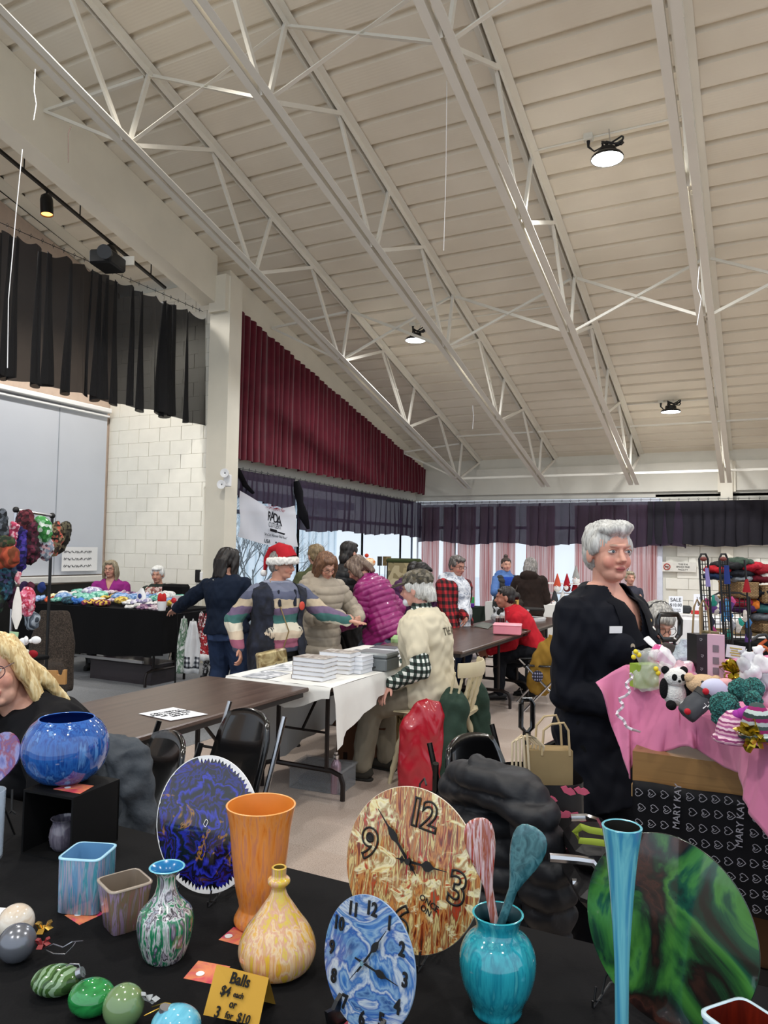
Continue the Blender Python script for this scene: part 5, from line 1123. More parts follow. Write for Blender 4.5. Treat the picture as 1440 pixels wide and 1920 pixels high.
# 5 person behind her: short hair, olive collar
p = Person('short-haired person in an olive top standing behind the beige coat', 594, 7.8, face=(-.2, -.98), H=1.62, w=1.0, head=(.3, 0, 0), vox=.009); p.hair(H_(('5c4d36', '7d6a4c', '99835f')), 'short', .008); p.cloth('shirt', plain('4d5138', .9), .02, -.05, 1, collar=.02); p.trousers(m_jean); p.shoes()
# 6 dark-haired person in black padded jacket, arms crossed
p = Person('dark-haired person in a black padded jacket with folded arms', 650, 7.75, face=(.45, -.2), H=1.66, w=1.15, head=(.5, .1, 0), hands=((.1, .30, 1.1), (-.06, .28, 1.14)), vox=.008, epole=((-1, .1, -.9), (1, .1, -.9)), curl=(.8, .8)); p.hair(H_(HB), 'short', .008, extra=[('e', (0, -.08, -.06), (.06, .04, .06))]); p.cloth('padded_jacket', plain('121316', .5, sheen=.1), .03, -.06, 1, quilt=.07, amp=.012, collar=.02); p.trousers(m_black); p.shoes()
# 7 magenta quilted jacket, bending
m_mg = plain('8c1a66', .45, var=.08, coat=.15)
p = Person('person in a bright magenta quilted jacket bending over a table', 712, 7.1, face=(-.72, -.3), H=1.60, w=1.25, lean=.45, head=(.2, .7, 0), hands=((-.12, .34, .82), (.24, .02, .78)), vox=.007, hipf=-.1); p.hair(H_(('4a3a33', '6b574a', '8b7a6a')), 'bob', .008); p.cloth('magenta_jacket', m_mg, .03, -.1, 1, quilt=.055, amp=.012, collar=.02); p.cloth('grey_tunic', plain('5a6273', .9), .022, -.17, 0, flare=.02, zt=.1); p.trousers(m_black, wide=.01); p.shoes()
# 8, 9 people beyond
p = Person('person in a dark purple jacket bending behind the magenta jacket', 755, 8.5, face=(.8, -.2), H=1.55, w=1.15, lean=.6, head=(0, .6, 0), hands=((-.1, .5, .8), (.2, .5, .8)), vox=.009, hipf=-.15); p.hair(H_(HB), 'short', .009); p.cloth('purple_jacket', plain('4d2c50', .7), .03, -.08, 1, quilt=.07, collar=.02); p.trousers(m_black); p.shoes()
p = Person('dark-haired person in a white mask beyond the seated man', 778, 9.0, face=(-.3, .9), H=1.5, w=1.0, head=(.2, .5, 0), vox=.009, hip=.7, hands=((-.2, .4, .8), (.2, .4, .8))); p.hair(H_(HB), 'short', .009, .005); p.cloth('white_top', plain('c9ced2', .8), .02, -.05, 1); p.trousers(m_black); MB().ell(p.Hd(0, .075, -.05), (.05, .05, .045), p.RH).build('face_mask', m_white, p.t)
# 10 seated man -----------------------------------------------------------------------
m_tee = plain('cfc6ae', .9, var=.04, scale=6); m_fl = plaid('0d1512', '3a4a44', 'dfe2dc', .045)
m_kh = plain('8f8776', .85, var=.08, scale=6)
p = Person('elderly man with a camouflage cap and cream t-shirt sitting on a cream chair', 822, 5.12, face=(-.82, -.42), H=1.72, w=1.12, lean=.15, hip=.60, head=(.05, .12, 0), hands=((-.26, .22, .66), (.08, .42, .68)), feet=((-.24, .44, 0.0), (.05, .40, .0)), vox=.006, skin='c99585', curl=(.25, .35), hdir=(HR*-.55+HF*-.5+Vector((0, 0, -.75)), HR*-.6+Vector((0, 0, -.6))), epole=((-.3, -.9, -.2), (.7, -.6, -.2)), pals=(Vector((.2, 0, -1)), Vector((0, 0, -1))), hipf=.03)
man = p
p.trousers(m_kh, .010, .95, .93, wide=.012); p.shoes(plain('3d3a34', .8, bump=.3), plain('2b2a28', .7))
p.cloth('plaid_shirt', m_fl, .014, -.02, 1, wr=.004, collar=.02, vox=.007); tee = p.cloth('t_shirt', m_tee, .036, -.055, .30, wr=.007, belly=.02, vox=.008)
p.hair(H_(('9a9a98', 'c4c4c0', 'dededa')), 'crop', .006, .004, [('l', [(0, -.08, .02), (0, -.10, -.03), (0, -.105, -.085)], [.06, .065, .05], [.03, .035, .025])]); p.glasses(plain('6a2a35', .4))
m_camo = speck(['4a453c', '6b655a', '3a372f', '57503f', '787264'], 45, .9, .1)
mb = MB(); mb.ell(p.Hd(0, -.02, .068), (.096, .116, .075), p.RH, 24, 14); me = remesh(mb, .005, 2); place_mesh(me, 'cap', m_camo, p.t)
MB().loft([p.Hd(0, .05, .052), p.Hd(0, .09, .05), p.Hd(0, .13, .042), p.Hd(0, .165, .03)], [.075, .078, .07, .04], [.006, .006, .005, .004], ref=p.x, n=16).build('cap_brim', m_camo, p.t)
MB().loft([p.Hd(.05, .06, -.05), p.Hd(.06, .03, -.03), p.Hd(.072, -.0, .0)], .0018, n=5).ell(p.Hd(.0, .07, -.075), (.05, .03, .03), p.RH).build('face_mask', plain('d3d6dc', .8), p.t)
bv = bvh_of(tee); e_x = (p.RL@Vector((1, 0, 0))); text('THE ALS', 'shirt_print', plain('5a5448', .8), p.T(.03, -.25, .225*1.72), e_x, p.RL@Vector((0, 0, 1)), .075, p.t, bvh=bv, lift=.004, sx=.8, bold=.01)
# 11 woman in red plaid ------------------------------------------------------------------
m_rp = plaid('120c0d', '5e1419', 'a81f28', .075)
p = Person('woman with glasses in a red and black plaid jacket over a grey tie-dye hoodie', 852, 8.3, face=(.62, .7), H=1.52, w=1.28, head=(-.1, .25, 0), hands=((.16, .32, .78), (.2, .2, .7)), vox=.007, skin='b78270'); p.hair(H_(('2c2827', '57514d', '8a8480')), 'short', .007); p.glasses()
p.cloth('hoodie', pour(['3f4a5c', 'aab2bf', 'e3e6ea', '7f8a9c', 'c9ced6'], (7, 7, 7), 2, rough=.9, coat=0), .022, -.12, 1, belly=.02, hood=1, collar=.03); p.cloth('plaid_jacket', m_rp, .034, -.16, 1, open_=.095, belly=.02, zt=.3); p.trousers(m_jean); p.shoes()
# 12 woman in blue -------------------------------------------------------------------------
m_bl = plain('5778b0', .85)
p = Person('woman with her hair in a bun, blue hoodie and padded vest, by the far windows', 948, 11.6, face=(.4, .92), H=1.47, w=1.15, head=(-.3, 0, 0), hands=((.18, .42, .86), (.3, .34, .95)), vox=.008); p.hair(H_(('2a2120', '40332e', '5a4a42')), 'bun', .008); p.cloth('hoodie', m_bl, .022, -.05, 1, hood=1, collar=.02); tv_ = p.cloth('t_shirt', plain('2346a0', .85), .028, -.02, 0, zt=.29); p.cloth('vest', plain('3a3a38', .7), .038, -.2, 0, open_=.09, zt=.3, quilt=.08); p.trousers(m_black); p.shoes()
text('Believe', 'shirt_print', m_white, p.T(0, .25, .19*1.47), p.RL@Vector((1, 0, 0)), p.RL@Vector((0, 0, 1)), .07, p.t, bvh=bvh_of(tv_), lift=.006, shear=.3)
# 13 woman in brown coat, from behind
p = Person('person with grey hair in a dark brown coat seen from behind, carrying a shoulder bag', 993, 10.4, face=(.3, -.95), H=1.50, w=1.15, lean=.12, head=(0, .3, 0), hands=((-.26, .3, .95), (.2, .3, .9)), vox=.008); p.hair(H_(('5a5652', '827d78', 'a5a09a')), 'shoulder', .008); p.cloth('coat', plain('2a201c', .9, var=.2), .036, -.25, 1, flare=.03, hood=1); p.trousers(m_black); p.shoes()
c = p.T(-.22, -.12, .04); MB().box(c, (.3, .14, .22), p.R@Matrix.Rotation(.2, 3, 'Y'), bev=.04).build('shoulder_bag', plain('2c241f', .4), p.t); MB().loft([c+Vector((0, 0, .1)), p.T(-.16, -.1, .3), p.sh[0]+Vector((0, 0, .07))], .008, n=6).build('bag_strap', plain('3a2e28', .4), p.t)
# 14 seated woman in red
p = Person('woman in a bright red sweater sitting and leaning to reach under the brown table', 1008, 8.0, face=(-.95, -.12), H=1.62, w=1.05, lean=.55, hip=.50, head=(0, .1, 0), hands=((-.1, .5, .5), (.3, .42, .52)), feet=((-.15, .4, 0), (.12, .05, 0)), vox=.007, skin='a8705c', hipf=.0); p.hair(H_(HB), 'lowbun', .007); p.cloth('red_sweater', plain('b81f2c', .85, var=.06), .02, -.03, 1, collar=.01); p.trousers(plain('14161c', .85)); p.shoes(); redw = p
# 15 seated woman with glasses, burgundy top
p = Person('seated grey-haired woman with round glasses in a burgundy top looking down', 1209, 4.6, face=(.3, .95), H=1.60, w=1.1, hip=.52, head=(-.1, .5, 0), lean=.12, hands=((-.05, .36, .74), (.2, .36, .74)), feet=((-.12, .4, 0), (.12, .4, 0)), vox=.006); p.hair(H_(('6a6864', '9d9a94', 'c9c5bd')), 'crop', .006, .004, [('e', (0, .06, .07), (.055, .035, .03)), ('e', (0, -.1, .02), (.05, .04, .05))]); p.glasses(r=.024, rz_=.022); p.cloth('burgundy_top', plain('5a1c35', .85), .02, -.03, 1, collar=.03); p.trousers(m_black); p.shoes(); MB().loft([p.Hd(.082*math.cos(a), -.02-.02*math.sin(a), .04+.085*math.sin(a)) for a in [PI*i/10 for i in range(11)]], .007, n=6).build('hair_band', m_black, p.t)
# 16 seated person far
p = Person('person with grey-blond hair sitting far away beside the block wall', 1180, 12.6, face=(0, 1), H=1.6, w=1.05, hip=.50, vox=.01, hands=((-.1, .3, .8), (.1, .3, .8)), feet=((-.12, .4, 0), (.12, .4, 0))); p.hair(H_(HGB), 'short', .009); p.cloth('sweater', plain('3a3a44', .9), .02, -.04, 1); p.trousers(m_black)
# 17, 18 seated behind the knitwear table
p = Person('woman with shoulder-length grey-blond hair and glasses in a purple cardigan behind the knitwear table', 210, 9.9, face=(.15, 1), H=1.63, w=1.15, hip=.58, vox=.007, head=(-.15, .05, 0), hands=((-.15, .32, .78), (.15, .32, .78)), feet=((-.12, .45, 0), (.12, .45, 0)), lips='b05a60'); p.hair(H_(HGB), 'shoulder', .007); p.glasses(); p.cloth('cardigan', plain('8a2a78', .9, var=.06), .022, -.04, 1, low=.24); p.trousers(m_black); p.shoes()
p = Person('elderly white-haired woman in a dark cardigan behind the knitwear table', 299, 9.9, face=(-.05, 1), H=1.5, w=1.05, hip=.57, vox=.007, head=(0, .15, 0), hands=((-.15, .32, .78), (.15, .32, .78)), feet=((-.12, .45, 0), (.12, .45, 0))); p.hair(H_(('c9c9c6', 'e0e0dd', 'f2f2f0')), 'short', .007, .004); p.cloth('cardigan', plain('2e3530', .9), .022, -.04, 1); p.cloth('blouse', speck(['d8b8b4', '7a4a44', 'c9c0b4', 'a06a60'], 40), .026, -.02, 0, zt=.3); p.trousers(m_black); p.shoes()
# 19 blonde woman at the left edge -----------------------------------------------------------
p = Person('smiling blonde woman with glasses in a black shirt at the left edge', 193, 2.72, face=(-.8, .6), H=1.62, w=1.2, hip=.555, lean=.52, side=0, head=(1.15, .1, .42), hands=((-.25, .45, .70), (.2, .45, .70)), feet=((-.1, .3, 0), (.15, .2, 0)), vox=.0045, skin='d6a48e', lips='b8605c', hs=1.06, hipf=.0, curl=(.5, .5)); blonde = p
p.eyes(); p.glasses(plain('4a3038', .4), .026, .02)
ext = []
rnd = random.Random(3)
for i in range(16):
    a = -.3+i*.19; r = .088; x, y = r*math.cos(a)*1.0, -r*math.sin(a)+.01; L = rnd.uniform(-.26, -.18)
    ext.append(('l', [(x*.8, y*.8, .08), (x*1.05, y*1.05, -.02), (x*(1.25 if x > 0 else 1.5)+rnd.uniform(-.02, .02), y*1.3, -.12), (x*(1.4 if x > 0 else 2.0)+rnd.uniform(-.03, .03), y*1.5, L)], [.024, .026, .022, .006], [.024, .02, .014, .006]))
p.hair(H_(HBL), 'shoulder', .006, -.002, ext)
sh = p.cloth('t_shirt', plain('121215', .9), .022, -.04, 1, wr=.006, bust=.02); p.trousers(plain('14161d', .85)); p.shoes()
bv = bvh_of(sh); 
for k, (dx, c) in enumerate(((-.03, 'd8d4d0'), (-.01, 'b8404a'), (.01, 'd8d4d0'), (.03, 'b8404a'))): text('O', 'shirt_print', plain(c, .7), p.T(.07+dx, .3, .17*1.62), p.RL@Vector((1, 0, 0)), p.RL@Vector((0, 0, 1)), .07, p.t, bvh=bv, lift=.004, sx=.5, bold=.03)
# ---------------------------------------------------------------- furniture and goods
m_brn = plain('4a3831', .38, var=.1, scale=4, coat=.1); m_edge = plain('1f1815', .5)
def wood_top():
    m, N, L, B = nt('walnut_laminate'); tc = N.new('ShaderNodeTexCoord'); mp = N.new('ShaderNodeMapping'); mp.inputs['Scale'].default_value = (30, 1.6, 30)
    n = N.new('ShaderNodeTexNoise'); n.inputs['Scale'].default_value = 1; n.inputs['Detail'].default_value = 5; r = ramp(N, [(.3, '44332c'), (.7, '5b483f')]); L.new(tc.outputs['Object'], mp.inputs[0]); L.new(mp.outputs[0], n.inputs[0]); L.new(n.outputs['Fac'], r.inputs[0]); L.new(r.outputs[0], B.inputs['Base Color']); B.inputs['Roughness'].default_value = .3; return m
m_lam = wood_top(); m_leg = plain('241c1a', .35, metal=.3, var=0)
def ftable(lab, x0, x1, y0, y1, z=.74, top=None, along='y', top_child='tabletop'):
    "folding table: top, apron, two braced leg frames with curved feet"
    cx, cy = (x0+x1)/2, (y0+y1)/2; t = thing('folding_table', lab, 'table', (cx, cy, 0))
    MB().box((cx, cy, z-.012), (x1-x0, y1-y0, .024), bev=.006).build('tabletop', top or m_lam, t)
    MB().box((cx, cy, z-.04), ((x1-x0)-.05, (y1-y0)-.05, .03)).build('apron', m_edge, t, smooth=False)
    def pt(u, v, zz): return (cx+v, cy+u, zz) if along == 'y' else (cx+u, cy+v, zz)
    Lh = ((y1-y0) if along == 'y' else (x1-x0))/2; Wd = ((x1-x0) if along == 'y' else (y1-y0))/2
    for s in (-1, 1):
        u = s*(Lh-.3); a = Wd-.13
        for k in (-1, 1): MB().loft([pt(u, k*(a-.06), z-.05), pt(u, k*(a-.06), .17)], .0145, n=8).build('leg', m_leg, t)
        MB().loft([pt(u, -a-.06, .0), pt(u, -a-.06, .1), pt(u, -a-.04, .15), pt(u, -a+.02, .17), pt(u, a-.02, .17), pt(u, a+.04, .15), pt(u, a+.06, .1), pt(u, a+.06, 0)], .016, n=8).build('foot_bar', m_leg, t)
        MB().loft([pt(u, 0, .40), pt(u-s*.16, 0, .56), pt(u-s*.42, 0, z-.05)], .010, n=6).loft([pt(u, -a+.06, .40), pt(u, a-.06, .40)], .008, n=6).build('brace', m_leg, t)
    return t
ftable('long brown folding table with a sheet of paper, nearest the camera', -3.13, -2.37, 1.32, 3.74)
wt = ftable('folding table under the white cloth with stacks of books', -3.0, -2.25, 3.77, 5.60)
ftable('brown folding table behind the seated man, with a pink box', -2.92, -2.17, 5.72, 7.54)
ftable('brown folding table beyond the one with the pink box', -2.92, -2.17, 7.57, 9.40)
# white tablecloth
m_wc = plain('e6e5e0', .85, var=.02, bump=.08, bscale=20)
def cloth_over(name, lab, cat, x0, x1, y0, y1, z, drops, mat, amp=.02, seed=0, n=10, group=None):
    "tablecloth: drops = (x0 side, x1 side, y0 side, y1 side) hang lengths"
    mb = MB(); ds = drops; rnd = random.Random(seed)
    def hang(p0, p1, nrm, d, k):
        L = (Vector(p1)-Vector(p0)).length
        def fn(u, v):
            p = Vector(p0).lerp(Vector(p1), u); q = v*(d(u) if callable(d) else d); f = amp*math.sin(u*L*k+seed)*v+amp*.6*math.sin(u*L*k*2.3+seed*3)*v
            return p+Vector(nrm)*(.006+.012*min(1, v*4)+.05*v*0+f*.8+amp*v*.6)+Vector((0, 0, -q-(.04*math.sin(u*9+seed)*v if amp > .01 else 0)))
        mb.grid(fn, max(8, int(L*18)), 8)
    mb.grid(lambda u, v: (x0+(x1-x0)*u, y0+(y1-y0)*v, z+.004+.0015*math.sin(u*30+v*17)), 16, 24)
    if ds[0]: hang((x0, y1, z+.004), (x0, y0, z+.004), (-1, 0, 0), ds[0], n)
    if ds[1]: hang((x1, y0, z+.004), (x1, y1, z+.004), (1, 0, 0), ds[1], n)
    if ds[2]: hang((x0, y0, z+.004), (x1, y0, z+.004), (0, -1, 0), ds[2], n)
    if ds[3]: hang((x1, y1, z+.004), (x0, y1, z+.004), (0, 1, 0), ds[3], n)
    o = mb.build(name, mat, angle=80); return tag(o, lab, cat, group)
cloth_over('tablecloth', 'white cloth on the book table, hanging in folds', 'tablecloth', -3.01, -2.24, 3.78, 5.6, .742, (.62, lambda u: .10+.22*(1-u)**2.5, .10, .3), m_wc, .022, 2, 14)
# paper goods
m_paper = plain('e9ebf0', .6, var=.01)
def paper(lab, pts, z=.744, lines=0, name='paper', cat='paper', mat=None):
    q = [onZ(x, y, z) for x, y in pts]; t = thing(name, lab, cat, sum(q, Vector())/4)
    MB().add(q+[v-Vector((0, 0, .001)) for v in q], [(0, 1, 2, 3), (7, 6, 5, 4), (0, 4, 5, 1), (1, 5, 6, 2), (2, 6, 7, 3), (3, 7, 4, 0)]).build('sheet', mat or m_paper, t, smooth=False)
    return t, q
t, q = paper('white notice sheet lying on the brown table', [(260, 1338), (320, 1351), (390, 1339), (325, 1326)])
e1 = (q[0]-q[1]); e2 = (q[2]-q[1]); c = sum(q, Vector())/4
for i, s in enumerate(('PLEASE', 'DO NOT SIT', 'VENDOR TABLE', 'THANK YOU')): text(s, 'writing', m_ink, c+e1*(.22-.15*i)*-1+Vector((0, 0, .001)), -e2.normalized(), e1.normalized()*-1, .028, t)
def bookstack(lab, base, n, size, rot, cov, group='stacks of books on the white table'):
    t = None
    for i in range(n):
        w_, l, h = size; c = base+Vector(((i*37 % 5-2)*.002, (i*53 % 5-2)*.002, i*h)); A = rotz(rot+((i*29) % 5-2)*.015)
        b = thing('book', '%s book of %s' % (('bottom', 'second', 'third', 'fourth', 'fifth', 'topmost')[i if i < n-1 else 5], lab), 'book', c, group)
        MB().box(c+Vector((0, 0, h/2)), (w_-.006, l-.006, h-.004), A).build('pages', m_paper, b, smooth=False)
        MB().box(c+Vector((0, 0, .001)), (w_, l, .002), A).build('cover', cov, b, smooth=False); MB().box(c+Vector((0, 0, h-.001)), (w_, l, .002), A).build('cover', cov, b, smooth=False)
        MB().box(c+A@Vector((-w_/2+.001, 0, h/2)), (.002, l, h), A).build('spine', cov, b, smooth=False)
mcv = pour(['2e2a2a', '8a7f78', 'c9c4be', '55504c'], (14, 14, 14), 1, rough=.4, coat=0); mcv2 = plain('cfd3da', .4); mcv3 = plain('39424a', .4)
bookstack('the nearest stack on the white table', onZ(590, 1272, .748), 5, (.23, .16, .027), .0, mcv)
bookstack('the middle stack on the white table', onZ(628, 1262, .748)+Vector((0, .06, 0)), 5, (.23, .16, .027), .05, mcv)
bookstack('the third stack, beside the grey cash box', onZ(668, 1260, .748)+Vector((0, .02, 0)), 4, (.15, .16, .027), .0, mcv2)
bookstack('the small stack behind the cash box', onZ(722, 1232, .748), 3, (.2, .15, .025), .1, mcv3)
paper('printed leaflet on the near corner of the white table', [(452, 1268), (500, 1273), (545, 1262), (498, 1256)], .75, mat=pour(['e9ebf0', 'e9ebf0', '8f949c', 'e0e3e8', '55585e'], (9, 9, 9), 1, rough=.6, coat=0))
paper('second printed leaflet on the white table', [(500, 1254), (545, 1258), (575, 1249), (535, 1244)], .75, mat=pour(['e9ebf0', 'e4e6ea', '9aa0a8', '6b6f76'], (12, 12, 9), 1, rough=.6, coat=0))
paper('dark printed leaflet behind the nearest book stack', [(562, 1242), (590, 1244), (612, 1238), (585, 1234)], .75, mat=mcv3)
paper('clear folder lying at the far end of the white table', [(640, 1226), (680, 1230), (705, 1222), (668, 1217)], .75, mat=plain('b9c0c4', .2))
c = onZ(708, 1256, .748)+Vector((-.04, .05, 0)); t = thing('cash_box', 'grey metal cash box with a lock beside the books', 'cash box', c)
MB().box(c+Vector((0, 0, .04)), (.26, .20, .08), bev=.008).build('body', plain('6d7376', .4, metal=.3), t); ld_ = MB().box(c+Vector((0, 0, .098)), (.262, .202, .035), bev=.012).build('lid', plain('787e81', .4, metal=.3), t)
MB().lathe(c+Vector((.02, -.101, .07)), [(.012, 0), (.012, .004), (.0001, .005)], 16, frame((0, 0, 1), (0, -1, 0))).build('lock', m_chrome, ld_); MB().loft([c+Vector((-.05, -.1, .025)), c+Vector((0, -.125, .02)), c+Vector((.05, -.1, .025))], .006, n=6).build('handle', m_black, t)
# under the white table: box, bin, bottle
c = onZ(680, 1436, 0)+Vector((-.02, .14, 0)); t = thing('cardboard_box', 'brown cardboard box with open flaps on the floor under the white table', 'box', c); m_cb = plain('6e4c38', .85, var=.06)
A = rotz(.12); MB().box(c+Vector((0, 0, .15)), (.40, .30, .30), A).build('box', m_cb, t, smooth=False)
for s in (-1, 1): MB().box(c+A@Vector((0, s*.17, .315)), (.40, .13, .005), A@Matrix.Rotation(-s*.35, 3, 'X')).build('flap', m_cb, t, smooth=False)
MB().box(c+A@Vector((-.02, -.02, .304)), (.17, .1, .004), A).build('label', plain('b9b4ad', .6), t, smooth=False); MB().box(c+A@Vector((0, -.152, .17)), (.035, .003, .07), A).build('red_print', plain('a33a2a', .8), t, smooth=False); MB().box(c+A@Vector((-.13, -.152, .06)), (.03, .003, .05), A).build('print', plain('2f211a', .8), t, smooth=False)
def bin_(lab, c, size, rot=0, tint='b9bcc0', al=.45):
    t = thing('storage_bin', lab, 'bin', c); A = rotz(rot); w_, l, h = size; m = glassy(lin(tint), .15, al); m = plain(tint, .2, alpha=al, var=0)
    for dx, dy, sx, sy in ((-w_/2, 0, .006, l), (w_/2, 0, .006, l), (0, -l/2, w_, .006), (0, l/2, w_, .006)): MB().box(c+A@Vector((dx, dy, h/2)), (sx, sy, h), A).build('side', m, t, smooth=False)
    MB().box(c+Vector((0, 0, .004)), (w_, l, .006), A).build('base', m, t, smooth=False); MB().box(c+Vector((0, 0, h)), (w_+.03, l+.03, .02), A, bev=.008).build('lid', m, t); MB().box(c+Vector((0, 0, h*.3)), (w_*.8, l*.8, h*.45), A, bev=.02).build('contents', plain('4a4c50', .8), t)
    return t
bin_('clear plastic storage bin on the floor under the brown table end', onZ(585, 1484, 0)+Vector((0, .13, 0)), (.36, .24, .14), .1, 'a9acb0', .3)
c = onZ(629, 1487, 0); t = thing('water_bottle', 'pink glitter metal water bottle standing on the floor', 'bottle', c); mpk = plain('a58c98', .3, metal=.6, bump=.2)
MB().lathe(c, [(.03, 0), (.034, .004), (.034, .17), (.03, .19), (.018, .205), (.018, .215)], 24, close=True).build('body', mpk, t); MB().lathe(c, [(.019, .215), (.02, .225), (.02, .24), (.012, .245), (.012, .26), (.0005, .262)], 20).build('cap', m_chrome, t)
# cream captain's chair
def spin(p, q, r, m, t, name='leg'):
    p, q = Vector(p), Vector(q); prof = [.7, 1, .75, 1.1, 1.1, .7, 1.15, 1.15, .75, 1, .9, 1.1, .7, .8, .6]; MB().loft([p.lerp(q, i/14) for i in range(15)], [r*k for k in prof], n=10).build(name, m, t)
m_cc = plain('c9bd9c', .4, var=.05)
cm = man.P; t = thing('captains_chair', 'cream painted spindle-back chair under the seated man', 'chair', cm)
R_ = man.R; Lc = lambda x, y, z: cm+R_@Vector((x, y, z))
mb = MB(); mb.loft([Lc(0, -.25, .475), Lc(0, -.22, .485), Lc(0, .1, .48), Lc(0, .22, .475), Lc(0, .25, .47)], [.14, .21, .24, .22, .16], [.016, .02, .02, .018, .01], ref=R_@Vector((1, 0, 0)), n=20); mb.build('seat', m_cc, t)
for sx in (-1, 1):
    for sy, yy in ((-1, -.28), (1, .24)): spin(Lc(sx*.15, sy*.15, .46), Lc(sx*.22, yy, 0), .02, m_cc, t)
    spin(Lc(sx*.19, -.23, .2), Lc(sx*.19, .2, .2), .012, m_cc, t, 'stretcher')
for z in (.13, .25): spin(Lc(-.2, -.25, z), Lc(.2, -.25, z), .012, m_cc, t, 'stretcher')
MB().loft([Lc(.22*math.cos(a), -.12-.20*math.sin(a), .78) for a in [PI*(.18+.64*i/10) for i in range(11)]], [.014]*11, [.05]*11, ref=(0, 0, 1) and R_@Vector((0, 1, 0)), n=10).build('top_rail', m_cc, t)
for i in range(9):
    a = PI*(.15+.7*i/8); spin(Lc(.19*math.cos(a), -.06-.18*math.sin(a), .48), Lc(.22*math.cos(a), -.12-.20*math.sin(a), .77), .010, m_cc, t, 'spindle')
# soft hanging things built as one skin
def soft(name, lab, cat, build, mat, vox=.01, amp=.012, f=22, quilt=0, grp=None, parent=None, seed=0):
    mb = MB(); build(mb); me = remesh(mb, vox, 5, .5); co = mesh_np(me).astype(np.float64); no = normals_np(me)
    co += no*(amp*nz(co, f, seed)+amp*.5*nz(co, f*2.2, seed+2))[:, None]
    if quilt: co += no*((.018 if 'padded' in name else .012)*(np.abs(np.sin(PI*co[:, 2]/quilt))**.6-.5))[:, None]
    o = place_mesh(me, name, mat, parent, co=co.astype(np.float32))
    if parent is None: tag(o, lab, cat, grp)
    return o
Wp = W
dm = 4.78
soft('red_coat', 'shiny red padded coat hanging off the side of the cream chair', 'coat', lambda mb: mb.loft([Wp(812, 1312, dm+.02), Wp(805, 1330, dm), Wp(792, 1370, dm-.02), Wp(788, 1420, dm-.03), Wp(786, 1480, dm-.03)], [.05, .115, .15, .145, .14], [.03, .05, .06, .06, .05], ref=HR, n=16) and None, plain('a81428', .3, coat=.4, bump=.4, bscale=14), .01, .009, 20)
m_go = plain('2a3d33', .75, var=.12, bump=.3, bscale=30)
soft('green_coat', 'dark green coat hanging over the corner of the cream chair', 'coat', lambda mb: mb.loft([Wp(852, 1292, dm+.1), Wp(852, 1320, dm+.03), Wp(845, 1370, dm+.0), Wp(835, 1430, dm), Wp(828, 1490, dm)], [.06, .10, .11, .105, .12], [.03, .05, .05, .05, .04], ref=HR, n=16) and None, m_go, .01, .012, 20)
soft('green_coat', 'green coat sleeve and back hanging behind the spindle-back chair', 'coat', lambda mb: mb.loft([Wp(888, 1272, dm+.42), Wp(893, 1310, dm+.4), Wp(897, 1370, dm+.38), Wp(893, 1430, dm+.38), Wp(888, 1470, dm+.38)], [.05, .085, .10, .09, .06], [.03, .04, .05, .04, .04], ref=HR, n=16) and None, m_go, .01, .012, 20, seed=4)
c = W(762, 1420, 5.45); c.z = 0; t = thing('kraft_bag', 'tan paper bag standing under the seat of the cream chair', 'bag', c); MB().box(c+Vector((0, 0, .2)), (.17, .1, .4), rotz(.4)).build('bag', plain('a8946a', .85), t, smooth=False); text('MDS', 'print', plain('4a3c26', .8), c+rotz(.4)@Vector((0, -.053, .32)), rotz(.4)@Vector((1, 0, 0)), (0, 0, 1), .07, t)

# moulded black chairs
m_pl = plain('0c0c0d', .18, var=0, coat=.5)
def shell_chair(lab, P, face, legs=m_chrome, hoop=False, grp='black chairs'):
    P = Vector(P); f = (HR*face[0]-HF*face[1]).normalized(); x = f.cross(Vector((0, 0, 1))); R = Matrix((x, f, (0, 0, 1))).transposed(); Q = lambda a, b, c: P+R@Vector((a, b, c))
    t = thing('black_chair', lab, 'chair', P, grp)
    def seat(u, v):
        s = v*2-1; a = u*2-1; w_ = .215*(1-.08*s*s); return Q(a*w_, .02+.21*s, .45-.018*(1-a*a)+.012*max(0, -s)+(-.02 if s > .9 else 0))
    def back(u, v):
        a = u*2-1; w_ = (.2-.02*v)*(1-(.35*max(0, v-.75)*4*.5) if abs(a) > .0 else 1); return Q(a*w_, -.2-.10*v+.03*a*a, .50+.34*v-.03*v*a*a)
    MB().grid(seat, 10, 10).build('seat', m_pl, t, angle=180, solid=.02); MB().grid(back, 10, 10).build('backrest', m_pl, t, angle=180, solid=.018)
    for s in (-1, 1):
        MB().loft([Q(s*.21, -.31, .84), Q(s*.215, -.22, .55), Q(s*.215, -.17, .44), Q(s*.22, .22, 0)], .011, n=8).build('leg', legs, t)
        MB().loft([Q(s*.2, .2, .44), Q(s*.2, -.02, .22), Q(s*.21, -.28, 0)], .011, n=8).build('leg', legs, t)
    for y, z in ((.16, .08), (-.2, .12)): MB().loft([Q(-.21, y, z), Q(.21, y, z)], .007, n=6).build('stretcher', legs, t)
    return t
def gp(px, py, z=0): q = onZ(px, py, z); return Vector((q.x, q.y, 0))
shell_chair('shiny black moulded chair pulled up to the nearest brown table', Vector((W(372, 1036, 3.12).x, W(372, 1036, 3.12).y, 0)), (-.72, .70))
shell_chair('black folding chair beside the tote bag, behind the black padded coat', (W(1000, 1036, 2.75).x, W(1000, 1036, 2.75).y, 0), (.75, .66), m_pl)
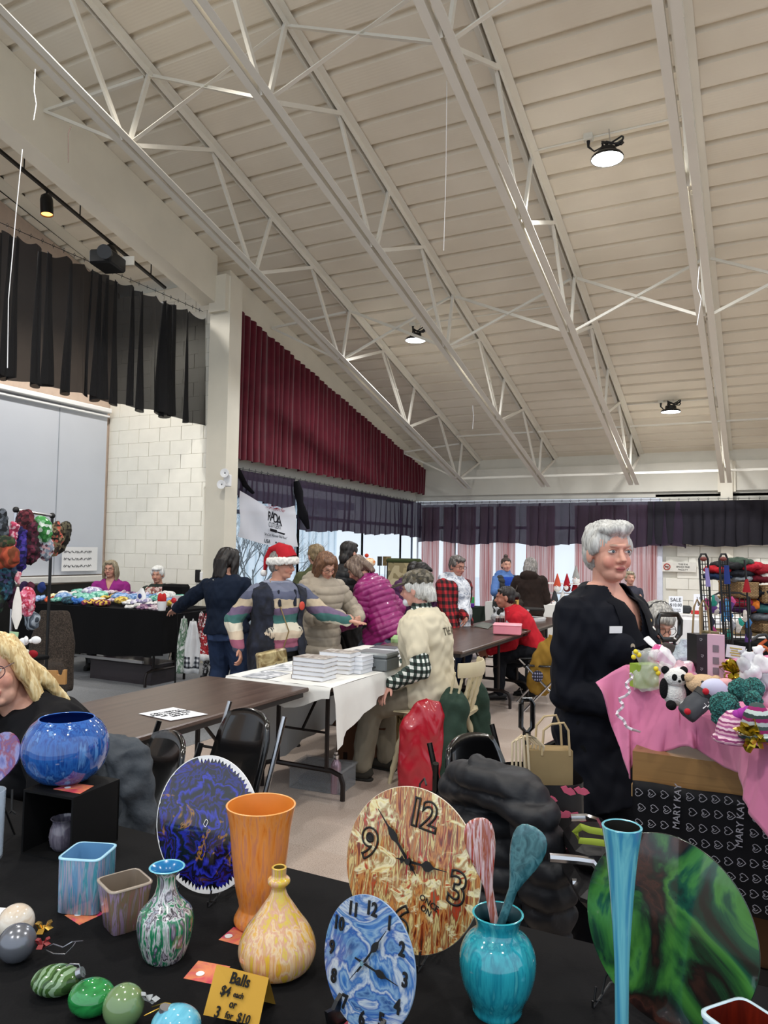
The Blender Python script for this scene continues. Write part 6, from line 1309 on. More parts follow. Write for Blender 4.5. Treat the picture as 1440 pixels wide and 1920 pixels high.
# black coat over a chair
c0 = gp(900, 1620, .45)
shell_chair('black chair under the black padded coat', c0+Vector((0, .15, 0)), (.1, -1), m_pl)
d_ = 2.3
def coat_(mb):
    mb.loft([W(842, 1500, d_+.25), W(862, 1474, d_+.12), W(905, 1462, d_), W(960, 1480, d_-.05), W(1000, 1530, d_-.1), W(1018, 1600, d_-.12), W(1028, 1680, d_-.12), W(1036, 1760, d_-.1)], [.05, .065, .07, .075, .075, .07, .075, .06], n=14)
    mb.loft([W(930, 1500, d_+.05), W(945, 1560, d_+.02), W(950, 1650, d_), W(950, 1780, d_)], [.12, .17, .17, .16], [.05, .06, .07, .06], ref=HR, n=16)
    mb.loft([W(865, 1500, d_+.1), W(870, 1560, d_+.1), W(880, 1700, d_+.1)], [.05, .07, .08], [.05, .05, .05], ref=HR, n=12)
o = soft('padded_coat', 'black padded coat thrown over a chair behind the large clock', 'coat', coat_, plain('12141a', .55, bump=.25, bscale=22), .010, .008, 24, quilt=.075)
# grey denim jacket behind the blonde woman
d_ = 2.45
soft('denim_jacket', 'grey denim jacket hanging over a chair behind the blonde woman', 'jacket', lambda mb: (mb.loft([W(205, 1392, d_), W(232, 1420, d_-.03), W(255, 1470, d_-.04), W(262, 1520, d_-.04), W(258, 1575, d_-.04)], [.05, .07, .065, .06, .055], [.06, .07, .06, .05, .04], n=14), mb.loft([W(180, 1400, d_+.1), W(210, 1470, d_+.08), W(245, 1560, d_+.05), W(280, 1605, d_)], [.06, .07, .05, .03], n=12)) and None, plain('474c52', .85, var=.15, bump=.4, bscale=50), .008, .012, 30)
shell_chair('black chair the blonde woman sits on', blonde.P, (-.8, .6), m_pl)
# lips tote and kraft gift bag
dt = 2.45
c = W(1012, 1450, dt); c.z = .0; zt_ = 1.55-(1452-1040)*dt/F; t = thing('tote_bag', 'black tote bag printed with pink lips on the chair', 'bag', Vector((c.x, c.y, zt_-.34)))
A = Matrix((HR, HF, (0, 0, 1))).transposed(); cc = Vector((c.x, c.y, zt_-.17)); m_bk2 = plain('0c0b0e', .5, var=0)
MB().lathe(cc-Vector((0, 0, .17)), [(.10, 0), (.115, .01), (.13, .2), (.128, .34)], 40, A, sq=4).build('bag', m_bk2, t, angle=60)
rnd = random.Random(9); m_lip = plain('c45a74', .7, var=.1)
for i in range(25):
    a, z = -.1+.05*(i % 5)+rnd.uniform(-.012, .012), -.14+.07*(i//5)+rnd.uniform(-.015, .015); o_ = cc+HR*a-HF*(.134-abs(a)*.08)+Vector((0, 0, z)); th = rnd.uniform(-.6, .9)
    e1 = HR*math.cos(th)+Vector((0, 0, 1))*math.sin(th); e2 = Vector((0, 0, 1))*math.cos(th)-HR*math.sin(th)
    MB().prism([(-.026, 0), (-.012, .011), (-.003, .006), (.004, .011), (.016, .008), (.026, 0), (.012, -.011), (-.01, -.011)], o_, e1, e2, .003).build('lips_print', m_lip, t, smooth=False)
kz = cc+Vector((.03, 0, .17)); t = thing('kraft_bag', 'small brown paper gift bag with twisted handles in the lips tote', 'bag', kz+Vector((0, 0, -.08)))
MB().box(kz+Vector((0, 0, .01)), (.14, .07, .15), A).build('bag', plain('94805c', .85), t, smooth=False)
for dx, dy, h in ((0, .03, .24), (.01, -.035, .23)): MB().loft([kz+A@Vector((-.04+dx, dy, .07)), kz+A@Vector((-.035+dx, dy, .15)), kz+A@Vector((-.01+dx, dy, h-.06)), kz+A@Vector((.03+dx, dy, h-.055)), kz+A@Vector((.045+dx, dy, .15)), kz+A@Vector((.05+dx, dy, .07))], .004, n=6).build('handle', plain('b5a17c', .9), t)
for k in range(5): MB().loft([kz+A@Vector((-.12+.012*k, -.01*k, .02)), kz+A@Vector((-.12+.01*k, -.01*k, .10+.01*k)), kz+A@Vector((-.09+.01*k, -.01*k, .125)), kz+A@Vector((-.065+.01*k, -.01*k, .1)), kz+A@Vector((-.07+.01*k, 0, .02))], .004, n=6).build('handle', plain('cdbd9f', .9), t)
# luggage trolley handles
def trolley(lab, top, bot, d, w_, grp=None, vert=False):
    T0, B0 = W(*top, d), W(*bot, d); B0 = Vector((T0.x, T0.y, .03)); t = thing('trolley', lab, 'trolley', B0, grp)
    x = HR*(w_/2); u = Vector((0, 0, 1))
    MB().loft([T0-x-u*.1, T0-x*1.05-u*.03, T0-x*.8, T0+x*.8, T0+x*1.05-u*.03, T0+x-u*.1, T0+x*.6-u*.13, T0-x*.6-u*.13, T0-x-u*.1], .014, n=8).build('grip', m_pl, t)
    for s in (-1, 1): MB().loft([T0+x*s*.5-u*.12, B0+x*s*.5], .008, n=8).build('rod', m_blackm, t)
    MB().box(B0+u*.02, (.3, .2, .03), A).build('base', m_blackm, t)
trolley('black trolley handle standing near the seated glasses woman', (1254, 1152), (1254, 1400), 3.9, .115)
t_ = W(988, 1312, 3.6); q = W(990, 1440, 3.6); t = thing('trolley', 'black upright trolley handle beside the navy suit woman', 'trolley', (t_.x, t_.y, 0.02))
MB().loft([t_+HR*-.028+Vector((0, 0, -.02)), t_+HR*-.02, t_+HR*.02, t_+HR*.028+Vector((0, 0, -.02)), t_+HR*.028+Vector((0, 0, -.13)), t_+Vector((0, 0, -.16)), t_+HR*-.028+Vector((0, 0, -.13)), t_+HR*-.028+Vector((0, 0, -.02))], .013, n=8).build('grip', m_pl, t)
MB().loft([t_+Vector((0, 0, -.15)), Vector((t_.x, t_.y, .02))], .02, n=8).build('rod', m_blackm, t); MB().loft([t_+Vector((0, 0, -.36)), t_+Vector((0, 0, -.26))+HR*.03, t_+HR*.17+Vector((0, 0, -.19))], .02, n=8).build('arm', m_pl, t); MB().box((t_.x, t_.y, .03), (.3, .3, .06)).build('base', m_blackm, t)
# chrome chair with the lime bag at lower right of the suit woman
P0 = W(1095, 1600, 2.0); t = thing('chrome_chair', 'chrome tube chair with a black seat in front of the suit woman', 'chair', (P0.x, P0.y, 0)); zz = P0.z
Qc = lambda px, py, d: W(px, py, d)
MB().loft([Qc(1030, 1608, 2.0), Qc(1080, 1612, 2.0), Qc(1110, 1616, 2.0), Qc(1125, 1634, 2.0), Qc(1124, 1720, 2.0)], .012, n=8).build('frame', m_chrome, t)
MB().loft([Qc(1070, 1533, 2.25), Qc(1100, 1532, 2.25), Qc(1125, 1540, 2.2), Qc(1135, 1560, 2.1)], .011, n=8).build('frame', m_chrome, t)
MB().loft([Qc(1072, 1655, 2.0), Qc(1100, 1656, 2.0), Qc(1118, 1648, 2.0)], .011, n=8).build('frame', m_chrome, t)
c = Qc(1098, 1645, 2.05); MB().box(c, (.10, .3, .05), A, bev=.02).build('seat', m_bk2, t)
for dx, dy in ((-.03, .12), (.05, -.05)): q = c+A@Vector((dx, dy, 0)); MB().loft([q, (q.x, q.y, 0)], .011, n=8).build('leg', m_chrome, t)
c = Qc(1110, 1588, 2.1); t = thing('lime_strap_bag', 'black bag with lime green straps on the chrome chair', 'bag', c-Vector((0, 0, .06))); MB().box(c-Vector((0, 0, .0)), (.13, .2, .09), A, bev=.03).build('bag', m_bk2, t); m_lime = plain('a3b545', .6)
MB().loft([Qc(1140, 1562, 1.98), Qc(1105, 1556, 1.98), Qc(1090, 1550, 1.98), Qc(1078, 1560, 2.0), Qc(1086, 1576, 1.98), Qc(1110, 1578, 1.97), Qc(1140, 1582, 1.97)], [.009]*7, [.002]*7, ref=UPV, n=6).build('strap', m_lime, t)
# ---------------------------------------------------------------- goods on the far left
def knit(cols, sc=45): return speck(cols, sc, .95, .5)
KN = [knit(c) for c in (['5f86b8', '86a6cf', 'a8bfe0'], ['e8dfae', 'f2ecc8', 'd9cd90'], ['4f9a86', '7fc0ac', 'a5d6c8'], ['2f62b0', '3f7bd0', '5b93dc'], ['5a1f3a', '7a2f4a', 'd4b04a'], ['cdb9c0', 'e6dade', 'a98f9a'], ['c9c2d8', 'ece8f2', '9a93b8'], ['b8452a', 'd05a35', '8f3a22'], ['7f5a78', 'c9a3b8', '4a3a5a'], ['d8b84a', 'e8d478', '9a7a3a'], ['e8e6e2', 'f6f4f0', 'cfccc8'], ['2a4a5a', '3f6a78', '20343f'])]
def bed(a, b): pass
KZ = .85
t = ftable('long folding table under the black cloth with knitwear', -7.95, -5.75, 6.12, 6.88, KZ, along='x')
m_bc2 = plain('08080a', .9, var=0)
mb = MB(); mb.grid(lambda u, v: (-8.0+2.3*u, 6.06-.02*math.sin(u*30)*(1-v), KZ+.006-(1-v)*(.47+.06*math.sin(PI*u))), 60, 8); mb.grid(lambda u, v: (-8.0+2.3*u, 6.06+.86*v, KZ+.006), 20, 6)
mb.grid(lambda u, v: (-5.7+.01*math.sin(u*20)*(1-v), 6.06+.86*u, KZ+.006-(1-v)*.45), 12, 6)
tag(mb.build('tablecloth', m_bc2, angle=80), 'black cloth draped over the knitwear table', 'tablecloth')
names = [('knitted_hat', 'hat'), ('knitted_mittens', 'mittens'), ('knitted_scarf', 'scarf')]
cn = ['light blue', 'cream yellow', 'mint green', 'bright blue', 'maroon and gold', 'pale pink', 'lilac white', 'rust orange', 'mauve', 'mustard', 'white', 'dark teal']
rnd = random.Random(11)
def knitwear(name, lab, cat, c, s, mat, kind, grp=None, parent=None):
    mb = MB(); A = rotz(rnd.uniform(0, 3))
    if kind == 0: mb.ell(c+Vector((0, 0, s*.35)), (s, s*.8, s*.42), A, 14, 8); mb.loft([c+A@Vector((-s, 0, s*.2)), c+A@Vector((-s*.2, -s*.75, s*.2)), c+A@Vector((s*.8, -s*.4, s*.2))], [s*.16]*3, n=8)
    elif kind == 1:
        for k in (-1, 1): mb.ell(c+A@Vector((k*s*.4, 0, s*.2+k*.01)), (s*.42, s*.9, s*.2), A@rotz(k*.3), 12, 7); mb.ell(c+A@Vector((k*s*.75, s*.2, s*.2)), (s*.16, s*.35, s*.13), A, 8, 6)
    else: mb.loft([c+A@Vector((s*(i/4-1), s*.4*math.sin(i*1.1), s*.22+.012*(i % 3))) for i in range(9)], [s*.34]*9, [s*.18]*9, n=8)
    if kind == 1: me = remesh(mb, .012, 1)
    else: me = remesh(mb, .012, 3)
    co = mesh_np(me).astype(np.float64); co += normals_np(me)*(.006*nz(co, 60, kind))[:, None]
    o = place_mesh(me, name, mat, parent, co=co.astype(np.float32)); return tag(o, lab, cat, grp)
k = 0
for r, (yy, n) in enumerate(((6.18, 12), (6.36, 11), (6.56, 11), (6.76, 10))):
    for i in range(n):
        x = -7.86+2.05*(i+.5)/n+rnd.uniform(-.03, .03)
        if r == 0 and 7.6 < i+1 < 9.3: continue
        ci = (0, 7, 2, 11, 3, 4, 4, 5, 6, 10, 8, 5)[i % 12] if r == 0 else rnd.choice([0, 1, 1, 2, 6, 5, 10, 8, 0, 9][(0 if x < -6.9 else 3):])
        kd = rnd.choice((0, 1, 2)); nm, ct_ = names[kd]
        rowl = ('front row', 'second row', 'third row', 'back row')[r]; side = ('first', 'second', 'third', 'fourth', 'fifth', 'sixth', 'seventh', 'eighth', 'ninth', 'tenth', 'eleventh', 'twelfth')[i]
        knitwear(nm, '%s %s, %s from left, %s of knitwear table' % (cn[ci], nm.replace('_', ' '), side, rowl), ct_, Vector((x, yy, KZ+.01+.025*r)), rnd.uniform(.1, .125), KN[ci], kd, 'knitwear piled on the black table'); k += 1
# cup with red tissue
c = Vector((PX(302, 1145, 1, 6.13).x, 6.14, KZ+.01)); t = thing('paper_cup', 'white pot with red tissue on the front of the knitwear table', 'pot', c); MB().lathe(c, [(.04, 0), (.055, .1), (.05, .1), (.038, .01), (.001, .01)], 20).build('pot', m_white, t)
mb = MB(); [mb.ell(c+Vector((.03*math.cos(a), .03*math.sin(a), .13)), (.03, .02, .06), rotz(a), 8, 6) for a in (0, 1.5, 3, 4.5)]; place_mesh(remesh(mb, .008, 1), 'tissue', plain('c02a2a', .6), t)
c = c+Vector((.12, .1, 0)); t = thing('gift_bag_small', 'clear bag with a red bow on the knitwear table', 'bag', c); MB().lathe(c, [(.05, 0), (.06, .05), (.04, .12), (.06, .16)], 16).build('bag', plain('e2d3d6', .3, alpha=.7), t); MB().ell(c+Vector((0, -.05, .11)), (.035, .02, .03)).build('bow', plain('c8202a', .5), t)
c = Vector((-6.35, 6.4, KZ+.05)); t = thing('printed_bag', 'white bag with a blue print standing in the knitwear', 'bag', c); MB().loft([c, c+Vector((0, 0, .1)), c+Vector((0, 0, .17))], [.07, .06, .02], [.03, .03, .01], n=12).build('bag', m_white, t); MB().ell(c+Vector((0, -.03, .08)), (.03, .01, .03)).build('print', plain('3a4a8a', .6), t)
# towels and socks hung on the right end
def towel(px, y0, y1, d, w_, cols, lab, mat=None, name='hanging_towel', cat='towel', band=None):
    a, b = W(px, y0, d), W(px+2, y1, d); L = a.z-b.z; t = thing(name, lab, cat, b, 'textiles hung at the end of the knitwear table')
    MB().grid(lambda u, v: a+HR*(w_*(u-.5)*(.35+.65*min(1, v*2.2)))+HF*(.02*math.sin(u*9+v*2))-Vector((0, 0, L*v)), 14, 12).build('cloth', mat, t, angle=180, solid=.008)
    if band: 
        for z0, z1, m in band: MB().grid(lambda u, v: a+HR*(w_*(u-.5))+HF*(.02*math.sin(u*9+2)-.008)-Vector((0, 0, L*(z0+(z1-z0)*v))), 14, 2).build('band', m, t, angle=180, solid=.003)
    MB().loft([a+HR*-.01, a+Vector((0, 0, .03)), a+HR*.01], .004, n=5).build('loop', m_white, t)
a_, b_ = W(332, 1157, 8.05), W(412, 1146, 7.75); t = thing('textile_rail', 'thin rail at the right end of the knitwear table holding towels', 'rail', (a_.x, a_.y, 0)); MB().loft([a_+Vector((0, 0, .03)), b_+Vector((0, 0, .03))], .008, n=6).build('bar', m_blackm, t)
for p_ in (a_, b_): MB().loft([p_+Vector((0, 0, .03)), (p_.x, p_.y, 0)], .01, n=6).build('post', m_blackm, t)
m_tw = plain('d9dbdd', .9, bump=.2); pl2 = plaid('20232a', '6b6f78', 'd9dbdd', .05)
towel(345, 1160, 1262, 8.0, .14, 0, 'white towel with a green print hung at the table end', pour(['e0e2e0', 'e0e2e0', '3a6a48', 'd8dad8', '2f3f6a'], (14, 14, 10), 1, rough=.9, coat=0))
towel(362, 1165, 1262, 7.9, .17, 0, 'white towel with black plaid bottom hung at the table end', m_tw, band=[(.68, .9, pl2)])
towel(392, 1150, 1238, 7.8, .17, 0, 'red patterned towel with a white trim', speck(['a81e28', 'b8323a', 'e6dcdc', '8f1620'], 60), band=[(.86, 1.0, m_white)])
towel(378, 1150, 1215, 8.0, .1, 0, 'dark red patterned cloth hung between the towels', speck(['5a1a22', '8f4a50', 'd8c8c8'], 50))
for i, px in enumerate((386, 399)):
    a = W(px, 1238, 7.78); soft('fluffy_sock', '%s fluffy black and white sock hanging below the red towel' % ('left', 'right')[i], 'sock', lambda mb: mb.loft([a, a-Vector((0, 0, .08)), a-Vector((.01, 0, .16)), a+HR*(-.05)-Vector((0, 0, .19))], [.035, .03, .03, .02], n=8) and None, speck(['1c1c1e', '8f8f92', '3a3a3c'], 60), .01, .008, 60)
towel(400, 1105, 1150, 7.7, .12, 0, 'grey and white cloth hung by the jeans woman', speck(['c9ccd2', '8a8d95', 'e8e8ea'], 40))
# bins under the table
bin_('grey storage bin under the left of the knitwear table', Vector((PX(165, 1270, 2, 0).x, 6.9, 0)), (.42, .3, .26), .1, '6a6d70', .8)
bin_('long dark clear storage bin on the floor under the knitwear table', Vector((-6.55, 6.5, 0)), (.95, .38, .22), 0, '4a4448', .7)
bin_('clear bin with papers under the knitwear table', Vector((-7.0, 7.15, 0)), (.5, .3, .25), 0, '8f9294', .7)
MB().beam((-7.5, 6.2, .27), (-6.1, 6.2, .27), .03, .03).build('rail_bar', m_chrome, None); tag(bpy.data.objects['rail_bar'], 'metal bar lying low across the front of the knitwear table', 'bar')
for s, w_, y in (('left', -7.95, 6.95),): pass
# chairs of the two seated women and a black suitcase look: simple shells
for who in ('person.016', 'person.017', 'person.015', 'person.013', 'person.014'):
    pr = bpy.data.objects[who]; c = WL[who]
    lab = {'person.016': 'black chair of the purple cardigan woman', 'person.017': 'black chair of the white-haired woman', 'person.015': 'black chair of the far seated person', 'person.013': 'chair with chrome legs under the woman in red', 'person.014': 'black chair under the woman with round glasses'}[who]
    shell_chair(lab, c, {'person.016': (.15, 1), 'person.017': (-.05, 1), 'person.015': (0, 1), 'person.013': (-.95, -.12), 'person.014': (.45, .85)}[who])
q = W(330, 1100, 9.6); t = thing('black_case', 'dark case behind the knitwear at the right end', 'case', (q.x, q.y, .85)); 
MB().box((q.x, q.y, .95), (.34, .2, .24), bev=.03).build('case', m_bc2, t); MB().loft([(q.x, q.y, .0), (q.x, q.y, .85)], .03).build('stand', m_bc2, t)
# garment rack with hats and scarves
dR = 5.6
t = thing('garment_rack', 'small black-ended garment rack full of hats at the left edge', 'rack', W(60, 1300, dR)-Vector((0, 0, 0)))
a, b = W(-60, 952, dR), W(30, 956, dR); e = W(98, 967, dR+.5)
MB().loft([W(30, 956, dR), e], .012, n=8).build('rail', m_chrome, t); 
for p_ in (W(30, 956, dR), e): MB().ell(p_, .024).build('rail_end', m_black, t)
MB().loft([e, Vector((e.x, e.y, 0))], .012, n=8).build('post', m_blackm, t); f_ = W(30, 956, dR); MB().loft([f_, Vector((f_.x, f_.y, 0))], .012, n=8).build('post', m_chrome, t)
def hangitem(lab, px, py, d, rx, ry, rz_, mat, name='knitted_hat', cat='hat', tilt=0, fr=.008):
    s = d/F; c = W(px, py, d); mb = MB(); mb.ell(c, (rx*s, ry*s, rz_*s), Matrix((HR, HF, (0, 0, 1))).transposed()@Matrix.Rotation(tilt, 3, 'Y'), 20, 12); me = remesh(mb, .012, 2); co = mesh_np(me).astype(np.float64); co += normals_np(me)*(fr*nz(co, 70, 1)+fr*nz(co, 25, 3))[:, None]
    return tag(place_mesh(me, name, mat, None, co=co.astype(np.float32)), lab, cat, 'knitwear on the left garment rack')
cot = lambda *c, s=45: speck(list(c), s, .95, .6)
hangitem('dark olive floppy hat at the right end of the garment rack', 116, 1007, 6.1, 15, 12, 32, cot('1f1d16', '38342a', '5a5442'), tilt=.3)
hangitem('brown and red patterned hat on the garment rack', 105, 1010, 6.0, 12, 12, 34, cot('4a3a2c', '8a7a5c', 'b85a4a', '2a2420'), tilt=.1)
hangitem('green and white leafy hat on the garment rack', 80, 992, 5.8, 17, 14, 26, cot('2f7a3a', 'd8e6dc', '7fb88a', '4a9a50', s=35), tilt=-.25)
hangitem('grey and pink striped hat below the leafy hat', 86, 1030, 5.85, 16, 14, 20, cot('7f8a9a', 'c9a3a8', '5a3a4a', 'b8c0c8'))
hangitem('maroon knitted bag hanging at the rack', 48, 985, 5.6, 20, 14, 32, cot('4a1620', '6a2a34', '2a0c14'), 'knitted_bag', 'bag')
hangitem('dark maroon ruffled scarf on the garment rack', 58, 1022, 5.5, 15, 13, 42, cot('1f0a14', '3a1424', '5a1f34'), 'knitted_scarf', 'scarf', fr=.014)
hangitem('deep blue ruffled scarf on the garment rack', 40, 1030, 5.45, 11, 11, 46, cot('1c1a4a', '2f2a7a', '4a3a9a'), 'knitted_scarf', 'scarf', fr=.014)
hangitem('pink and white ruffled scarf on the garment rack', 24, 1005, 5.4, 9, 10, 28, cot('c94a6a', 'e8b8c4', 'a83a5a'), 'knitted_scarf', 'scarf', fr=.014)
hangitem('rust coloured knitted bag at the left edge', 10, 1042, 5.2, 28, 18, 24, bands(['8f3a26', 'a84a2f', '6f3a20'], 0, .05, .95, dist=.02), 'knitted_bag', 'bag')
hangitem('dark green leafy hat above the rust bag', 8, 1018, 5.2, 20, 15, 14, cot('1f2a1c', '3a4a2a', '4a3a2a'))
hangitem('black and grey knitted hat at the far left edge', 2, 985, 5.3, 14, 12, 32, cot('1c2024', '5a6068', '3a4046'))
hangitem('teal and black scarf hanging at the left edge', 14, 1085, 5.3, 16, 12, 38, cot('1a3a4a', '2f5a6a', '0f1a24', '3a3a5a'), 'knitted_scarf', 'scarf', fr=.014)
hangitem('dark green scarf hanging at the left edge', 0, 1110, 5.3, 10, 12, 40, cot('1a2a22', '2f4a3a', '10151a'), 'knitted_scarf', 'scarf')
hangitem('dark plum scarf tail at the left edge', 24, 1122, 5.35, 9, 9, 24, cot('2a1024', '4a1c3a'), 'knitted_scarf', 'scarf')
hangitem('pink and red patterned cloth bag under the hats', 50, 1128, 5.3, 17, 12, 28, cot('d8708a', 'e8b8c0', 'b83a50', s=60), 'cloth_bag', 'bag')
hangitem('small pink scarf tail hanging from the rack', 33, 1085, 5.3, 5, 6, 14, cot('c96a7a', 'e6b0b8'), 'knitted_scarf', 'scarf')
hangitem('grey striped cap hanging over the brown armchair', 60, 1162, 5.6, 14, 12, 18, bands(['5a6470', '9aa4ae', '3a424c'], 0, .03, .95), 'knitted_hat', 'hat')
for i, (px, c1) in enumerate(((45, '3a2a4a'), (58, '5a2a3a'), (78, '2f3f7a'))): hangitem('%s small bag dangling on a hanger behind the pink bag' % ('leftmost', 'middle', 'rightmost')[i], px, 1100, 5.9, 8, 8, 10, plain(c1, .9), 'cloth_bag', 'bag')
# brown tweed armchair
A0 = W(72, 1220, 6.2); soft('armchair', 'brown tweed armchair half hidden behind the hats', 'armchair', lambda mb: (mb.loft([Vector((A0.x, A0.y, .05)), Vector((A0.x, A0.y, .4)), Vector((A0.x, A0.y, .55))], [.21, .23, .2], [.24, .26, .22], ref=HR, n=20), mb.loft([Vector((A0.x, A0.y, .3))+HF*.22, Vector((A0.x, A0.y, .7))+HF*.26, Vector((A0.x, A0.y, .98))+HF*.28], [.21, .2, .13], [.1, .09, .06], ref=HR, n=20)) and None, speck(['2e2620', '3b312a', '272019', '463b32'], 150, .95, .4), .02, .004, 10)
# side display at left: black table, feather, tag, bows
b0 = W(22, 1165, 4.6); t = ftable('black side table at the left edge behind the blonde woman', b0.x-.9, b0.x+.05, b0.y-.35, b0.y+.25, .84, m_bc2)
c = W(38, 1300, 4.3); zt2 = W(38, 1170, 4.3).z; t = thing('wooden_post_display', 'wooden post with red bows, a white feather and a green price tag', 'display stand', (c.x, c.y, 0))
MB().beam((c.x, c.y, 0), (c.x, c.y, zt2), .05, .05).build('post', plain('6e4f34', .8, var=.2), t, smooth=False)
q = W(32, 1140, 4.25); MB().loft([q+Vector((0, 0, .12)), q+Vector((0, 0, .04)), q-Vector((0, 0, .05)), q-Vector((0, 0, .12))], [.006, .024, .03, .006], [.004]*4, ref=HR, n=10).build('feather', plain('e6e0d8', .9), t)
q = W(25, 1197, 4.2); MB().box(q, (.05, .004, .075), Matrix((HR, HF, (0, 0, 1))).transposed()@Matrix.Rotation(.1, 3, 'Y')).build('price_tag', plain('a8c9a0', .8), t, smooth=False)
for i, (px, py, m_) in enumerate(((35, 1205, m_white), (58, 1202, m_white), (32, 1228, plain('a81c24', .6)), (52, 1228, plain('8f1620', .6)), (36, 1240, plain('b8242c', .6)))):
    q = W(px, py, 4.2); mb = MB(); [mb.ell(q+HR*(.028*s)+Vector((0, 0, .006)), (.03, .012, .022), rotz(.5*s), 10, 7) for s in (-1, 1)]; mb.ell(q, .012); mb.build('bow', m_, t)
for px, py in ((48, 1232), (44, 1254), (50, 1222), (40, 1248)): MB().ell(W(px, py, 4.15), .014).build('bell', plain('c9c4b8', .3, metal=.5), t)
q = W(8, 1214, 4.0); t = thing('white_sheet', 'white sheet of card sticking out at the left edge above the blonde woman', 'card', q); MB().box(q, (.13, .09, .004), rotz(.4)@Matrix.Rotation(.3, 3, 'X')).build('sheet', m_paper, t, smooth=False)
q = W(92, 1268, 3.9); t = thing('wooden_chair', 'light wooden chair back with a round cut-out behind the blonde woman', 'chair', (q.x, q.y, 0)); m_lw = plain('a87a42', .5, var=.15)
A = Matrix((HR, HF, (0, 0, 1))).transposed(); poly = [(-.08, -.04), (.09, -.04), (.09, .035), (.075, .035), (.07, .012), (.055, .005), (.045, .012), (.042, .03), (-.08, .03)]
MB().prism(poly, q, HR, (0, 0, 1), .02).build('backrest', m_lw, t, smooth=False)
for s in (-.07, .08): MB().beam(q+HR*s-Vector((0, 0, .03)), (q.x+HR.x*s, q.y+HR.y*s, 0), .03, .03).build('leg', m_lw, t, smooth=False)
MB().box((q.x+HF.x*.15, q.y+HF.y*.15, .45), (.36, .36, .03), A).build('seat', m_lw, t, smooth=False); MB().beam(q+Vector((-.14, 0, 0)), q+Vector((-.13, 0, .07)), .02, .03).build('post', m_lw, t, smooth=False)

# ---------------------------------------------------------------- far middle
def cloth_table(lab, x0, x1, y0, y1, z, mat, cols=None): 
    t = ftable(lab, x0, x1, y0, y1, z, along='x' if (x1-x0) > (y1-y0) else 'y'); cloth_over('tablecloth', 'cloth over the '+lab, 'tablecloth', x0-.01, x1+.01, y0-.01, y1+.01, z, (.66, .66, .66, .66), mat, .02, int(abs(x0*7)), 12)
m_dk = plain('101214', .9); m_grn = plain('14241c', .9)
cloth_table('black-clothed table the magenta jacket leans over', -4.7, -4.0, 6.3, 7.9, .74, m_dk)
cloth_table('dark green table in front of the woman in blue', -4.55, -3.7, 9.6, 10.6, .74, m_grn)
cloth_table('white-clothed gnome table by the far windows', -4.0, -2.2, 11.6, 12.4, .74, m_wc)
def block(name, lab, cat, c, size, mat, rot=0, grp=None, bev=.005): return tag(MB().box(c+Vector((0, 0, size[2]/2)), size, rotz(rot), bev=bev).build(name, mat), lab, cat, grp)
m_pinkbox = plain('e08a9a', .4)
c = onZ(948, 1190, .745); t = thing('pink_box', 'pink lidded box on the brown table by the woman in red', 'box', c); MB().box(c+Vector((0, .06, .045)), (.27, .18, .085), rotz(.25), bev=.008).build('body', m_pinkbox, t); MB().box(c+Vector((0, .06, .093)), (.28, .19, .02), rotz(.25), bev=.008).build('lid', plain('eba3b0', .4), t)
paper('grey folder lying beside the pink box', [(888, 1174), (915, 1179), (925, 1170), (905, 1166)], .745, mat=plain('6b6f68', .5)); paper('green folder right of the pink box', [(966, 1180), (990, 1180), (988, 1172), (966, 1172)], .75, mat=plain('1f5a3c', .5))
for i, px in enumerate((933, 942)): c = onZ(px, 1172, .745); t = thing('small_jar', '%s small brown jar behind the pink box' % ('left', 'right')[i], 'jar', c); MB().lathe(c, [(.022, 0), (.024, .07), (.02, .08)], 16, close=True).build('jar', plain('4a2424', .3), t); MB().lathe(c, [(.023, .078), (.023, .1)], 16, close=True).build('lid', plain('d8d0c8', .4), t)
rnd = random.Random(5)
for i, (px, py) in enumerate(((928, 1160), (944, 1158), (952, 1162), (962, 1160), (974, 1162), (985, 1164), (956, 1172), (975, 1173))):
    c = onZ(px, py+6, .745); soft('plastic_treat_bag', 'clear tied bag number %s from the left behind the pink box' % ('one', 'two', 'three', 'four', 'five', 'six', 'seven', 'eight')[i], 'bag', lambda mb: (mb.ell(c+Vector((0, 0, .05)), (.05, .04, .05), None, 12, 8), mb.loft([c+Vector((0, 0, .08)), c+Vector((.01, 0, .12)), c+Vector((.02, 0, .17))], [.02, .012, .045], [.02, .012, .01], n=8)) and None, plain('c9cdd0', .25, alpha=.75, var=.1), .01, .008, 50, grp='clear treat bags on the brown table')
c = W(988, 1150, 9.0); c.z = 1.0; t = thing('cake_stand', 'white tray on a black stand beyond the pink box', 'tray', Vector((c.x, c.y, .0))); MB().lathe((c.x, c.y, .86), [(.2, 0), (.21, .02)], 24, close=True).build('tray', m_black, t); MB().lathe((c.x, c.y, .74), [(.22, 0), (.23, .03)], 24, close=True).build('tray', m_white, t); MB().loft([(c.x, c.y, 0), (c.x, c.y, .86)], .02, n=8).build('stem', m_black, t); MB().lathe((c.x, c.y, 0), [(.2, 0), (.03, .03)], 20).build('base', m_black, t)
c = W(966, 1140, 9.3); t = thing('standing_card', 'tan printed card standing on the white tray', 'card', c-Vector((0, 0, .1))); MB().box(c+Vector((0, 0, .02)), (.09, .02, .2), rotz(.3)).build('card', plain('c9a05a', .7), t, smooth=False); MB().box(c+Vector((0, -.012, .03)), (.04, .004, .12), rotz(.3)).build('print', plain('4a3a1c', .7), t, smooth=False); MB().box(c-Vector((0, 0, .09)), (.17, .14, .04)).build('foot', m_white, t)
c = Vector((-4.2, 9.8, .745))
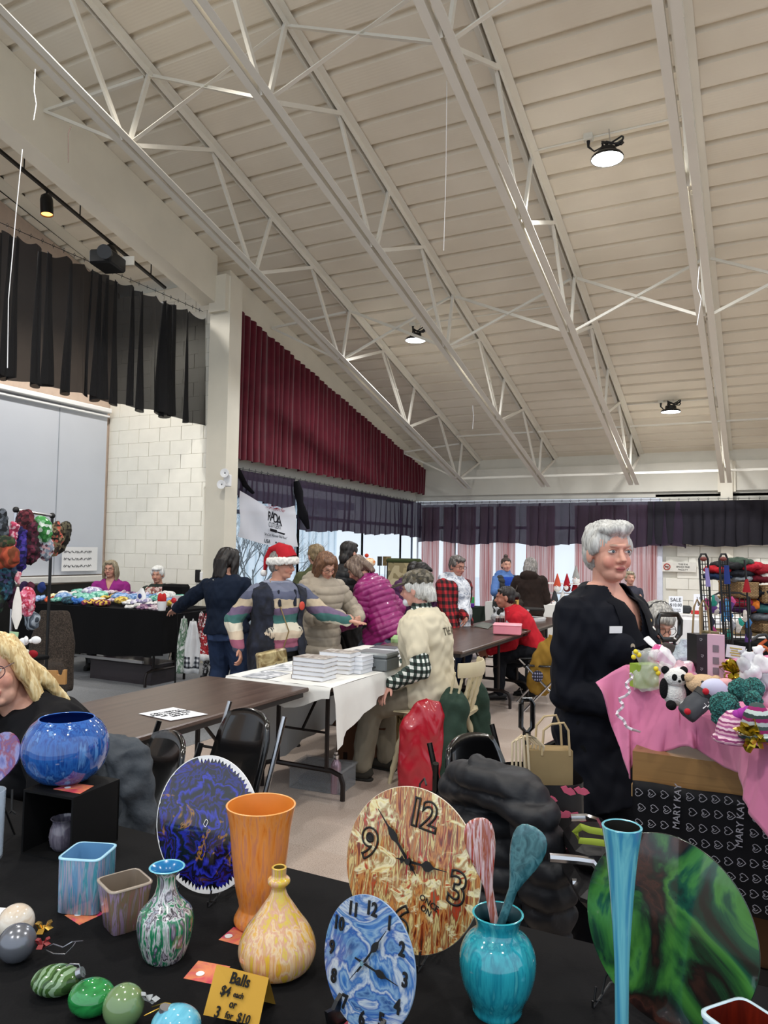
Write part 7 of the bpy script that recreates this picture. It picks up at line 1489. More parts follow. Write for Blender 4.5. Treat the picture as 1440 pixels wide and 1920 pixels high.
for lab, px, py, sz, col in (('green box standing on the red cloth', 895, 1122, (.07, .06, .13), '3fa35a'), ('flat purple box on the red cloth', 918, 1128, (.16, .14, .05), '5a2a8a'), ('blue packet on the red cloth', 906, 1130, (.08, .05, .05), '6fb3d8'), ('red box at the left of the dark green table', 902, 1140, (.26, .2, .08), '8f1822'), ('red box at the right of the dark green table', 928, 1138, (.2, .2, .08), 'a01c28')):
    q = onZ(px, py+12, .75); q = Vector((min(max(q.x, -4.45), -3.8), min(max(q.y, 9.7), 10.5), .75)); block('box', lab, 'box', q, sz, plain(col, .6), .3)
# patterned panel and green bag near the magenta jacket
q = W(757, 1085, 9.2); t = thing('camp_chair', 'tall beige woodland-patterned chair back with a green top', 'chair', (q.x, q.y, 0)); MB().box(q, (.42, .04, .42), A, bev=.02).build('back', speck(['b3a583', 'a3946f', '6b6048', 'c0b492', '8a7d5c'], 14, .9, .1), t); MB().box(q+Vector((0, 0, .22)), (.44, .06, .06), A, bev=.02).build('top', plain('3a4228', .9), t)
for s in (-.2, .2): MB().loft([q+HR*s+Vector((0, 0, .2)), (q.x+HR.x*s, q.y+HR.y*s, 0)], .014, n=8).build('leg', m_black, t)
MB().box(q-Vector((0, 0, .42)), (.42, .4, .04), A).build('seat', plain('6b6048', .9), t)
q = W(724, 1058, 9.6); 
for i, (px, c1) in enumerate(((712, '3a3a38'), (722, '6b5a3a'), (729, '8a7a5a'))): q = W(px, 1052, 9.6); t = thing('hanging_sample', '%s patterned fabric sample by the woodland chair' % ('black', 'brown', 'tan')[i], 'fabric', q); MB().box(q, (.06, .01, .12), A).build('cloth', plain(c1, .9, var=.4, scale=30), t, smooth=False); MB().loft([q, (q.x, q.y, .0)], .006, n=6).build('stand', m_black, t)
q = W(746, 1235, 6.6); q.z = .55; t = thing('green_gift_bag', 'clear bag of green paper between the magenta jacket and the seated man', 'bag', q-Vector((0, 0, .55))); MB().box((q.x, q.y, .58), (.13, .1, .44), A, bev=.03).build('bag', plain('8fae78', .5, var=.25, scale=20), t); MB().box((q.x, q.y, .18), (.2, .2, .36), A).build('stool', m_dk, t)
q = W(692, 1055, 7.9); soft('orange_knit_hat', 'cream and orange knitted hat with a red pompom on a stand', 'hat', lambda mb: mb.ell(q, (.07, .07, .05), None, 14, 8) and None, cot('e8c9a0', 'd8803a', 'f0dcc0'), .01, .006, 50)
t = thing('hat_stand', 'thin stand holding the cream and orange knitted hat', 'stand', (q.x, q.y, 0)); MB().loft([(q.x, q.y, 0), q-Vector((0, 0, .04))], .008, n=6).build('pole', m_black, t); MB().lathe((q.x, q.y, 0), [(.12, 0), (.02, .02)], 16).build('base', m_black, t)
tag(MB().ell(q+Vector((-.03, 0, .075)), .022).build('pompom', plain('c8402a', .9)), 'red pompom of the knitted hat on the stand', 'pompom')
# gnomes
for i, (px, py, col, lab) in enumerate(((995, 1120, 'd8a82a', 'yellow'), (1020, 1108, 'e08a1c', 'orange and yellow'), (1022, 1130, 'e0641c', 'bright orange'), (1045, 1100, 'c0503a', 'coral'), (1063, 1100, 'a01c28', 'tall crimson'), (1078, 1110, '8f1620', 'dark red'), (1080, 1085, '9a9a96', 'grey knitted'), (1055, 1130, 'e8e6e2', 'white'), (1040, 1128, '3a3a3c', 'black'), (1072, 1135, 'b8b0a8', 'beige'), (1088, 1120, '9a1c28', 'wine red'), (1035, 1150, 'd8a3c0', 'pink'), (1050, 1160, 'c98ab8', 'lilac'), (1068, 1160, 'e0b8c8', 'pale pink'), (1058, 1178, 'a82a5a', 'raspberry'), (1030, 1172, '8a4a6a', 'mauve'))):
    c = W(px, py, 11.9); t = thing('gnome_doll', '%s-hatted small doll on the display by the far windows' % lab, 'doll', c-Vector((0, 0, .06)), 'dolls on the gnome display')
    MB().ell(c-Vector((0, 0, .03)), (.06, .05, .055), None, 12, 8).build('body', plain(['e8e4dc', '6b2a2a', '5a5a5c'][i % 3], .9), t); MB().ell(c+Vector((0, -.045, -.01)), (.035, .02, .045), None, 10, 6).build('beard', m_white, t)
    MB().lathe(c+Vector((0, 0, .01)), [(.062, 0), (.05, .05), (.03, .12), (.006, .2)], 14).build('hat', plain(col, .9, var=.15, scale=40), t); MB().ell(c+Vector((0, -.065, .01)), .011, None, 8, 6).build('nose', plain('d8a890', .7), t)
c = W(1055, 1150, 12.0)
for z_, lb in ((1.06, 'upper'), (.9, 'lower')): t = thing('display_shelf', '%s white shelf under the dolls on the gnome table' % lb, 'shelf', (-3.1, 12.05, .74)); MB().box((-3.15, 12.1, z_), (1.4, .3, .015)).build('board', m_white, t, smooth=False); [MB().beam((x, 12.1, .75), (x, 12.1, z_), .02, .02).build('upright', m_white, t, smooth=False) for x in (-3.8, -2.5)]
# yellow-brown coat on the red woman's chair
d_ = 7.3
soft('ochre_jacket', 'ochre brown jacket hanging on a chair behind the woman in red', 'jacket', lambda mb: mb.loft([W(1040, 1192, d_), W(1030, 1220, d_), W(1018, 1255, d_), W(1012, 1290, d_), W(1008, 1303, d_)], [.06, .13, .15, .13, .08], [.04, .06, .06, .05, .04], ref=HR, n=16) and None, plain('8a6a2a', .9, var=.12), .012, .012, 20)
q = W(1008, 1268, d_-.12); tag(MB().lathe(q, [(.0001, .012), (.04, .008), (.055, 0)], 20, frame((0, 0, 1), -HF)).build('checked_patch', plaid('0c0c12', '20203a', '8a8aa0', .03)), 'dark checked patch on the ochre jacket', 'patch')
q = W(1030, 1236, d_+.12); t = shell_chair('chair the ochre jacket hangs on', (q.x, q.y, 0), (-.9, -.3))

# ---------------------------------------------------------------- right: white table, signs, racks
WX0, WX1, WY = -.95, .5, 8.3
cloth_table('long white table by the block wall with the sale sign', -1.0, 1.1, 8.8, 9.6, .845, plain('d9dadb', .8))
def sign(lab, px, py0, py1, w_, lines, d, m=m_paper):
    a, b = W(px, py0, d), W(px, py1, d); h = a.z-b.z; c = (a+b)/2; t = thing('paper_sign', lab, 'sign', b); MB().box(c, (w_, .004, h), A).build('sheet', m, t, smooth=False)
    for s, f, z in lines: text(s, 'lettering', m_ink, c-HF*.004+Vector((0, 0, h*f)), HR, (0, 0, 1), z, t)
    MB().beam(c+HF*.03-Vector((0, 0, h/2)), c+HF*.005, .05, .004).build('foot', m, t, smooth=False)
sign('white SALE price sign standing on the white table', 1267, 1118, 1150, .16, (('SALE', .28, .06), ('$10.00', -.02, .05), ('each or two for', -.25, .018), ('eighteen dollars', -.36, .018)), 8.5)
sign('second white price sign behind the wire rack', 1312, 1114, 1150, .14, (('2 for', .28, .04), ('$5', 0, .06)), 8.6)
q = W(1287, 1142, 8.6); block('dark_basket', 'small dark grey basket between the two signs', 'basket', q-Vector((0, 0, .05)), (.11, .09, .09), plain('3a3d3f', .7), 0, None, .02)
q = W(1305, 1148, 8.5); block('red_tin', 'red tin under the second sign', 'tin', q-Vector((0, 0, .02)), (.1, .08, .04), plain('c02a2a', .4))
# no smoking notice
q = PX(1272, 1063, 1, 14.9); t = thing('no_smoking_sign', 'small no smoking notice on the block wall', 'sign', q); m_rd = plain('b8322a', .6)
c = q+Vector((-.2, -.01, 0)); R9 = frame((0, 0, 1), (0, -1, 0)); mb = MB(); mb.loft([c+Vector((.055*math.cos(a), 0, .055*math.sin(a))) for a in [2*PI*i/24 for i in range(25)]], .007, n=6); mb.build('ring', m_rd, t)
MB().beam(c+Vector((-.04, -.003, .04)), c+Vector((.04, -.003, -.04)), .012, .004).build('bar', m_rd, t, smooth=False); MB().beam(c+Vector((-.035, 0, 0)), c+Vector((.03, 0, 0)), .006, .012).build('cigarette', m_black, t, smooth=False); MB().box(q+Vector((0, .005, 0)), (.62, .004, .18)).build('plate', plain('dcd9cf', .6), t, smooth=False)
for i, s in enumerate(('THIS IS A', 'SMOKE FREE', 'FACILITY')): text(s, 'lettering', m_ink, q+Vector((.08, -.004, .05-.05*i)), (1, 0, 0), (0, 0, 1), .042, t)
# wire grid racks
def gridrack(lab, px0, px1, y0, y1, d, tilt, nv=3):
    a = W(px0, y0, d); b = W(px1, y0, d); L = W(px0+tilt, y1, d); h = a.z-L.z; t = thing('wire_rack', lab, 'rack', Vector((a.x, a.y, L.z)), 'wire racks on the right')
    ex = (b-a); dn = (L-a)
    MB().loft([L, a, a+ex*.25+Vector((0, 0, .03)), a+ex*.75+Vector((0, 0, .03)), b, b+dn], .007, n=6).build('frame', m_black, t)
    n = int(h/.032)
    for i in range(1, n): p = a+dn*(i/n); MB().loft([p, p+ex], .0028, n=4).build('wire', m_black, t)
    for j in range(1, nv): MB().loft([a+ex*(j/nv), a+ex*(j/nv)+dn], .0028, n=4).build('wire', m_black, t)
    for p in (L, b+dn): MB().loft([p, (p.x, p.y, 0)], .007, n=6).build('post', m_black, t)
    return a, b, dn
gridrack('left wire rack with a rounded top, right of the sale sign', 1311, 1327, 1048, 1205, 4.6, 9)
gridrack('right wire rack with a rounded top', 1349, 1364, 1048, 1205, 4.6, 9)
gridrack('wide wire panel hung with key rings between the racks', 1330, 1405, 1120, 1210, 4.9, 3, 8)
rnd = random.Random(21); cl = ['9a3a6a', '3a6a9a', '2a8a7a', '8a8a90', '5a3a7a', 'c9c0b8', '2a2a3a', 'b84a7a', '4a8ab8', '3a3a6a']; cln = ['pink', 'blue', 'teal', 'grey', 'purple', 'cream', 'black', 'rose', 'sky blue', 'indigo']
for i in range(26):
    px, py = rnd.uniform(1322, 1402), rnd.uniform(1125, 1210); c = W(px, py, 4.82); k = i % 10
    L_ = rnd.uniform(.05, .09); lab = '%s%s charm %s on the wire panel, %s' % ('pale ' if i > 19 else 'deep ' if i > 9 else '', cln[k], 'high' if py < 1150 else 'low' if py > 1180 else 'midway', 'left side' if px < 1360 else 'right side')
    tag(MB().loft([c+Vector((0, 0, L_/2)), c+Vector((.01, 0, 0)), c-Vector((0, 0, L_/2))], [.008, .022, .012], [.006, .012, .008], ref=HR, n=8).build('hanging_charm', plain(cl[k], .6, var=.3, scale=60)), lab, 'charm', 'charms on the wire panel')
tag(MB().loft([W(1325, 1065, 4.55), W(1328, 1100, 4.55)], [.01, .014], [.004]*2, n=6).build('ribbon', plain('8a80b8', .7)), 'lilac ribbon hanging in the left wire rack', 'ribbon')
tag(MB().loft([W(1362, 1060, 4.55), W(1364, 1095, 4.55)], [.014, .018], [.004]*2, n=6).build('ribbon', plain('2a3a7a', .7)), 'navy ribbon hanging in the right wire rack', 'ribbon')
for i, px in enumerate((1319, 1356)): c = W(px, 1048, 4.55); tag(MB().ell(c, (.02, .012, .014)).build('rosette', plain('6b2a22', .5)), 'brown rosette at the top of the %s wire rack' % ('left', 'right')[i], 'rosette')
c = W(1400, 1095, 4.5); t = thing('red_tassel', 'dark red tassel cone hanging on a rod at the right', 'tassel', c); MB().lathe(c-Vector((0, 0, .05)), [(.024, 0), (.018, .03), (.008, .08)], 14).build('cone', plain('8f1c24', .8), t); MB().loft([W(1396, 1050, 4.5), W(1400, 1095, 4.5), W(1405, 1200, 4.5), Vector((W(1407, 1260, 4.5).x, W(1407, 1260, 4.5).y, 0))], .006, n=6).build('rod', m_black, t)
# wicker baskets with clothes
def weave():
    m, N, L, B = nt('wicker'); tc = N.new('ShaderNodeTexCoord'); bk = N.new('ShaderNodeTexBrick'); bk.inputs['Scale'].default_value = 28; bk.inputs['Color1'].default_value = rgba('a8875a'); bk.inputs['Color2'].default_value = rgba('8a6a42'); bk.inputs['Mortar'].default_value = rgba('3f2e1c'); bk.inputs['Mortar Size'].default_value = .03
    mp = N.new('ShaderNodeMapping'); mp.inputs['Rotation'].default_value = (PI/2, 0, 0); L.new(tc.outputs['Object'], mp.inputs[0]); L.new(mp.outputs[0], bk.inputs['Vector']); L.new(bk.outputs['Color'], B.inputs['Base Color']); B.inputs['Roughness'].default_value = .7
    b = N.new('ShaderNodeBump'); b.inputs['Distance'].default_value = .006; L.new(bk.outputs['Fac'], b.inputs['Height']); b.invert = True; L.new(b.outputs[0], B.inputs['Normal']); return m
m_wk = weave(); d_ = 5.0
def basket(lab, px0, px1, y0, y1, d):
    a, b = W(px0, y0, d), W(px1, y1, d); c = (a+b)/2; w_ = (b-a).dot(HR); h = a.z-b.z; t = thing('wicker_basket', lab, 'basket', Vector((c.x, c.y, c.z-h/2)), 'wicker baskets on the right'); base = Vector((c.x, c.y, c.z-h/2))
    for dx, dy, sx, sy in ((-w_/2, 0, .02, .3), (w_/2, 0, .02, .3), (0, -.15, w_, .02), (0, .15, w_, .02)): MB().box(base+A@Vector((dx, dy, h/2)), (sx, sy, h), A, bev=.006).build('side', m_wk, t)
    MB().box(base, (w_, .3, .01), A).build('base', m_wk, t); MB().loft([base+A@Vector(q)+Vector((0, 0, h)) for q in ((-w_/2, -.15, 0), (w_/2, -.15, 0), (w_/2, .15, 0), (-w_/2, .15, 0), (-w_/2, -.15, 0))], .012, n=6).build('rim', m_wk, t); return base, w_, h
bk_ = [basket('upper left wicker basket full of folded clothes', 1368, 1400, 1092, 1118, 5.1), basket('upper right wicker basket at the right edge', 1412, 1475, 1100, 1128, 5.1), basket('lower right wicker basket at the right edge', 1408, 1475, 1168, 1182, 5.1)]
base = W(1420, 1200, 5.15); t = thing('wooden_shelf_stand', 'light wooden shelf frame holding the baskets at the right edge', 'shelf', (base.x, base.y, 0)); m_lw2 = plain('a38a62', .6, var=.15)
for px in (1362, 1406, 1480): p_ = W(px, 1080, 5.3); MB().beam((p_.x, p_.y, 0), (p_.x, p_.y, W(px, 1090, 5.3).z), .03, .03).build('post', m_lw2, t, smooth=False)
for py in (1122, 1185, 1250): a, b = W(1360, py, 5.2), W(1482, py, 5.2); MB().beam(a, b, .34, .02).build('board', m_lw2, t, smooth=False)
pile = [(1345, 1068, 22, 7, 'a81e28', 'red'), (1365, 1060, 30, 8, '2a2a2c', 'black'), (1345, 1080, 25, 6, '1c2c4a', 'navy'), (1385, 1055, 26, 8, '3a4a3f', 'dark green'), (1400, 1062, 28, 9, 'a82030', 'crimson'), (1425, 1068, 30, 10, '8f1c28', 'dark red'), (1440, 1080, 30, 8, 'c9c4bc', 'off-white'), (1380, 1075, 30, 8, '22242a', 'charcoal'), (1420, 1085, 26, 7, '5a1420', 'maroon'), (1385, 1085, 24, 6, '8a8f94', 'grey'),
        (1430, 1110, 28, 9, '1c1c20', 'jet black'), (1440, 1125, 26, 10, '2a3a6a', 'royal blue'), (1425, 1140, 28, 9, '2f5a5c', 'teal'), (1438, 1145, 22, 9, '8f2028', 'brick red'), (1420, 1155, 26, 7, '6b6f74', 'mid grey'), (1385, 1130, 26, 9, '8f2a3a', 'berry'), (1390, 1140, 24, 8, '4a2a5a', 'violet'), (1405, 1135, 14, 12, 'c9702a', 'orange')]
for i, (px, py, rx, rz_, col, nm) in enumerate(pile):
    c = W(px, py, 5.05); s = 5.05/F; soft('folded_garment', '%s knitted garment folded on the basket shelves at the right' % nm, 'garment', lambda mb: mb.ell(c, (rx*s*1.1, .12, rz_*s*1.15), A, 16, 8) and None, plain(col, .92, var=.3, scale=40, bump=.3, bscale=100), .012, .007, 45, grp='folded knits at the right', seed=i)
for i, (px0, y0, px1, y1, col) in enumerate(((1412, 1225, 1440, 1198, 'b8501c'), (1420, 1230, 1445, 1215, '8a3a1c'), (1425, 1210, 1445, 1225, 'c9642a'), (1428, 1260, 1448, 1240, '1f7a80'), (1410, 1200, 1435, 1190, '2a2a2c'))):
    a, b = W(px0, y0, 4.6), W(px1, y1, 4.6); tag(MB().loft([a, a.lerp(b, .5)+Vector((0, 0, .012)), b, b+Vector((.02, 0, -.03))], .01, n=8).build('coat_hanger', plain(col, .4)), '%s plastic hanger in the tangle at the right edge' % ('orange', 'brown', 'bright orange', 'teal', 'black')[i], 'hanger')
q = W(1425, 1230, 4.9); block('dark_bin', 'dark open box behind the hangers at the right edge', 'box', q-Vector((0, 0, .25)), (.35, .3, .35), m_dk, YAW)
# ---------------------------------------------------------------- pink display at the right
A = Matrix((HR, HF, (0, 0, 1))).transposed()
W_ = W
def W(x, y, d): return W_(x, y, d*.89)
m_pkc = plain('c9759a', .6, var=.04, scale=4, sheen=.2, bump=.15, bscale=12)
# wooden table box
t = thing('wooden_display_case', 'wooden folding display case under the pink cloth', 'display case', (0.2, 2.4, 0)); m_pn = pour(['7a5a34', '8f6c40', '84623a'], (3, 3, 60), .4, rough=.45, coat=.1)
Y9 = 2.42
wl_, wr_ = PX(1186, 1450, 1, Y9), PX(1470, 1500, 1, Y9)
ztop, zbot = PX(1187, 1408, 1, Y9).z, PX(1187, 1470, 1, Y9).z
MB().box(((wl_.x+wr_.x)/2+.3, Y9+.25, (ztop+zbot)/2), (wr_.x-wl_.x+.6, .5, ztop-zbot)).build('case', m_pn, t, smooth=False)
MB().box((wl_.x+.07, Y9-.01, zbot-.012), (.14, .03, .035)).build('foot_block', plain('a3845a', .6), t, smooth=False); MB().box((wl_.x+.52, Y9-.01, zbot-.012), (.14, .03, .035)).build('foot_block', plain('a3845a', .6), t, smooth=False)
d_ = 2.72
MB().loft([W(1262, 1402, d_), W(1300, 1424, d_-.02), W(1345, 1448, d_-.03), W(1378, 1466, d_-.03)], [.008, .016, .018, .02], [.006, .008, .01, .012], n=8).build('folding_bracket', plain('2a2a2e', .4), t)
c = W(1354, 1458, d_-.06); MB().lathe(c, [(.0001, .02), (.012, .018), (.03, .012), (.032, 0)], 24, frame((0, 0, 1), -HF)).build('pivot_wheel', plain('1f1f22', .4), t); MB().lathe(c-HF*.02, [(.0001, .004), (.010, .003), (.011, 0)], 16, frame((0, 0, 1), -HF)).build('bolt', m_chrome, t)
for x in (wl_.x+.06, wl_.x+1.1): MB().beam((x, Y9+.4, 0), (x, Y9+.4, zbot), .05, .05).build('leg', m_pn, t, smooth=False)
# black banner with hearts
t = thing('hanging_banner', 'black cloth with white hearts and lettering hanging under the pink display', 'banner', (0, Y9-.05, .3))
bl, br = PX(1186, 1475, 1, Y9-.03), PX(1470, 1500, 1, Y9-.03); zb2 = PX(1400, 1716, 1, Y9-.03).z; zt3 = zbot+.02
m_bn = plain('0b0b0f', .6, var=.1)
MB().grid(lambda u, v: (bl.x+(br.x-bl.x+.5)*u, Y9-.03+.006*math.sin(u*26)*(1-v*.5), zt3+(zb2-zt3)*v), 60, 10).build('cloth', m_bn, t, angle=180, solid=.003)
m_ht = plain('8f8d94', .6, var=0)
hp = [(0, -.5), (-.42, -.05), (-.48, .25), (-.28, .45), (-.06, .38), (.02, .15), (.1, .38), (.32, .45), (.5, .22), (.4, -.08), (.02, -.48)]
def heart(c, s, rot, k):
    ca, sa = math.cos(rot), math.sin(rot); pts = [(x*ca-y*sa, x*sa+y*ca) for x, y in hp]
    mb = MB(); mb.loft([c+Vector((x*s, 0, y*s)) for x, y in pts], s*.045, s*.02, n=4)
    if k % 2: mb.loft([c+Vector((x*s*.45-s*.1, 0, y*s*.45)) for x, y in pts[:8]], s*.04, s*.02, n=4)
    return mb
k = 0
for r in range(9):
    for q in range(12):
        px = 1198+24*q+(5 if r % 2 else 0); py = 1486+2.2*q+28.5*r
        if min(abs(px-1270)/16+max(0, abs(py-1512)-48)/8, abs(px-1388)/16+max(0, abs(py-1545)-48)/8) < 1 or px > 1460: continue
        if py > 1716-5: continue
        c = PX(px, py, 1, Y9-.042); heart(c, .023, PI/2, k).build('heart_print', m_ht, t); k += 1
for px, py in ((1270, 1512), (1388, 1545)):
    c = PX(px, py, 1, Y9-.042); text('MARY KAY', 'lettering', m_ht, c, (.05, 0, 1), (-1, 0, .05), .027, t, bold=.005)
# cardboard and dark things under the banner
c = PX(1418, 1760, 1, 2.62); t = thing('cardboard_box', 'brown cardboard box with black print under the black banner', 'box', (c.x, c.y, 0)); MB().box((c.x+.12, c.y+.2, .22), (.5, .35, .44)).build('box', plain('5a3f28', .8, var=.08), t, smooth=False)
MB().box((c.x+.05, c.y+.02, .26), (.3, .012, .05)).build('print', m_black, t, smooth=False); MB().box((c.x-.03, c.y+.02, .12), (.06, .012, .12)).build('print', m_black, t, smooth=False)
# pink cloth: top edge and hem as real points
top = [(1117, 1280, 2.78), (1145, 1262, 2.80), (1173, 1247, 2.80), (1213, 1290, 2.72), (1252, 1310, 2.62), (1275, 1308, 2.58), (1300, 1333, 2.5), (1345, 1352, 2.36), (1393, 1373, 2.2), (1415, 1362, 2.12), (1450, 1385, 2.0), (1500, 1400, 1.9)]
hem = [(1122, 1290, 2.77), (1155, 1390, 2.72), (1173, 1454, 2.66), (1188, 1416, 2.66), (1240, 1406, 2.6), (1284, 1394, 2.5), (1300, 1400, 2.5), (1345, 1430, 2.4), (1382, 1446, 2.22), (1380, 1490, 2.1), (1405, 1530, 2.02), (1450, 1590, 1.93)]
def sp(L, u):
    x = u*(len(L)-1); i = min(int(x), len(L)-2); f = x-i; f = f*f*(3-2*f)*.4+f*.6; return [a+(b-a)*f for a, b in zip(L[i], L[i+1])]
def pkf(u, v):
    a, b = W(*sp(top, u)), W(*sp(hem, u)); p = a.lerp(b, v); q = math.sin(u*38+v*2)*.014*min(1, v*2.2)+math.sin(u*83)*.006*v+(.03*math.exp(-((u-.78)/.02)**2)+.02*math.exp(-((u-.42)/.015)**2))*math.sin(PI*min(1, v*1.1)); return p-HF*(q+.03*v)
t = thing('pink_cloth', 'bright pink satin cloth draped over the display with folds', 'cloth', (0.0, 2.3, .7))
MB().grid(pkf, 150, 20).build('front_drape', m_pkc, t, angle=180, solid=.004)
# cloth top: plane carrying the goods
ZD = 1.1
pts_ = [W(*q) for q in top]; back = [p+HR*.75+HF*.5 for p in pts_]
mb = MB(); n_ = len(pts_); mb.grid(lambda u, v: W(*sp(top, u)).lerp(W(*sp(top, u))+HR*(.9)+HF*(.25), v)+Vector((0, 0, -.012*math.sin(PI*v)+.05*v)), 60, 10); mb.build('top_drape', m_pkc, t, angle=180, solid=.004)
MB().box(W(1340, 1400, 2.75)+HR*.55+HF*.3+Vector((0, 0, -.0)), (.8, .5, .14), A).build('riser', m_pn, t, smooth=False)
# goods -----------------------------------------------------------
def G(px, py, d): return W(px, py, d)
# panda
def plush(name, lab, c, s, parts, cat='plush toy'):
    t = thing(name, lab, cat, c-Vector((0, 0, s*.5)), 'soft toys and gifts on the pink display')
    for nm, off, r, m in parts: MB().ell(c+A@(Vector(off)*s), tuple(a*s for a in ((r,)*3 if not hasattr(r, '__len__') else r)), A, 16, 10).build(nm, m, t)
    return t
m_pw = plain('e6e4e0', .95, bump=.5, bscale=200); m_pb = plain('151517', .95, bump=.5, bscale=200)
plush('panda_toy', 'small black and white panda soft toy', G(1265, 1290, 2.45), .1, [('body', (0, 0, -.15), (.35, .28, .38), m_pw), ('head', (.0, -.08, .32), (.34, .28, .28), m_pw), ('ear', (-.28, -.02, .52), .12, m_pb), ('ear', (.26, -.02, .52), .12, m_pb), ('eye_patch', (-.13, -.33, .36), (.08, .04, .1), m_pb), ('eye_patch', (.12, -.33, .36), (.08, .04, .1), m_pb), ('nose', (0, -.37, .26), .04, m_pb), ('arm', (-.36, -.1, .0), (.12, .12, .3), m_pb), ('arm', (.36, -.1, 0), (.12, .12, .3), m_pb), ('foot', (-.2, -.25, -.45), (.14, .2, .14), m_pb), ('foot', (.2, -.25, -.45), (.14, .2, .14), m_pw)])
m_bgp = plain('d0b08c', .95, bump=.5, bscale=200)
plush('plush_face', 'beige soft toy with a stitched smiling face lying behind the grey pouch', G(1318, 1283, 2.4), .12, [('head', (0, 0, 0), (.4, .3, .24), m_bgp), ('ear', (-.32, 0, .15), .12, m_bgp), ('ear', (.32, 0, .1), .12, m_bgp), ('eye', (-.12, -.27, .1), .035, m_black), ('eye', (.24, -.24, .03), .035, m_black), ('mouth', (.03, -.3, -.0), (.09, .02, .02), m_black)])
c = G(1305, 1322, 2.32); t = thing('grey_pouch', 'dark grey cloth pouch with white writing and red flowers', 'pouch', c); mb = MB(); mb.loft([c+A@Vector((-.03, 0, -.03)), c, c+A@Vector((.026, 0, .026))], [.034, .04, .034], [.026, .03, .026], ref=HF, n=16); me = remesh(mb, .005, 4, .5); co = mesh_np(me).astype(np.float64); co += normals_np(me)*(.002*nz(co, 90, 1))[:, None]; place_mesh(me, 'pouch', plain('4a4c50', .95, var=.15), t, co=co.astype(np.float32)); MB().loft([c+A@Vector((.018, 0, .018)), c+A@Vector((.03, 0, .03))], [.034, .035], [.03, .031], ref=HF, n=20).build('band', m_bk2, t)
strokes([[(0, 0), (.01, .008), (.004, .014)], [(.012, .004), (.02, .012), (.014, .018)], [(.024, .01), (.03, .018)]], 'writing', m_white, c-HF*.045+HR*.0, HR, (0, 0, 1), .0015, t); [MB().ell(c-HF*.04+HR*dx+Vector((0, 0, dz)), .009, None, 8, 6).build('flower', plain('b8202e', .6), t) for dx, dz in ((-.04, -.01), (.01, .045))]
c = G(1340, 1292, 2.35); plush('pastel_toy', 'pink and pale blue soft toy right of the beige face', c, .1, [('body', (0, 0, 0), (.4, .25, .3), plain('c9c9e0', .9)), ('ear', (.3, 0, .18), (.26, .15, .13), plain('e0a8a8', .9)), ('leg', (-.3, 0, -.2), (.2, .2, .14), plain('e0b8b0', .9))])
m_yg = speck(['1a4a48', '2a6a64', '123634', '3a807a'], 300, .95, .8)
for lab, px, py, d, r in (('large dark green yarn pompom at the left, on a pink hat', 1358, 1325, 2.1, 24), ('dark green yarn pompom in front of the right hat', 1412, 1312, 2.05, 15), ('large dark green yarn pompom at the back', 1388, 1293, 2.15, 19), ('dark green yarn pompom behind the right hat', 1413, 1290, 2.2, 17), ('dark green yarn pompom hanging below the left pompom', 1350, 1345, 2.1, 14)):
    c = G(px, py, d); s = d/F; mb = MB(); mb.ell(c, r*s, None, 24, 16); me = remesh(mb, .004, 1); co = mesh_np(me).astype(np.float64); co += normals_np(me)*(.0025*nz(co, 260, 1))[:, None]; tag(place_mesh(me, 'yarn_pompom', m_yg, None, co=co.astype(np.float32)), lab, 'pompom', 'yarn pompoms on the pink display')
def khat(lab, px, py, d, rx, rz_, cols, per=.03): 
    c = G(px, py, d); s = d/F; m = bands(cols, 2, per, .95, dist=.008, dscale=80, bump=.3); mb = MB(); mb.lathe(c-Vector((0, 0, rz_*s)), [(rx*s*.98, 0), (rx*s, rz_*s*.5), (rx*s*.8, rz_*s*1.3), (rx*s*.35, rz_*s*1.9), (.001, rz_*s*2)], 28); t = thing('knitted_doll_hat', lab, 'hat', c-Vector((0, 0, rz_*s))); mb.build('hat', m, t); MB().loft([c-Vector((0, 0, rz_*s))+Vector((rx*s*math.cos(a), rx*s*math.sin(a), 0)) for a in [2*PI*i/24 for i in range(25)]], .008, n=8).build('cuff', m, t)
khat('pink and purple flecked knitted hat', 1375, 1358, 2.05, 28, 24, ['d8a8b8', '8a3a6a', 'e0c0cc', 'a85a8a'], .02); khat('grey, green and magenta striped knitted hat at the right', 1420, 1348, 2.0, 26, 28, ['2a3a38', 'b8c4c0', '8a1a5a', '3a4a48', 'a0a8a8', '7a1450'], .05)
c = G(1392, 1338, 2.03); tag(MB().ell(c, .014).ell(c+Vector((.012, 0, .008)), .012).ell(c-Vector((.012, 0, .004)), .012).build('purple_flower', plain('a03a9a', .9)), 'small purple crochet flower between the knitted hats', 'flower')
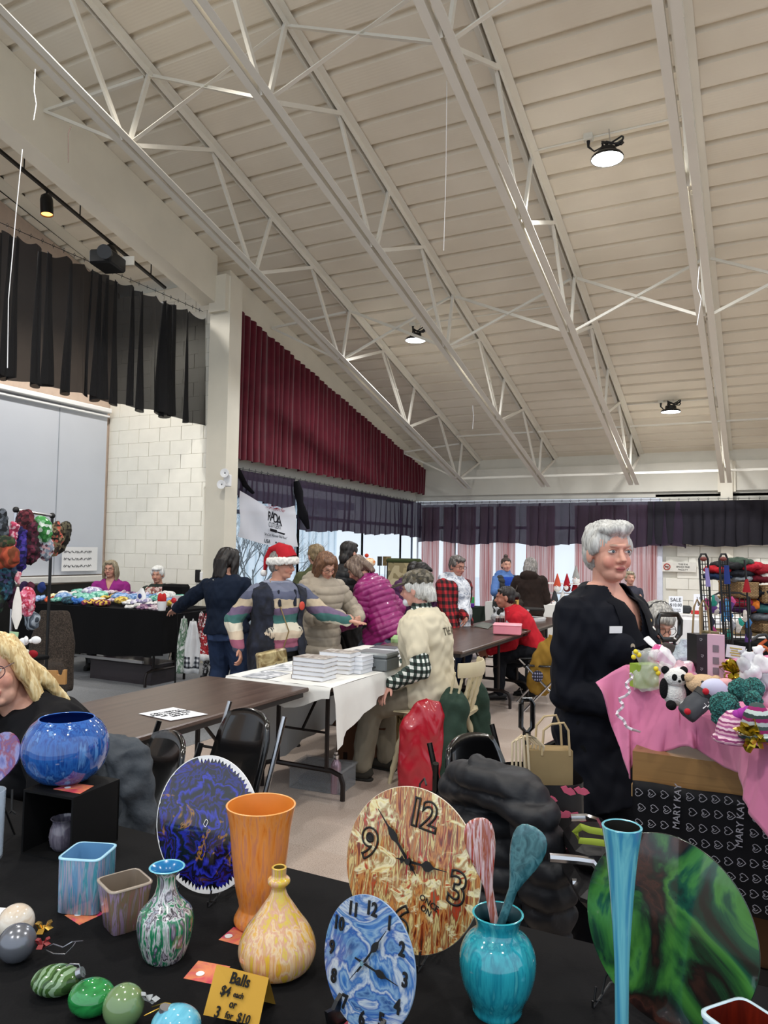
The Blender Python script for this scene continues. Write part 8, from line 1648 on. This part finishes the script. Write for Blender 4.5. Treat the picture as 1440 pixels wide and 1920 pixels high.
# gold bows
def gbow(lab, c, s, n=14, seed=0, mat=None):
    t = thing('gift_bow', lab, 'bow', c-Vector((0, 0, s)), 'bows on the pink display'); rn = random.Random(seed); m = mat or plain('b39a2a', .22, metal=.7, var=.15)
    for i in range(n):
        v = Vector((rn.uniform(-1, 1), rn.uniform(-1, .3), rn.uniform(-.6, 1))).normalized(); w_ = v.cross(Vector((rn.uniform(-1, 1), 1, rn.uniform(-1, 1)))).normalized()
        MB().loft([c, c+v*s*.6+w_*s*.2, c+v*s, c+v*s*.7-w_*s*.25, c], [s*.05, s*.18, s*.2, s*.18, s*.05], [s*.015]*5, n=6).build('loop', m, t)
gbow('curly gold bow in the middle of the pink display', G(1377, 1262, 2.4), .042, 18, 1); gbow('gold ribbon bow at the front edge of the pink display', G(1405, 1378, 1.98), .04, 14, 5)
for k in range(5): a = G(1385+8*k, 1368+4*k, 1.97); tag(MB().loft([a, a+HR*.03-Vector((0, 0, .01)), a+HR*.06-Vector((0, 0, .025))], .005, n=6).build('ribbon_curl', plain('b8982c', .25, metal=.7)), '%s gold ribbon curl at the front edge of the pink cloth' % ('first', 'second', 'third', 'fourth', 'fifth')[k], 'ribbon')
# gift bags
def gbag(lab, px, py, d, w_, h, dp, rot, mat, side=None, grp=None, handles=None, hearts=False):
    c = G(px, py, d); R9 = A@rotz(rot); t = thing('gift_bag', lab, 'bag', c, 'gift bags on the pink display')
    MB().box(c+Vector((0, 0, h/2)), (w_, dp, h), R9).build('bag', mat, t, smooth=False)
    if side: MB().box(c+R9@Vector((w_/2+.001, 0, h/2)), (.003, dp*.99, h*.99), R9).build('side', side, t, smooth=False)
    if handles:
        for s in (-1, 1): MB().loft([c+R9@Vector((-w_*.25, s*dp*.4, h)), c+R9@Vector((-w_*.22, s*dp*.3, h+.08)), c+R9@Vector((-w_*.05, s*dp*.3, h+.105)), c+R9@Vector((w_*.2, s*dp*.3, h+.08)), c+R9@Vector((w_*.25, s*dp*.4, h))], .003, n=6).build('handle', handles, t)
    return t, c, R9
t, c, R9 = gbag('tall black gift bag with tiny silver hearts', 1315, 1270, 2.6, .065, .135, .05, .2, m_bk2, None, handles=plain('8f7a5a', .8))
for dx, dz in ((-.02, .12), (.012, .10), (-.015, .07), (.015, .05), (-.018, .03)): 
    heart(c+R9@Vector((dx, -.027, dz)), .008, 0, 0).build('heart_print', plain('c9c9cc', .4), t)
t, c, R9 = gbag('pale pink printed gift bag card beside the black gift bag', 1343, 1280, 2.45, .045, .14, .02, -.5, plain('c9a3b4', .6)); [MB().box(c+R9@Vector((0, -.011, z)), (.016, .002, .02), R9).build('print', plain('7a6a74', .6), t, smooth=False) for z in (.1, .065, .035)]
t, c, R9 = gbag('olive paper bag side behind the black gift bag', 1332, 1268, 2.62, .03, .14, .05, .2, plain('7a7050', .7))
t, c, R9 = gbag('lime green gift bag with yellow flowers and a clear wrap', 1208, 1288, 2.72, .075, .075, .05, .3, plain('8fae3a', .5)); [MB().ell(G(px, py, 2.66), .008, None, 10, 6).build('yellow_flower', plain('e6d02a', .5), t) for px, py in ((1192, 1222), (1188, 1232), (1198, 1228), (1234, 1262), (1230, 1254))]
soft('cellophane_wrap', 'crinkled clear cellophane around the lime green gift bag', 'wrap', lambda mb: mb.loft([G(1222, 1290, 2.7), G(1216, 1255, 2.7), G(1212, 1238, 2.7), G(1210, 1220, 2.7)], [.06, .05, .02, .055], [.04, .04, .02, .02], ref=HR, n=14) and None, plain('dfe3e0', .2, alpha=.35, var=.1), .006, .006, 70)
soft('wrapped_gift', 'white and pink printed wrapped gift leaning at the back left', 'gift', lambda mb: mb.loft([G(1222, 1222, 2.85), G(1240, 1228, 2.83), G(1262, 1255, 2.8)], [.035, .045, .03], [.03, .035, .02], n=14) and None, speck(['e6e4e6', 'e6e4e6', 'c94a8a', 'd8c0d0', 'efeeee'], 30, .3, .1), .006, .005, 50)
soft('wrapped_gift', 'clear bag of pink toys in the middle of the pink display', 'gift', lambda mb: mb.loft([G(1285, 1290, 2.6), G(1280, 1262, 2.6), G(1284, 1240, 2.6)], [.045, .05, .02], [.04, .04, .02], n=14) and None, speck(['d88aa8', 'e8c0c8', 'e0e0e4', 'c9a3b0'], 40, .3, .1), .006, .006, 60)
soft('bubble_wrapped_bottle', 'pale blue bubble-wrapped bottle behind the navy suit woman’s sleeve'.replace('’', ''), 'gift', lambda mb: mb.loft([G(1282, 1260, 2.9), G(1278, 1235, 2.9), G(1282, 1212, 2.9), G(1284, 1198, 2.9)], [.05, .04, .022, .016], n=12) and None, plain('a8b4bc', .25, var=.2, scale=60, bump=.6, bscale=90), .006, .004, 90)
for i, (px, py, r, lab) in enumerate(((1405, 1255, 18, 'white tissue topped clear gift in the middle right'), (1425, 1240, 17, 'tall white tissue gift at the right'), (1412, 1280, 20, 'grey clear wrapped gift below the white tissue'), (1438, 1268, 18, 'silver clear wrapped gift at the right edge'), (1395, 1240, 14, 'small clear wrapped gift beside the price card'), (1436, 1300, 16, 'clear wrapped pink gift at the right edge'))):
    d = 2.35; s = d/F; c = G(px, py, d); soft('wrapped_gift', lab, 'gift', lambda mb: (mb.ell(c-Vector((0, 0, .01)), (r*s, r*s*.8, r*s), None, 14, 9), [mb.loft([c+Vector((0, 0, r*s*.6)), c+HR*(k*r*s*.5)+Vector((0, 0, r*s*1.5))], [r*s*.25, r*s*.45], [r*s*.2, r*s*.08], ref=HR, n=8) for k in (-1, 0, 1)]) and None, plain(['e6e6e8', 'eceaea', '9a98a4', 'b4b4ba', 'c9c9cc', 'd8a8bc'][i], .22, var=.2, scale=30, alpha=.9), .005, .005, 60, seed=i)
q = G(1379, 1222, 2.5); t = thing('price_card', 'small white and yellow price card tilted above the gold bow', 'card', q); MB().box(q, (.055, .003, .038), A@Matrix.Rotation(.12, 3, 'Y')).build('card', plain('dfe3e6', .5), t, smooth=False)
for k in range(4): MB().box(q-HF*.003+Vector((0, 0, .01-.007*k)), (.035-.006*(k % 2), .002, .0025), A@Matrix.Rotation(.12, 3, 'Y')).build('print', plain('b8a23a', .6), t, smooth=False)
# white curling ribbon hanging on the pink cloth
rb = [(1182+5*math.sin(i*1.1)+(-8 if i > 9 else 0)-.8*i+(max(0, i-16)**2)*.9, 1262+4.8*i) for i in range(24)]
tag(MB().loft([W(x, y, 2.6+.01*(i % 2)) for i, (x, y) in enumerate(rb)], [.0045]*len(rb), [.0015]*len(rb), ref=HR, n=6).build('curling_ribbon', plain('e8dfe6', .3)), 'curly white ribbon hanging down the pink cloth', 'ribbon')
q = G(1228, 1205, 2.9); tag(MB().loft([G(1212, 1196, 2.95), G(1222, 1206, 2.92), G(1232, 1214, 2.9)], [.012, .012, .008], [.006]*3, n=8).build('white_pen_tube', m_white), 'white tube lying behind the wrapped gifts', 'tube')
soft('dark_grey_toy', 'dark grey and brown soft toy at the back of the pink display', 'plush toy', lambda mb: (mb.ell(G(1256, 1222, 2.95), (.05, .04, .03)), mb.ell(G(1268, 1232, 2.93), (.035, .03, .02))) and None, plain('3f3a38', .95, var=.3), .006, .004, 60)
